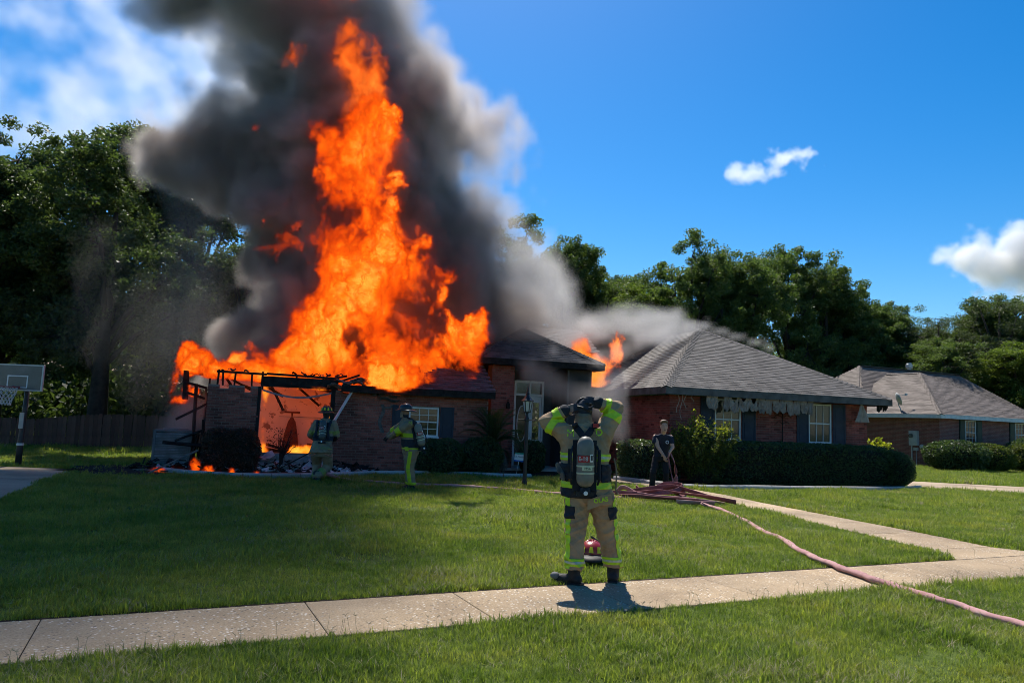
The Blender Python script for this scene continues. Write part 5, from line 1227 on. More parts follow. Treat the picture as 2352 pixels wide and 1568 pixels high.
def helmet(parent, c, fwd, m_shell, m_patch, s=1.0, tilt=0.0, name='helmet', dome_mat=None):
    f = Vector(fwd).normalized(); Mx = Matrix.Translation(c) @ Matrix.Rotation(math.atan2(f.y, f.x), 4, 'Z') @ Matrix.Rotation(tilt, 4, 'Y') @ Matrix.Scale(s, 4)
    root = empty(name); root.parent = parent
    q = MB(); rings = []
    for z, r_ in ((0, .125), (.03, .127), (.06, .122), (.09, .108), (.115, .085), (.132, .05), (.138, .004)): rings.append([Mx @ Vector((r_*1.14*math.cos(a), r_*math.sin(a), z)) for a in np.linspace(0, 2*math.pi, 29)])
    q.grid(rings); q.f = [f_[::-1] for f_ in q.f]
    for k in range(6):
        a = k*math.pi/3+.1; q.tube([Mx @ Vector((.145*math.cos(a)*math.cos(t), .128*math.sin(a)*math.cos(t), .005+.138*math.sin(t))) for t in np.linspace(0.05, 1.5, 8)], .007*s, 5)
    q.build('shell', m_shell, root, smooth=True)
    q = MB(); P = []
    for a in np.linspace(0, 2*math.pi, 37):
        back = max(0, -math.cos(a)); fr = max(0, math.cos(a)); ex = .045 + .085*back**2 + .03*fr**2; dz = -.012-.035*back**2+.004*fr
        P.append([Mx @ Vector((.135*math.cos(a), .12*math.sin(a), .012)), Mx @ Vector(((.135+ex*.5)*math.cos(a), (.12+ex*.5)*math.sin(a), .008+dz*.4)), Mx @ Vector(((.142+ex)*math.cos(a), (.125+ex)*math.sin(a), dz))])
    q.grid(P, .006*s); q.build('brim', m_shell if dome_mat is None else dome_mat, root, smooth=True)
    for k in range(5):
        a0 = math.pi + (k-2)*.62; w_ = .17
        P = [[Mx @ Vector((1.17*r_*math.cos(a), 1.03*r_*math.sin(a), z)) for a in (a0-w_*wf_, a0, a0+w_*wf_)] for z, r_, wf_ in ((.03, .127, 1), (.06, .1225, .85), (.085, .111, .6))]
        q = MB(); q.grid(P, .003); q.build('reflective_patch', m_patch, root)
    return root

# ------------------------------------------------ firefighter in the foreground, seen from behind, hands at the back of the head
F1 = Vector((.93, 7.72, 0))
J = dict(pel=(-.08, 0, .90), hL=(-.185, 0, .86), hR=(.05, 0, .86), kL=(-.21, -.05, .50), kR=(.125, .06, .50), aL=(-.215, -.10, .12), aR=(.205, .10, .12),
         sL=(-.335, .02, 1.50), sR=(.065, .02, 1.52), eL=(-.525, .08, 1.615), eR=(.185, .08, 1.775), wL=(-.352, .03, 1.735), wR=(.0, .02, 1.828), neck=(-.145, .04, 1.58), head=(-.152, .08, 1.745))
q = MB(); capsule(q, (-.09, 0, .92), (-.135, .02, 1.42), .13, .14); capsule(q, (-.14, .03, 1.45), J['head'], .065, .07)
q.ball((-.152, .085, 1.755), (.082, .10, .115), 18, 12); q.ball((-.152, .17, 1.70), (.055, .035, .06)); q.ball((-.234, .08, 1.74), (.014, .025, .034)); q.ball((-.07, .08, 1.74), (.014, .025, .034)); q.ball((-.152, .19, 1.735), (.014, .02, .02))
for s_ in 'LR':
    capsule(q, J['h'+s_], J['k'+s_], .09, .065); capsule(q, J['k'+s_], J['a'+s_], .06, .045); capsule(q, J['s'+s_], J['e'+s_], .06, .048); capsule(q, J['e'+s_], J['w'+s_], .046, .033); capsule(q, J['a'+s_], Vector(J['a'+s_])+Vector((0, .12, -.06)), .045, .04)
hand(q, J['wL'], (.85, -.22, .34), (.25, .9, -.1), 1.05, .7, 1); hand(q, J['wR'], (-.88, -.25, .26), (-.1, .85, -.3), 1.05, .7, -1)
m_hood = M('navy_hood', (.02, .023, .032), (.04, .045, .058), .85, 16, 4, .4, 60, .004)
ff1 = remeshed('person', q, .0065, m_skin_d, None, 3, mat_fn=lambda c: 1 if (c.z > 1.5 and abs(c.x+.152) < .11 and c.y < .13 and c.z < 1.9 and not (c.y < -.022 and c.z > 1.68)) else 0, mats=[m_hood]); ff1.location = F1
tag(ff1, 'firefighter in tan turnout gear seen from behind, both hands at the back of the head', 'person', 'firefighters at the burning house')
q = MB(); loft(q, [(-.10, 0, .865, .262, .175), (-.105, 0, .95, .262, .18), (-.115, 0, 1.06, .245, .17), (-.125, .005, 1.20, .25, .165), (-.13, .01, 1.34, .258, .162), (-.135, .015, 1.45, .250, .15), (-.14, .02, 1.53, .205, .125), (-.145, .03, 1.585, .12, .10), (-.147, .04, 1.64, .088, .09)])
for s_, lb in (('L', 1), ('R', 1)): capsule(q, J['s'+s_], J['e'+s_], .108, .092, 16); capsule(q, J['e'+s_], J['w'+s_], .088, .066, 16)
capsule(q, (-.30, .01, 1.38), J['sL'], .09, .11); capsule(q, (.03, .01, 1.38), J['sR'], .09, .11)
coat = remeshed('coat', q, .0095, m_tan, ff1, 5, .015)
q = MB(); loft(q, [(-.08, 0, .80, .235, .15), (-.08, 0, .88, .25, .165), (-.085, 0, .95, .24, .16)])
for s_ in 'LR': capsule(q, J['h'+s_], J['k'+s_], .145, .108, 16); loft(q, [(*Vector(J['k'+s_])[:2], .52, .105, .105), (*(Vector(J['k'+s_]).lerp(Vector(J['a'+s_]), .5))[:2], .33, .10, .10), (*Vector(J['a'+s_])[:2], .155, .102, .102)])
tr = remeshed('trousers', q, .0095, m_tan, ff1, 5, .016, 1, 2.0)
tor = lambda c: abs(c.x+.13) < .29 and abs(c.y) < .3
zband(coat, 'reflective_stripe', m_lime, 1.232, 1.307, ff1, tor); zband(coat, 'silver_stripe', m_silver, 1.258, 1.281, ff1, tor, .0075)
zband(coat, 'reflective_stripe', m_lime, .958, 1.022, ff1, tor); zband(coat, 'waist_belt', m_navy, 1.05, 1.12, ff1, tor, .012)
zband(coat, 'belt_pad', m_navy, 1.03, 1.20, ff1, lambda c: abs(c.y) < .3 and .02 < c.x < .2, .02); zband(coat, 'belt_pad', m_navy, 1.03, 1.20, ff1, lambda c: abs(c.y) < .3 and -.45 < c.x < -.30, .02); zband(coat, 'belt_pad', m_navy, .865, .955, ff1, lambda c: c.x < -.02 and c.y < .05, .006)
limbband(coat, 'sleeve_stripe', m_lime, J['sL'], J['eL'], .50, .84, .135, ff1); limbband(coat, 'sleeve_stripe', m_lime, J['eL'], J['wL'], .46, .80, .105, ff1)
limbband(coat, 'sleeve_stripe', m_lime, J['sR'], J['eR'], .52, .84, .135, ff1); limbband(coat, 'sleeve_stripe', m_lime, J['eR'], J['wR'], .44, .72, .105, ff1)
limbband(coat, 'knit_cuff', m_navy, J['eL'], J['wL'], .93, 1.35, .1, ff1, .002); limbband(coat, 'knit_cuff', m_navy, J['eR'], J['wR'], .93, 1.35, .1, ff1, .002)
for s_, out in (('L', (-.80, -.6, 0)), ('R', (.88, -.47, 0))):
    for (p, q_, z0, z1) in ((J['h'+s_], J['k'+s_], .50, .66), (J['h'+s_], J['k'+s_], .775, .86), (J['k'+s_], J['a'+s_], .17, .495)): ribbon(tr, 'leg_stripe', m_lime, p, q_, out, .034, z0, z1, ff1)
    side = -1 if s_ == 'L' else 1; ax = J['a'+s_][0]
    zband(tr, 'cuff_stripe', m_lime, .195, .268, ff1, (lambda a_: lambda c: abs(c.x-a_) < .16)(ax)); zband(tr, 'cuff_silver', m_silver, .22, .243, ff1, (lambda a_: lambda c: abs(c.x-a_) < .16)(ax), .0075)
    ribbon(tr, 'pocket_patch', m_navy, J['h'+s_], J['k'+s_], (side*.72, -.7, 0), .062, .655, .775, ff1, .012)
boot(ff1, J['aL'], (-.85, .5, 0)); boot(ff1, J['aR'], (.15, 1, 0)); [setattr(c, 'location', (0, 0, 0)) for c in ()]
q = MB(); q.ball((-.40, -.03, .075), (.05, .045, .036)); q.build('toe_cap', m_glove, ff1, smooth=True)
# hood collar, harness
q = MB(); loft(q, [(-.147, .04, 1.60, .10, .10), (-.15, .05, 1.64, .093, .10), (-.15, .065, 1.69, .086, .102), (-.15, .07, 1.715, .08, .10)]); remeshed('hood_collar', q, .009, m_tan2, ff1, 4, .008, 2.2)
q = MB(); q.tube([(-.152+.088*math.cos(a), .085+.108*math.sin(a), 1.765+.02*math.sin(a*2)) for a in np.linspace(0, 2*math.pi, 22)], .011, 6); q.tube([(-.152+.086*math.cos(a), .085-.02, 1.755+.122*math.sin(a)) for a in np.linspace(0, math.pi, 12)], .010, 6); q.build('mask_strap', m_rubber, ff1)
at1 = air_tank(ff1, Matrix.Translation((-.148, -.285, .985)) @ Matrix.Rotation(R(-1), 4, 'Y'), 'E-18', 'MSA', .50, .088)
q = MB(); bv = BVHTree.FromPolygons([v.co for v in coat.data.vertices], [p.vertices[:] for p in coat.data.polygons])
def lay(pts, off=.016):
    out = []
    for x, z in pts:
        h = bv.ray_cast(Vector((x, -1, z)), Vector((0, 1, 0))); out.append((x, (h[0].y if h[0] else -.15)-off, z))
    return out
for a, b_ in (((-.262, 1.60), (-.10, 1.40)), ((-.03, 1.61), (-.20, 1.40))): q.tube(lay([(a[0]+(b_[0]-a[0])*t, a[1]+(b_[1]-a[1])*t) for t in np.linspace(0, 1, 9)]), .034, 8, flat=.35, up=(0, -1, 0))
for sx in (-.30, .0): q.tube(lay([(sx, 1.05+.06*k) for k in range(6)], .014), .018, 6, flat=.4, up=(0, -1, 0))
q.build('harness', m_navy, ff1)
q = MB(); q.box((-.075, -.19, 1.575), (-.02, -.165, 1.615)); q.build('harness_tag', m_label, ff1)
for ch, x, z in (('M', -.292, 1.505), ('D', .0, 1.522)):
    o = lettering(ch, .105, m_lime, ff1, Matrix.Translation((x, -.5, z)) @ FACE, bold=.002, ext=0); project_y(o, coat, (0, 1, 0), .006)
q = MB(); q.grid([[(-.11+.035*i, -.195+.002*i*i*.5, .875-.02*abs(i-4)*.3-.033*j+.008*i) for j in range(4)] for i in range(8)], .008); tail = q.build('coat_tail', m_tan, ff1)
lettering('OLAS', .06, m_lime, ff1, Matrix.Translation((.022, -.203, .855)) @ Matrix.Rotation(R(-12), 4, 'Y') @ FACE, bold=.002)
q = MB(); hand(q, (-.37, -.12, 1.10), (-.35, -.1, .5), (.6, -.6, .1), .8, .35); capsule(q, (-.355, -.11, 1.05), (-.37, -.12, 1.10), .026, .024); remeshed('clipped_glove', q, .008, m_glove, ff1, 3)
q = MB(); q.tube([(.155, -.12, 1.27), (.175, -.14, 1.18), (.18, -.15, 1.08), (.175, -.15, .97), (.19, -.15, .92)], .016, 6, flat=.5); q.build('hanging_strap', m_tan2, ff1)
# red helmet on the grass between the boots
m_hred = M('red_helmet_shell', (.20, .01, .012), (.28, .018, .02), .3, 8, spec=.5); m_hyel = M('yellow_patch', (.62, .55, .02), (.70, .62, .03), .4, 20)
hr = empty('helmet', (1.02, 8.78, 0), 0, 'red fire helmet with yellow patches on the grass between the boots', 'helmet')
helmet(hr, (0, 0, .10), (.15, 1, 0), m_hred, m_hyel, 1.22, R(6), 'helmet_shell', dome_mat=m_rubber)
q = MB(); q.tube([(-.16, -.12, .03), (-.06, -.2, .015), (.08, -.2, .012), (.17, -.1, .03), (.16, .05, .2), (.0, .08, .3)], .014, 6, flat=.5); q.build('chin_strap', m_navy, hr)

# ------------------------------------------------ firefighter in the middle, three-quarter back view, reaching to the left
F2 = Vector((-2.0, 16.6, 0))
J = dict(hL=(-.20, .08, .86), hR=(-.10, -.08, .86), kL=(-.19, .10, .49), kR=(-.15, -.06, .49), aL=(-.14, .08, .12), aR=(-.08, -.08, .12), sL=(-.36, .12, 1.44), sR=(-.18, -.14, 1.46), eL=(-.60, .22, 1.28), eR=(-.46, -.10, 1.27), wL=(-.72, .34, 1.16), wR=(-.64, .10, 1.15), head=(-.335, .06, 1.70))
q = MB(); capsule(q, (-.16, 0, .92), (-.27, .02, 1.4), .13, .14); capsule(q, (-.28, .03, 1.42), J['head'], .065, .07); q.ball(J['head'], (.098, .085, .115), 16, 12, Matrix.Rotation(R(150), 3, 'Z').to_4x4()); q.ball((-.425, .11, 1.69), (.022, .02, .02))
for s_ in 'LR':
    capsule(q, J['h'+s_], J['k'+s_], .09, .065); capsule(q, J['k'+s_], J['a'+s_], .06, .045); capsule(q, J['s'+s_], J['e'+s_], .06, .048); capsule(q, J['e'+s_], J['w'+s_], .046, .033); capsule(q, J['a'+s_], Vector(J['a'+s_])+Vector((-.1, .05, -.06)), .045, .04)
    hand(q, J['w'+s_], (-.75, .45, -.35), (.1, .3, -1), 1.1, .8, 1 if s_ == 'L' else -1)
ff2 = remeshed('person', q, .008, m_skin_d, None, 3, mat_fn=lambda c: 1 if c.z < 1.66 and c.z > 1.45 else (2 if c.z < 1.35 else 0), mats=[m_hood, m_rubber]); ff2.location = F2
tag(ff2, 'firefighter with black helmet turned away, reaching toward the brick wall', 'person', 'firefighters at the burning house')
ry = R(-32)
q = MB(); loft(q, [(-.13, -.01, .855, .225, .185, ry), (-.145, 0, .95, .22, .18, ry), (-.17, 0, 1.06, .205, .165, ry), (-.21, .005, 1.2, .215, .165, ry), (-.25, .01, 1.34, .225, .165, ry), (-.275, .015, 1.45, .21, .15, ry), (-.285, .02, 1.53, .15, .12, ry), (-.295, .03, 1.6, .09, .088, ry)])
for s_ in 'LR': capsule(q, J['s'+s_], J['e'+s_], .105, .088); capsule(q, J['e'+s_], J['w'+s_], .085, .064)
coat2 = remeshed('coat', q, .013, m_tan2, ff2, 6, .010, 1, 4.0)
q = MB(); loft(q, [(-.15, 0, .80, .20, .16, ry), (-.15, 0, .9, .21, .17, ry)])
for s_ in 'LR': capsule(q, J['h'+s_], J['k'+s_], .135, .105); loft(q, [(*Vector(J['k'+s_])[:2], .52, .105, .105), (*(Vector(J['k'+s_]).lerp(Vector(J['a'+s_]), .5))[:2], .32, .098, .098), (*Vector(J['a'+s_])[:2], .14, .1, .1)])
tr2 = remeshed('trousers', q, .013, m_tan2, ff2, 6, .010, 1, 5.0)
tor2 = lambda c: abs(c.x+.20) < .27 and abs(c.y) < .30
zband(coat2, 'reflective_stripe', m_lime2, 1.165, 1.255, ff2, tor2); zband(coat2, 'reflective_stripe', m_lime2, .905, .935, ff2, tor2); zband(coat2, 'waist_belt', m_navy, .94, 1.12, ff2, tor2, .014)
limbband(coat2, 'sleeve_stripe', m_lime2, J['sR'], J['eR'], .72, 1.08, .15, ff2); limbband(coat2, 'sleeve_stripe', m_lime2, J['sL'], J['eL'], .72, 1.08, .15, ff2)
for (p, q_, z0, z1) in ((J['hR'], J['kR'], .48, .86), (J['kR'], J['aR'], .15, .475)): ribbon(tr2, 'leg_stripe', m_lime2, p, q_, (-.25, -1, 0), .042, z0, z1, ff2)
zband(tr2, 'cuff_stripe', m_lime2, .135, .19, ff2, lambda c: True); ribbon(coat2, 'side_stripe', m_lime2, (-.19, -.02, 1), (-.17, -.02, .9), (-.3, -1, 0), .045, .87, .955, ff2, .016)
boot(ff2, J['aL'], (-.9, .5, 0), .2); boot(ff2, J['aR'], (-.9, .45, 0), .2)
air_tank(ff2, Matrix.Translation((.115, -.155, .985)) @ Matrix.Rotation(R(-16), 4, 'Y') @ Matrix.Rotation(R(38), 4, 'Z'), 'R01', None, .53, .09)
q = MB(); q.tube([(-.10, -.19, 1.53), (-.05, -.20, 1.45), (-.02, -.20, 1.3), (-.0, -.18, 1.1), (.02, -.17, .98)], .04, 8, flat=.45, up=(0, -1, 0)); q.tube([(-.28, .0, 1.60), (-.16, -.12, 1.57), (-.05, -.16, 1.5), (.0, -.17, 1.4)], .035, 8, flat=.5); q.tube([(.1, -.16, 1.0), (.14, -.18, .9), (.2, -.15, .83)], .018, 6); q.build('harness', m_navy, ff2)
m_hblk = M('black_helmet_shell', (.012, .012, .013), (.028, .026, .026), .28, 8, spec=.5)
helmet(ff2, (-.325, .06, 1.765), (-.85, .5, 0), m_hblk, m_hblk, 1.1, R(2))
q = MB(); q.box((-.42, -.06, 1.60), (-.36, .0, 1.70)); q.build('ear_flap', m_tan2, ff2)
o = lettering('M', .10, m_lime2, ff2, Matrix.Translation((-.165, -.5, 1.475)) @ FACE, bold=.002, ext=0); project_y(o, coat2, (0, 1, 0), .006)

# ------------------------------------------------ firefighter at the opening, stepping forward with the nozzle
F3 = Vector((-4.45, 17.9, 0))
J = dict(hL=(-.14, .05, .64), hR=(.12, .05, .64), kL=(-.17, .30, .40), kR=(.13, .26, .36), aL=(-.13, .12, .10), aR=(.0, -.16, .16), sL=(-.22, .24, 1.36), sR=(.18, .24, 1.37), eL=(-.36, .26, 1.09), eR=(.27, .26, 1.10), wL=(-.28, .46, .98), wR=(.16, .48, 1.0), head=(-.03, .36, 1.60))
q = MB(); capsule(q, (-.01, .06, .72), (-.02, .24, 1.30), .13, .14); capsule(q, (-.02, .27, 1.34), J['head'], .065, .07); q.ball(J['head'], (.084, .1, .115), 16, 12); q.ball((-.03, .465, 1.59), (.015, .02, .02))
for s_ in 'LR':
    capsule(q, J['h'+s_], J['k'+s_], .09, .065); capsule(q, J['k'+s_], J['a'+s_], .06, .045); capsule(q, J['s'+s_], J['e'+s_], .06, .048); capsule(q, J['e'+s_], J['w'+s_], .046, .033); capsule(q, J['a'+s_], Vector(J['a'+s_])+Vector((0, .08, -.05)), .045, .04)
    hand(q, J['w'+s_], (-.1, .9, -.1), (.6 if s_ == 'L' else -.6, .0, -.5), 1.1, 1.0, 1 if s_ == 'L' else -1)
ff3 = remeshed('person', q, .008, m_rubber, None, 3); ff3.location = F3
tag(ff3, 'firefighter crouching before the glowing opening with a hose nozzle', 'person', 'firefighters at the burning house')
q = MB(); loft(q, [(-.015, .0, .68, .285, .20), (-.01, .02, .78, .265, .195), (-.01, .07, .92, .235, .17), (-.015, .13, 1.06, .24, .165), (-.02, .19, 1.22, .248, .16), (-.02, .24, 1.34, .235, .15), (-.025, .28, 1.42, .17, .12), (-.03, .32, 1.5, .09, .09)])
for s_ in 'LR': capsule(q, J['s'+s_], J['e'+s_], .105, .09); capsule(q, J['e'+s_], J['w'+s_], .085, .064)
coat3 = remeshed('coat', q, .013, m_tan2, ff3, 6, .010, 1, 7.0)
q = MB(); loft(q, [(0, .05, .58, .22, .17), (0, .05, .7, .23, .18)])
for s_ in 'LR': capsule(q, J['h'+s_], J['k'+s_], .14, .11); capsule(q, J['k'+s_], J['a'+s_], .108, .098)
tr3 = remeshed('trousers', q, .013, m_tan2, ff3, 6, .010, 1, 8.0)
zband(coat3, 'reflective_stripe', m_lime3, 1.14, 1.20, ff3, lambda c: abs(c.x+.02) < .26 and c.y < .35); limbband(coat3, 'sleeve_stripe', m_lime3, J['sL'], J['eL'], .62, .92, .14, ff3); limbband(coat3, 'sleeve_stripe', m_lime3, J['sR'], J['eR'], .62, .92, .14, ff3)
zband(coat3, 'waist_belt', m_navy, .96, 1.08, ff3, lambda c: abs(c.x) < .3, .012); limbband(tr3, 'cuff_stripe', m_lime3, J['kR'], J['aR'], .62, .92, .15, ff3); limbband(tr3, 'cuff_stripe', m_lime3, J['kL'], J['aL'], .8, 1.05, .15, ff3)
q = MB(); capsule(q, (.0, -.14, .20), (.0, -.19, .05), .07, .055); capsule(q, (.0, -.20, .06), (.01, -.06, .035), .05, .045); remeshed('boot', q, .01, m_rubber, ff3, 3); boot(ff3, (-.13, .10, .1), (-.1, 1, 0), .18)
air_tank(ff3, Matrix.Translation((.02, -.10, .985)) @ Matrix.Rotation(R(-18), 4, 'X') @ Matrix.Rotation(R(-4), 4, 'Y'), 'E18', None, .50, .088, M('dark_bottle', (.05, .055, .05), (.08, .085, .08), .45, 9))
q = MB()
for sx in (-.17, .13): q.tube([(sx*1.1, .17, 1.44), (sx, .07, 1.34), (sx*.9, .0, 1.2), (sx*1.2, -.06, 1.03)], .032, 8, flat=.45, up=(0, -1, 0))
q.build('harness', m_navy, ff3)
m_hblk2 = M('scuffed_helmet_shell', (.02, .019, .016), (.06, .055, .035), .4, 8)
helmet(ff3, (-.03, .37, 1.655), (.1, 1, 0), m_hblk2, m_hyel, 1.1, R(3))
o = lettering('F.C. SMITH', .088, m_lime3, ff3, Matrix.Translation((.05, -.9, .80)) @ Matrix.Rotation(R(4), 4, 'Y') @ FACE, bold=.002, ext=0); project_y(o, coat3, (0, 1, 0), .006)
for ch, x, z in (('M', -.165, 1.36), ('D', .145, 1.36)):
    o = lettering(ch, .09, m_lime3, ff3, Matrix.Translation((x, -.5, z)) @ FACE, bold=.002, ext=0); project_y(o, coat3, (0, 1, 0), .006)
m_coral = M('coral_strap', (.45, .14, .09), (.52, .18, .12), .7, 9)
q = MB(); q.tube([(-.29, -.02, .66), (-.25, -.12, .61), (-.16, -.16, .62), (-.1, -.17, .66)], .016, 6, flat=.6); q.build('coral_strap', m_coral, ff3); q = MB(); q.tube([(.12, -.17, .66), (.2, -.14, .63), (.27, -.06, .60), (.26, -.02, .66)], .016, 6, flat=.6); q.build('coral_strap', m_coral, ff3)
q = MB(); q.tube([(-.30, .55, .96), (-.42, .9, 1.0)], [.03, .022], 10); q.tube([(-.28, .5, .97), (-.27, .5, .84)], .018, 8); q.build('nozzle', m_rubber, ff3)

# ------------------------------------------------ man in dark T-shirt hauling the hose, facing us
F4 = Vector((3.75, 18.6, 0))
J = dict(hL=(-.03, .06, .84), hR=(.17, .06, .84), kL=(-.13, -.06, .48), kR=(.20, -.06, .48), aL=(-.13, .05, .09), aR=(.21, .05, .09), sL=(-.105, -.13, 1.37), sR=(.275, -.13, 1.375), eL=(-.06, -.24, 1.13), eR=(.305, -.24, 1.13), wL=(.08, -.38, .90), wR=(.20, -.36, 1.0), head=(.075, -.27, 1.655))
q = MB(); loft(q, [(.075, .04, .82, .16, .11), (.08, .03, .95, .155, .11), (.085, -.02, 1.1, .17, .115), (.085, -.08, 1.25, .19, .12), (.083, -.12, 1.36, .185, .11), (.08, -.15, 1.43, .10, .08)])
capsule(q, (.08, -.17, 1.40), (.077, -.25, 1.58), .062, .062)
hc = Vector(J['head']); loft(q, [(.078, -.32, 1.485, .042, .045), (.078, -.315, 1.515, .062, .075), (.077, -.30, 1.57, .076, .095), (.076, -.285, 1.64, .085, .108), (.075, -.27, 1.70, .085, .108), (.075, -.25, 1.75, .072, .092), (.075, -.24, 1.78, .04, .05)])
q.ball((.077, -.40, 1.605), (.016, .024, .022)); q.ball((.077, -.39, 1.635), (.011, .015, .03)); q.ball((-.012, -.275, 1.615), (.012, .022, .032)); q.ball((.164, -.275, 1.615), (.012, .022, .032)); q.ball((.048, -.372, 1.678), (.03, .014, .010)); q.ball((.106, -.372, 1.678), (.03, .014, .010)); q.ball((.077, -.39, 1.545), (.03, .011, .010))
for s_ in 'LR':
    capsule(q, J['h'+s_], J['k'+s_], .088, .062); capsule(q, J['k'+s_], J['a'+s_], .058, .043); capsule(q, J['s'+s_], J['e'+s_], .062, .048); capsule(q, J['e'+s_], J['w'+s_], .047, .031); capsule(q, J['a'+s_], Vector(J['a'+s_])+Vector((0, -.13, -.05)), .042, .04)
hand(q, J['wL'], (.35, -.1, -.85), (.6, .6, 0), 1.0, .9, 1); hand(q, J['wR'], (-.1, -.15, -.95), (-.8, .3, 0), 1.0, .9, -1)
man = remeshed('person', q, .0065, m_skin, None, 2); man.location = F4; tag(man, 'man in navy T-shirt leaning forward and hauling flat hose with both hands', 'person')
m_shirt = M('navy_shirt', (.010, .014, .028), (.018, .023, .042), .85, 9, 4, .3, 40, .004); m_pants = M('black_trousers', (.008, .009, .012), (.016, .017, .022), .8, 9, 4, .3, 40, .004); m_hair = M('brown_hair', (.10, .055, .03), (.17, .10, .055), .6, 40, 4, .6, 90, .004)
q = MB(); loft(q, [(.08, .02, .88, .185, .14), (.08, .015, .98, .178, .135), (.085, -.03, 1.12, .19, .135), (.085, -.085, 1.27, .21, .138), (.083, -.125, 1.365, .218, .122), (.08, -.145, 1.41, .185, .105), (.08, -.17, 1.445, .09, .08)])
for s_, d in (('L', (-.03, -.05, -.12)), ('R', (.02, -.06, -.13))): capsule(q, J['s'+s_], Vector(J['s'+s_])+Vector(d), .064, .066)
sh = remeshed('shirt', q, .010, m_shirt, man, 5, .007, 1.3, 1.0)
q = MB(); loft(q, [(.075, .03, .78, .17, .125), (.078, .03, .9, .172, .13)])
for s_ in 'LR': capsule(q, J['h'+s_], J['k'+s_], .10, .078); loft(q, [(*Vector(J['k'+s_])[:2], .5, .076, .078), (*Vector(J['a'+s_])[:2], .10, .072, .075)])
remeshed('trousers', q, .011, m_pants, man, 5, .007, 1.2, 3.0); boot(man, J['aL'], (-.2, -1, 0), .12); boot(man, J['aR'], (.2, -1, 0), .12)
q = MB(); q.ball((.075, -.245, 1.722), (.094, .11, .082), 16, 10); q.ball((.075, -.345, 1.758), (.078, .05, .036)); q.ball((.01, -.29, 1.725), (.036, .07, .055)); q.ball((.14, -.29, 1.725), (.036, .07, .055)); remeshed('hair', q, .009, m_hair, man, 3, .006, 4)
m_eye = M('dark_eye', (.02, .015, .012), rough=.3)
for x in (.05, .104): q = MB(); q.ball((x, -.386, 1.655), (.013, .008, .007)); q.build('eye', m_eye, man)
q = MB(); q.ball((.077, -.397, 1.545), (.019, .009, .008)); q.build('mouth', m_eye, man)
q = MB(); q.lathe([(.045, 0), (.045, .004), (.004, .005)], 18, Matrix.Translation((.175, -.232, 1.25)) @ Matrix.Rotation(R(80), 4, 'X')); pt = q.build('chest_emblem', M('emblem_white', (.4, .42, .45), (.55, .56, .58), .7, 30), man)
q = MB(); q.lathe([(.028, .004), (.028, .007), (.004, .008)], 8, Matrix.Translation((.175, -.232, 1.25)) @ Matrix.Rotation(R(80), 4, 'X')); q.build('emblem_centre', m_shirt, pt)
q = MB(); loft(q, [(.08, .02, .895, .18, .137), (.08, .02, .93, .18, .137)], 24); q.build('belt', m_rubber, man)
q = MB(); q.box((.06, -.135, .90), (.115, -.118, .928)); q.build('belt_buckle', m_silver, man)

# ------------------------------------------------ hose
def hosemat(nm='faded_red_hose', k=1.0, sat=(1, 1, 1)):
    m, n, bs, out = newmat(nm); v = coords(n, 'Object')
    cc = mixc(n, 1.0, ramp(n, noise(n, v, 3.5, 6, .7), [(.3, (.24, .10, .10)), (.55, (.40, .21, .20)), (.75, (.50, .34, .30))]), sat, 'MULTIPLY')
    n.links.new(cc, bs.inputs['Base Color']); bs.inputs['Roughness'].default_value = .85
    w1 = nd(n, 'ShaderNodeTexWave'); w1.inputs['Scale'].default_value = 90; n.links.new(v, w1.inputs['Vector']); bump(n, bs, w1.outputs[1], .25, .004); return m
m_hose = hosemat(); m_hose2 = hosemat('dark_red_hose', 1.0, (.62, .40, .42))
def cr(pts, n=8):
    P = [Vector(p) for p in pts]; out = []
    for i in range(len(P)-1):
        p0, p1, p2, p3 = P[max(i-1, 0)], P[i], P[i+1], P[min(i+2, len(P)-1)]
        for k in range(n): t = k/n; out.append(.5*((2*p1)+(p2-p0)*t+(2*p0-5*p1+4*p2-p3)*t*t+(3*p1-p0-3*p2+p3)*t**3))
    return out + [P[-1]]
def hose(pts, r_, label, flat=.55, wob=.02, n=10, upv=None, name='fire_hose', parent=None, cat='hose'):
    P = cr(pts, 10); P = [p + Vector((wob*math.sin(i*.55+p.y), wob*math.cos(i*.41+p.x*2), 0)) for i, p in enumerate(P)]
    rs = [r_*(1+.10*math.sin(i*.9)+.06*math.sin(i*2.3)) for i in range(len(P))]
    q = MB(); q.tube(P, rs, n, flat=flat, up=upv); return q.build(name, m_hose, parent, smooth=True, **(dict(label=label, cat=cat) if parent is None else {}))
Z = .035
hose([(4.10, 15.7, .06), (4.26, 14.9, Z), (4.24, 13.5, Z), (4.12, 12.2, Z), (4.10, 11.1, Z), (3.98, 10.1, Z), (3.95, 9.5, Z+.01), (3.97, 8.95, .05), (4.02, 8.5, .05), (4.10, 8.1, .045), (4.16, 7.85, .04), (4.28, 7.4, .045), (4.38, 7.0, Z), (4.5, 6.55, Z), (4.62, 6.0, Z), (4.8, 5.2, Z)], .052, 'pinkish hose running across the lawn and sidewalk to the right edge', .62, .015)
hose([(2.7, 16.55, .05), (2.3, 16.35, Z), (1.8, 16.5, Z), (1.2, 16.8, Z), (.5, 17.2, Z), (-.2, 17.5, Z), (-.9, 17.75, Z), (-1.6, 17.72, Z), (-2.3, 17.72, Z), (-3.1, 17.9, Z), (-3.8, 18.2, Z), (-4.5, 18.45, .2), (-4.72, 18.55, .75), (-4.76, 18.5, .95)], .045, 'charged hose crossing the shaded lawn to the crouching firefighter', .9, .02)
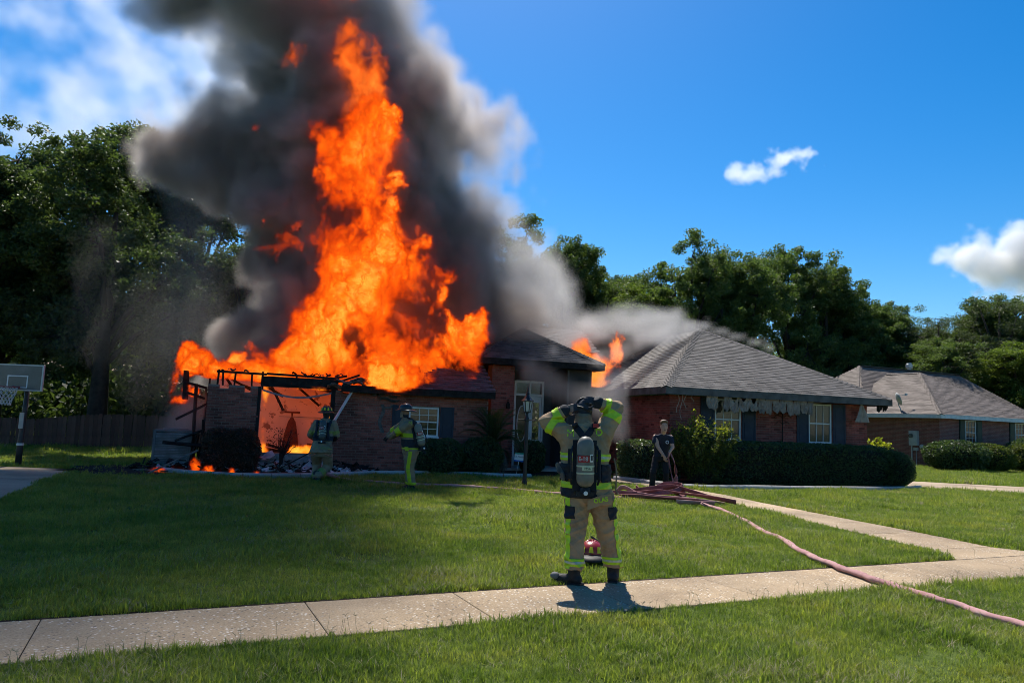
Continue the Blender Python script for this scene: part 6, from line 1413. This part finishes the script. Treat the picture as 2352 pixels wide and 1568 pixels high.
# heap of flat hose folds in front of the man
hp = empty('hose_heap', (3.5, 16.6, 0), 0, 'heap of loosely folded flat red hose on the grass', 'hose')
folds = [[(-.85, .1, .10), (-.55, .0, .12), (-.2, -.15, .09), (.3, -.25, .10), (.8, -.45, .07), (1.15, -.55, .06)], [(-1.0, -.05, .07), (-.7, -.2, .08), (-.3, -.25, .07), (.2, -.35, .07), (.55, -.55, .07)], [(-.6, .45, .09), (-.2, .25, .16), (.25, .15, .20), (.6, .05, .15), (.95, -.15, .09), (1.3, -.35, .07)],
         [(-.5, .6, .22), (-.35, .35, .12), (-.1, .2, .18), (.3, .3, .24), (.55, .3, .15), (.4, .15, .10)], [(-.9, .3, .06), (-.95, .1, .09), (-.6, .05, .11), (-.1, .05, .16), (.4, -.05, .14), (.9, -.3, .12), (1.4, -.5, .07)], [(-.2, .5, .08), (.1, .35, .22), (.45, .2, .22), (.3, .05, .16), (.0, .0, .12), (-.35, .1, .10)], [(.1, -.6, .06), (.5, -.72, .07), (.85, -.75, .08), (.7, -.6, .06), (.6, -.75, .06), (.65, -1.0, .05)]]
def fold(pts, tw, wd, name, parent, label=None):
    """flat lay hose: a 12 mm thick band that twists between lying and standing on edge"""
    P = cr(pts, 9); n = len(P); rows = []
    for i, p in enumerate(P):
        t = (P[min(i+1, n-1)]-P[max(i-1, 0)]).normalized(); sd = t.cross(Vector((0, 0, 1))).normalized(); up_ = sd.cross(t)
        a = np.interp(i/(n-1), np.linspace(0, 1, len(tw)), tw); wv = sd*math.cos(a)+up_*math.sin(a)
        nv = t.cross(wv)
        rows.append([p-wv*wd*.5, p-wv*wd*.25+nv*.006, p+nv*.008, p+wv*wd*.25+nv*.006, p+wv*wd*.5])
    q = MB(); q.grid(rows, .013); return q.build(name, m_hose2 if sum(map(ord, str(pts[0]))) % 3 else m_hose, parent, smooth=True, **(dict(label=label, cat='hose') if parent is None else {}))
for k, f_ in enumerate(folds):
    fold([(x, y*1.25, z*(1.0+.25*(k % 3))) for x, y, z in f_], [(1.3, .9, 1.2, .5, 1.0, .3), (.3, 1.0, .4, 1.2), (1.2, 1.4, .8, 1.3, .4)][k % 3], .105, 'hose_fold', hp)
fold([(-1.0, .55, .05), (-.85, .45, .22), (-.6, .15, .12), (-.4, .0, .10)], (.2, 1.2, 1.0), .12, 'hose_fold', hp)
fold([(-1.25, .25, .05), (-1.35, .1, .12), (-1.1, -.05, .14), (-.6, .0, .13)], (1.4, 1.3, 1.4), .10, 'hose_fold', hp)
fold([(3.93, 18.22, 1.0), (3.92, 18.16, .82), (3.96, 18.02, .5), (4.0, 17.85, .22), (4.02, 17.6, .07), (3.9, 17.1, .10), (3.8, 16.8, .2)], (1.5, 1.2, .6, .3, .2), .12, 'fire_hose', None, 'fold of red hose hanging from the hands of the stooping man')
fold([(3.98, 18.36, 1.02), (4.08, 18.26, .75), (4.12, 18.24, .42), (4.08, 18.2, .12), (4.0, 18.0, .03)], (.2, .6, .3), .12, 'fire_hose', None, 'darker loop of hose beside the hanging fold at the man')

# ================================================================ smoke, fire and clouds: real volumes on voxel grids
_lat = np.random.default_rng(99).random((32, 32, 32)).astype(np.float32)
def vnoise(x, y, z):
    xi, yi, zi = [np.floor(v).astype(np.int32) for v in (x, y, z)]; fx, fy, fz = x-xi, y-yi, z-zi
    fx, fy, fz = [f*f*(3-2*f) for f in (fx, fy, fz)]
    a0, a1, b0, b1, c0, c1 = xi & 31, (xi+1) & 31, yi & 31, (yi+1) & 31, zi & 31, (zi+1) & 31
    g = lambda a, b, c: _lat[a, b, c]
    u0 = g(a0, b0, c0)*(1-fx)+g(a1, b0, c0)*fx; u1 = g(a0, b1, c0)*(1-fx)+g(a1, b1, c0)*fx
    v0 = g(a0, b0, c1)*(1-fx)+g(a1, b0, c1)*fx; v1 = g(a0, b1, c1)*(1-fx)+g(a1, b1, c1)*fx
    return (u0*(1-fy)+u1*fy)*(1-fz)+(v0*(1-fy)+v1*fy)*fz
def fbm(x, y, z, f, oc=4, gain=.5, ridged=False):
    s = 0; a = 1; t = 0
    for o in range(oc):
        n = vnoise(x*f+17.3*o, y*f+5.1*o, z*f+9.7*o)
        if ridged: n = 1-np.abs(2*n-1)
        s = s+n*a; t += a; a *= gain; f *= 2.03
    return s/t
def grid_xyz(mn, mx, vx):
    n = [int(round((b-a)/vx)) for a, b in zip(mn, mx)]
    ax = [np.arange(k, dtype=np.float32)*vx+a+vx/2 for k, a in zip(n, mn)]
    return np.meshgrid(*ax, indexing='ij')
def sstep(x, a, b): t = np.clip((x-a)/(b-a), 0, 1); return t*t*(3-2*t)
def volume_object(name, mn, vox, arr, mat, label, cat):
    nx, ny, nz = arr.shape; arr = np.where(arr < .004, 0, arr).astype(np.float32)
    arr[0] = arr[-1] = 0; arr[:, 0] = arr[:, -1] = 0; arr[:, :, 0] = arr[:, :, -1] = 0
    me = bpy.data.meshes.new(name); me.vertices.add(arr.size)
    me.attributes.new('d', 'FLOAT', 'POINT').data.foreach_set('value', np.ascontiguousarray(arr).ravel()); me.materials.append(mat)
    ob = bpy.data.objects.new(name, me); link(ob); ob.location = mn; tag(ob, label, cat, kind='stuff')
    g = bpy.data.node_groups.new(name, 'GeometryNodeTree')
    g.interface.new_socket('Geometry', in_out='INPUT', socket_type='NodeSocketGeometry'); g.interface.new_socket('Geometry', in_out='OUTPUT', socket_type='NodeSocketGeometry')
    N = g.nodes; Lk = g.links.new
    gi = N.new('NodeGroupInput'); go = N.new('NodeGroupOutput'); vc = N.new('GeometryNodeVolumeCube'); ps = N.new('GeometryNodeInputPosition'); sp_ = N.new('ShaderNodeSeparateXYZ'); Lk(ps.outputs[0], sp_.inputs[0])
    vc.inputs['Min'].default_value = (0, 0, 0); vc.inputs['Max'].default_value = (nx*vox, ny*vox, nz*vox)
    for k, n in zip('XYZ', (nx, ny, nz)): vc.inputs['Resolution '+k].default_value = n
    def m(op, a, b=None):
        x = N.new('ShaderNodeMath'); x.operation = op
        for i, v in enumerate((a, b)):
            if isinstance(v, (int, float)): x.inputs[i].default_value = v
            elif v is not None: Lk(v, x.inputs[i])
        return x.outputs[0]
    idx = None
    for k, n, st in ((0, nx, ny*nz), (1, ny, nz), (2, nz, 1)):
        c = m('MULTIPLY', m('MINIMUM', m('MAXIMUM', m('FLOOR', m('ADD', m('DIVIDE', sp_.outputs[k], vox), .01)), 0), n-1), st); idx = c if idx is None else m('ADD', idx, c)
    na = N.new('GeometryNodeInputNamedAttribute'); na.data_type = 'FLOAT'; na.inputs[0].default_value = 'd'
    si = N.new('GeometryNodeSampleIndex'); si.data_type = 'FLOAT'; si.domain = 'POINT'; fi = N.new('FunctionNodeFloatToInt'); Lk(idx, fi.inputs[0])
    Lk(gi.outputs[0], si.inputs['Geometry']); Lk(na.outputs[0], si.inputs['Value']); Lk(fi.outputs[0], si.inputs['Index']); Lk(si.outputs[0], vc.inputs['Density'])
    sm = N.new('GeometryNodeSetMaterial'); sm.inputs['Material'].default_value = mat; Lk(vc.outputs[0], sm.inputs[0]); Lk(sm.outputs[0], go.inputs[0])
    ob.modifiers.new('grid', 'NODES').node_group = g; return ob
def smoke_mat(name, color, K, aniso=0.0, dark=None):
    m, n, bs, out = newmat(name); n.nodes.remove(bs); pv = n.nodes.new('ShaderNodeVolumePrincipled'); n.links.new(pv.outputs[0], out.inputs['Volume'])
    at = n.nodes.new('ShaderNodeAttribute'); at.attribute_name = 'density'; pv.inputs['Density Attribute'].default_value = ''
    m.cycles.volume_step_rate = .6; n.links.new(mth(n, 'MULTIPLY', at.outputs['Fac'], K), pv.inputs['Density']); pv.inputs['Anisotropy'].default_value = aniso; pv.inputs['Color'].default_value = (*color, 1)
    if dark: n.links.new(ramp(n, at.outputs['Fac'], [(.05, color), (.75, dark)]), pv.inputs['Color'])
    return m
def fire_mat(name, K, gain=1.0, stops=None, fs=3.6, wisp=1.0):
    """hot soot: absorbs and glows; fine turbulent strands come from noise in the volume itself"""
    m, n, bs, out = newmat(name); n.nodes.remove(bs); m.cycles.volume_step_rate = .38; at = n.nodes.new('ShaderNodeAttribute'); at.attribute_name = 'density'
    mp = n.nodes.new('ShaderNodeMapping'); mp.inputs['Scale'].default_value = (1, 1, .92); n.links.new(coords(n, 'Position'), mp.inputs['Vector'])
    n1 = noise(n, mp.outputs[0], fs, 5, .70, dist=.8)
    rd = mth(n, 'ABSOLUTE', mth(n, 'SUBTRACT', n1, .5))
    strand = mth(n, 'SUBTRACT', 1.0, mth(n, 'MULTIPLY', rd, 12.0), clamp=True)                      # thin bright strands
    has = mth(n, 'MULTIPLY', at.outputs['Fac'], 5.0, clamp=True)
    tmp = mth(n, 'ADD', mth(n, 'ADD', at.outputs['Fac'], mth(n, 'MULTIPLY', mth(n, 'SUBTRACT', n1, .52), 1.9*wisp)), mth(n, 'MULTIPLY', strand, .22*wisp), clamp=True)
    d = mth(n, 'MULTIPLY', mth(n, 'MULTIPLY', mth(n, 'ADD', mth(n, 'POWER', tmp, 2.0), .035), has), K)  # faint glowing floor paints firelight onto the smoke around the flames
    ab = n.nodes.new('ShaderNodeVolumeAbsorption'); ab.inputs['Color'].default_value = (0, 0, 0, 1); n.links.new(d, ab.inputs['Density'])
    em = n.nodes.new('ShaderNodeEmission'); n.links.new(ramp(n, tmp, stops or [(.0, (.05, .006, .004)), (.16, (.15, .010, .003)), (.34, (.50, .034, .002)), (.56, (.88, .092, .003)), (.78, (1.0, .19, .006)), (1.0, (1.1, .42, .05))]), em.inputs['Color'])
    n.links.new(mth(n, 'MULTIPLY', d, gain), em.inputs['Strength'])
    ad = n.nodes.new('ShaderNodeAddShader'); n.links.new(ab.outputs[0], ad.inputs[0]); n.links.new(em.outputs[0], ad.inputs[1]); n.links.new(ad.outputs[0], out.inputs['Volume']); return m

# ---- dark plume
PR = np.array([(2.3, -10.6, -2.2), (2.97, -10.8, -1.4), (3.93, -10.2, .4), (4.88, -9.7, 1.7), (5.5, -9.6, 1.7), (6.25, -9.7, 1.2), (7.01, -9.9, .7), (7.77, -10.2, .9), (8.56, -10.6, 1.1), (9.32, -11.7, 1.0), (10.1, -13.1, .7), (11.2, -13.5, .5), (12, -12.9, .1), (13.3, -11.2, -.6), (14.9, -11.9, -1.6), (16.5, -14.6, -2.6), (18.2, -17.0, -3.7), (21.5, -19.0, -3.4), (26, -20.5, -3.2), (31, -21.5, -3.2), (38, -22, -3.5)])
def make_plume():
    mn, mx, vx = (-24, 21.6, 2.3), (4.2, 34, 37.5), .21
    X, Y, Z = grid_xyz(mn, mx, vx)
    w1 = fbm(X, Y, Z+3, .35, 2)-.5; w2 = fbm(X+40, Y, Z, .35, 2)-.5
    Xw, Zw = X+w1*1.6, Z+w2*1.6
    xl, xr = np.interp(Zw, PR[:, 0], PR[:, 1]), np.interp(Zw, PR[:, 0], PR[:, 2]); xc, rx = (xl+xr)/2, (xr-xl)/2
    yc = 26.2+.06*Z; ry = np.interp(Z, [2, 5, 10, 18, 38], [2.4, 3.2, 4.0, 4.6, 5.2])
    r = np.sqrt(((Xw-xc)/rx)**2+((Y-yc)/ry)**2)
    n = fbm(Xw, Y, Zw*.9, .42, 5, .58); bil = fbm(X, Y, Z, .7, 4, .55, True)
    v = (1-r)*1.5 + (n-.5)*1.7 - (bil-.55)*.65
    d = sstep(v, .0, .48)*(.35+.65*sstep(n, .3, .65))
    d *= np.interp(Z, [0, 12, 20, 31, 38], [1, .95, .34, .14, .08])
    # thinner towards the right flank so it greys out
    d *= 1-.55*sstep((Xw-xc)/rx, .35, .95)
    # keep the smoke behind the fire low down
    d *= sstep(Y, 22.6, 24.2)*(Z < 6)+(Z >= 6)*sstep(Y, 22.0, 23.4)
    return mn, vx, d
mn, vx, d = make_plume()
m_smoke = smoke_mat('dark_smoke', (.82, .75, .70), 2.9, .2, (.44, .37, .345))
volume_object('smoke', mn, vx, d, m_smoke, 'towering column of dark grey smoke above the burning house', 'smoke')

# ---- pale thin smoke: drift on the left, grey bank right of the plume, steam on the ridge, puff below the eave
def make_pale():
    mn, mx, vx = (-23, 18.6, .2), (10, 30, 13), .21
    X, Y, Z = grid_xyz(mn, mx, vx); n = fbm(X+5, Y, Z*.8, .55, 5, .55); nf = fbm(X, Y+9, Z, 1.6, 4, .55)
    d = np.zeros_like(X)
    def blob(p, q, r0, r1, amp, nz=1.6, fine=.5):
        p, q = np.array(p, float), np.array(q, float); e = q-p; t = np.clip(((X-p[0])*e[0]+(Y-p[1])*e[1]+(Z-p[2])*e[2])/(e@e), 0, 1)
        rr = np.sqrt((X-p[0]-t*e[0])**2+(Y-p[1]-t*e[1])**2+(Z-p[2]-t*e[2])**2)/(r0+(r1-r0)*t)
        v = (1-rr)*1.3+(n-.5)*nz+(nf-.5)*fine; return amp*sstep(v, .05, .9)
    veil = (1-np.sqrt(((X+12.2)/7.5)**2+((Y-26)/3.2)**2+((Z-5.5)/7)**2))*1.1+(n-.5)*1.5; d = np.maximum(d, .008*sstep(veil, .0, 1.0)); d = np.maximum(d, blob((-10.0, 22.5, .8), (-11.2, 25.0, 9.0), .7, 1.8, .032, 1.6))            # blue drift at left
    d = np.maximum(d, blob((-9.5, 20.6, .3), (-9.0, 21.2, 1.6), .5, .7, .22))
    d = np.maximum(d, blob((.4, 25.5, 6.8), (2.2, 26.5, 4.7), 1.5, 1.1, .28, 2.6, 1.0))                 # grey bank over the porch
    d = np.maximum(d, blob((1.8, 26.2, 4.9), (5.8, 27.4, 5.5), 1.05, .55, .36, 2.5, 1.1)); d = np.maximum(d, blob((3.0, 24.6, 3.9), (5.4, 26.2, 4.9), .5, .4, .10, 2.2, 1.0))              # rolling towards the ridge
    d = np.maximum(d, blob((4.4, 26.0, 4.7), (7.3, 28.0, 5.55), .45, .32, .34, 2.2, 1.0))
    d = np.maximum(d, blob((7.3, 28.0, 5.5), (9.6, 27.0, 4.7), .22, .12, .35, 1.2))
    d = np.maximum(d, blob((3.0, 22.6, 2.9), (3.25, 22.2, 1.5), .75, .35, .30, 1.9, .9))          # puff below the eave
    d = np.maximum(d, blob((.6, 22.9, 3.2), (2.8, 23.6, 2.2), .55, .7, .12, 1.7, .8))             # haze in the porch
    d = np.maximum(d, blob((1.15, 23.0, 3.75), (1.3, 22.9, 3.95), .12, .22, .45, 1.0)); d = np.maximum(d, blob((2.6, 23.8, 3.55), (2.75, 23.7, 3.85), .16, .25, .4, 1.0))
    return mn, vx, d
mn, vx, d = make_pale()
volume_object('smoke', mn, vx, d, smoke_mat('pale_smoke', (.76, .74, .73), 3.0, .3), 'thin pale smoke drifting around the plume and along the ridge', 'smoke')

def make_bright():
    mn, mx, vx = (-44, 43, 12), (-11, 55, 38), .42
    X, Y, Z = grid_xyz(mn, mx, vx); X, Y, Z = X/1.45, Y/1.45, 1.6+(Z-1.6)/1.45; n = fbm(X+3, Y, Z*1.25, .42, 6, .64); s = np.full_like(X, -2)
    for c, e, a in [((-16.5, 34, 15.6), (5.5, 3, 2.2), .9), ((-19.5, 34, 18.6), (5.5, 3, 2.6), .75), ((-13.5, 34, 18.2), (3.5, 3, 2.6), .85), ((-22.5, 34, 14.4), (3.2, 2.2, 1.3), .7), ((-12.8, 34, 15.2), (3.0, 3, 2.6), .9), ((-19, 34, 17), (10, 4, 7.5), .42)]:
        s = np.maximum(s, a*(1-np.sqrt(((X-c[0])/e[0])**2+((Y-c[1])/e[1])**2+((Z-c[2])/e[2])**2)))
    return mn, vx, sstep(s+(n-.5)*3.2-.12, .1, .9)
mn, vx, d = make_bright()
volume_object('smoke', mn, vx, d, smoke_mat('sunlit_smoke', (.95, .91, .86), .13, .4), 'bright sunlit smoke thinning out left of the dark column', 'smoke')

# ---- flames
def flame_field(X, Y, Z, shape, f=1.5, amp=1.5, seed=0.):
    """shape: positive inside; returns grid value 0..1 (0 = none, 1 = hottest)"""
    wx, wz = fbm(X+seed, Y, Z*.55, f*.55, 3)-.5, fbm(X, Y+seed+30, Z*.55, f*.55, 2)-.5
    Xw, Yw, Zw = X+wx*1.9/f, Y+wz*.9/f, Z+wz*1.6/f
    n = fbm(Xw, Yw, Zw*.68, f, 5, .68); big = fbm(X+seed, Y*.4+60, Z*.7, f*.42, 2)
    v = shape + (n-.5)*amp*1.9 + (big-.5)*amp*.7
    m = sstep(v, -.12, .34)
    t = np.clip(.10+1.8*(n-.48)+1.9*(big-.5)+.36*np.clip(v, 0, .9), .02, .9)
    return m*t
FP = np.array([(2.2, -7.9, -1.9), (2.71, -7.85, -2.0), (3.26, -7.8, -2.25), (3.95, -7.6, -2.4), (4.49, -7.45, -2.7), (5.05, -7.25, -2.85), (5.74, -7.1, -2.85), (6.44, -7.0, -3.0), (6.99, -6.95, -3.35), (7.56, -6.7, -3.85), (8.12, -6.45, -4.2), (8.7, -6.2, -4.3), (9.27, -6.2, -4.2), (9.98, -6.6, -4.0), (10.5, -6.5, -3.95), (11.0, -5.9, -4.1), (11.6, -5.5, -4.4), (12.4, -5.2, -4.8)])
def make_main_fire():
    mn, mx, vx = (-9.0, 21.1, 2.15), (-.4, 24.7, 12.4), .065
    X, Y, Z = grid_xyz(mn, mx, vx)
    w_ = (fbm(X, Y, Z, .5, 3)-.5)*1.5; Zq = Z+(fbm(X+9, Y, Z, .5, 2)-.5)*1.2
    xl, xr = np.interp(Zq, FP[:, 0], FP[:, 1]), np.interp(Zq, FP[:, 0], FP[:, 2]); xc, rx = (xl+xr)/2, (xr-xl)/2*np.interp(Z, [2, 3.2, 4.5, 8, 12], [1, .97, .93, 1.0, 1.05])
    yb = 22.6+.29*(X+5)*.55; ry = np.interp(Z, [2, 6, 12], [1.1, 1.0, .7])
    r = np.sqrt(((X+w_-xc)/rx)**2+((Y-yb-.4)/ry)**2*.8)
    s = (1-r)*1.25
    # dark cleft between the two lower tongues
    s -= 1.5*np.exp(-(((X+5.1)/.7)**2+((Z-4.1)/1.05)**2))+.6*np.exp(-(((X+6.3)/.5)**2+((Z-5.6)/.6)**2))
    # side tongues
    def lobe(c, e, a=1.0): return a*(1-np.sqrt(((X-c[0])/e[0])**2+((Y-c[1])/e[1])**2+((Z-c[2])/e[2])**2))
    s = np.maximum(s, lobe((-1.45, 23.2, 3.75), (.65, .5, 1.15), .85)); s = np.maximum(s, lobe((-2.45, 23.2, 6.6), (.6, .4, .5), .5)); s = np.maximum(s, lobe((-6.9, 23.0, 10.5), (1.1, .5, .4), .65)); s = np.maximum(s, lobe((-7.2, 22.8, 7.1), (.7, .4, .6), .6))
    s = np.maximum(s, lobe((-3.4, 21.6, 2.55), (.75, .28, .42), 1.1)); s = np.maximum(s, lobe((-2.0, 22.2, 3.0), (1.2, .4, .45), .9)); s = np.maximum(s, lobe((-6.7, 21.6, 2.7), (1.6, .4, .4), .7))
    # ragged lower edge that burns along the roof line
    s -= 2.2*sstep(np.interp(X, [-9, -4.3, -3.3, -2, -.8], [2.62, 2.62, 2.45, 2.75, 2.95])-Z, .0, .35)
    return mn, vx, flame_field(X, Y, Z, s, 1.35, 1.35)
mn, vx, d = make_main_fire()
m_fire = fire_mat('fire', 20.0, 1.05, None, 4.4)
m_fire_s = fire_mat('small_fire', 45.0, 1.0, None, 7)
volume_object('fire', mn, vx, d, m_fire, 'huge orange flames rising through the collapsed roof', 'fire')
def small_fire(mn, mx, vx, lobes, label, f=2.6, amp=1.2, mat=None, seed=0., base=None):
    X, Y, Z = grid_xyz(mn, mx, vx); s = np.full_like(X, -2)
    for c, e, a in lobes: s = np.maximum(s, a*(1-np.sqrt(((X-c[0])/e[0])**2+((Y-c[1])/e[1])**2+((Z-c[2])/e[2])**2)))
    if base is not None: s -= 3*sstep(base-Z, 0, .1)
    volume_object('fire', mn, vx, flame_field(X, Y, Z, s, f, amp, seed), mat or m_fire, label, 'fire')
m_fire_red = fire_mat('smoky_fire', 12, .95, [(.0, (.10, .012, .004)), (.3, (.45, .05, .006)), (.6, (.9, .13, .012)), (.95, (1.0, .26, .03))])
small_fire((-9.6, 22.1, 10.9), (-3.4, 24.6, 18.2), .085, [((-5.2, 23.3, 12.0), (.7, .6, 1.1), .95), ((-5.4, 23.3, 13.0), (.9, .6, .8), 1.0), ((-5.7, 23.3, 13.7), (1.3, .7, .8), 1.05), ((-6.3, 23.3, 14.5), (1.25, .7, .9), 1.05), ((-6.9, 23.3, 15.6), (1.15, .7, 1.3), 1.1), ((-7.2, 23.3, 16.9), (1.0, .7, 1.0), 1.0), ((-4.8, 23.3, 13.7), (.6, .5, .6), .8), ((-7.8, 23.3, 13.1), (.4, .5, .7), .5)], 'red flame licking up through the top of the smoke column', 1.4, 1.25, m_fire_red, 3.)
small_fire((-10.6, 20.2, 1.5), (-7.6, 22.4, 4.2), .05, [((-9.3, 21.2, 2.95), (.36, .35, .42), .8), ((-8.85, 21.2, 2.95), (.6, .35, .3), .8), ((-8.2, 21.2, 2.72), (.6, .4, .22), .8), ((-9.58, 21.2, 2.5), (.12, .2, .5), .7), ((-9.0, 21.0, 2.1), (.22, .25, .16), .6), ((-9.2, 20.8, 1.85), (.2, .2, .12), .6)], 'flames wrapping the burnt left corner of the roof', 2.2, 1.0, m_fire_s, 5.)
small_fire((1.7, 25.2, 2.9), (5.0, 27.4, 5.4), .05, [((2.55, 26.3, 4.15), (.38, .4, .6), .8), ((3.1, 26.3, 3.75), (.6, .4, .45), .85), ((3.75, 26.4, 4.05), (.26, .3, .5), .8), ((2.8, 26.2, 3.3), (.55, .3, .28), .85)], 'orange flames in the valley between the porch and the right wing', 2.0, 1.3, fire_mat('valley_fire', 14, 1.0, [(.0, (.12, .014, .005)), (.25, (.5, .055, .008)), (.5, (.95, .15, .012)), (.95, (1.0, .36, .05))]), 8.)
small_fire((-9.3, 18.3, .0), (-5.9, 20.2, .6), .03, [((-8.6, 18.65, .03), (.38, .15, .11), .75), ((-8.2, 18.8, .05), (.24, .15, .17), .75), ((-7.9, 18.95, .1), (.15, .15, .26), .8), ((-7.5, 19.05, .04), (.24, .15, .14), .7), ((-6.95, 18.95, .05), (.08, .1, .11), .55), ((-6.3, 18.85, .04), (.07, .1, .08), .5)], 'low flames burning in the debris at the left corner', 4.5, .45, m_fire_s, 11., .015)
pts = [hw(1.52, .42, z) for z in (.6, 1.0, 1.4, 1.8, 2.15)]
small_fire((-7.6, 20.6, .3), (-4.0, 23.9, 2.5), .05, [((p.x, p.y, p.z), (.11, .16, .36), 1.5) for p in pts] + [((hw(a, v, z).x, hw(a, v, z).y, z), (r_, .3, h), 1.1) for a, v, z, r_, h in ((2.45, .7, .48, .4, .2), (2.85, .6, .5, .3, .22), (3.15, .5, .45, .25, .26), (3.27, .4, 1.5, .06, .25), (1.6, .5, .5, .2, .3), (2.3, .4, 2.30, .8, .10))], 'flames inside the room behind the burnt-out window', 2.8, 1.0, fire_mat('room_fire', 26, 1.0, [(.0, (.2, .02, .004)), (.2, (.8, .10, .006)), (.45, (1., .26, .01)), (.9, (1.0, .6, .08))], 7.0, .8), 14.)
fl = bpy.data.lights.new('room_fire_glow', 'POINT'); fl.energy = 15; fl.color = (1.0, .22, .045); fl.shadow_soft_size = .12
flo = bpy.data.objects.new('room_fire_glow', fl); link(flo); flo.location = hw(.75, 1.2, 1.1)
fl2 = bpy.data.lights.new('room_fire_glow', 'POINT'); fl2.energy = 5; fl2.color = (1.0, .20, .04); fl2.shadow_soft_size = .12
flo = bpy.data.objects.new('room_fire_glow', fl2); link(flo); flo.location = hw(3.7, 1.4, 1.2)

# ---- fair-weather clouds far away
def cloud(name, mn, mx, vx, lobes, label, K, amp=1.1, f=.05, seed=0., edge=.5):
    X, Y, Z = grid_xyz(mn, mx, vx); s = np.full_like(X, -2)
    for c, e, a in lobes: s = np.maximum(s, a*(1-np.sqrt(((X-c[0])/e[0])**2+((Y-c[1])/e[1])**2+((Z-c[2])/e[2])**2)))
    n = fbm(X+seed, Y, Z, f, 6, .55); v = s + (n-.5)*amp
    volume_object(name, mn, vx, sstep(v, 0, edge), m_cloud if K is None else smoke_mat(name, (.99, .99, .99), K, .35), label, 'cloud')
cloud('cloud', (212, 378, 74), (345, 430, 136), 1.0, [((292, 402, 103), (42, 18, 20), 1.1), ((264, 402, 99), (28, 14, 13), 1.0), ((249, 402, 98), (18, 10, 8), .8), ((318, 402, 100), (34, 18, 22), 1.1)], 'white cumulus cloud low over the trees at the right edge', .13, 1.9, .075, 0., .4)
cloud('cloud', (112, 388, 132), (176, 414, 168), .6, [((132, 400, 145), (17, 7, 5.5), .8), ((150, 400, 154), (17, 7, 5.5), .8)], 'two small white cloud puffs in the blue sky', .13, 1.9, .12, 30., .55)
cloud('cloud', (-330, 375, 140), (-95, 430, 260), 2.1, [((-255, 400, 216), (55, 16, 18), .6), ((-245, 400, 172), (45, 14, 12), .55), ((-220, 400, 195), (120, 20, 60), .42)], 'ragged bright clouds left of the smoke above the dark trees', .030, 2.2, .045, 60., 1.2)
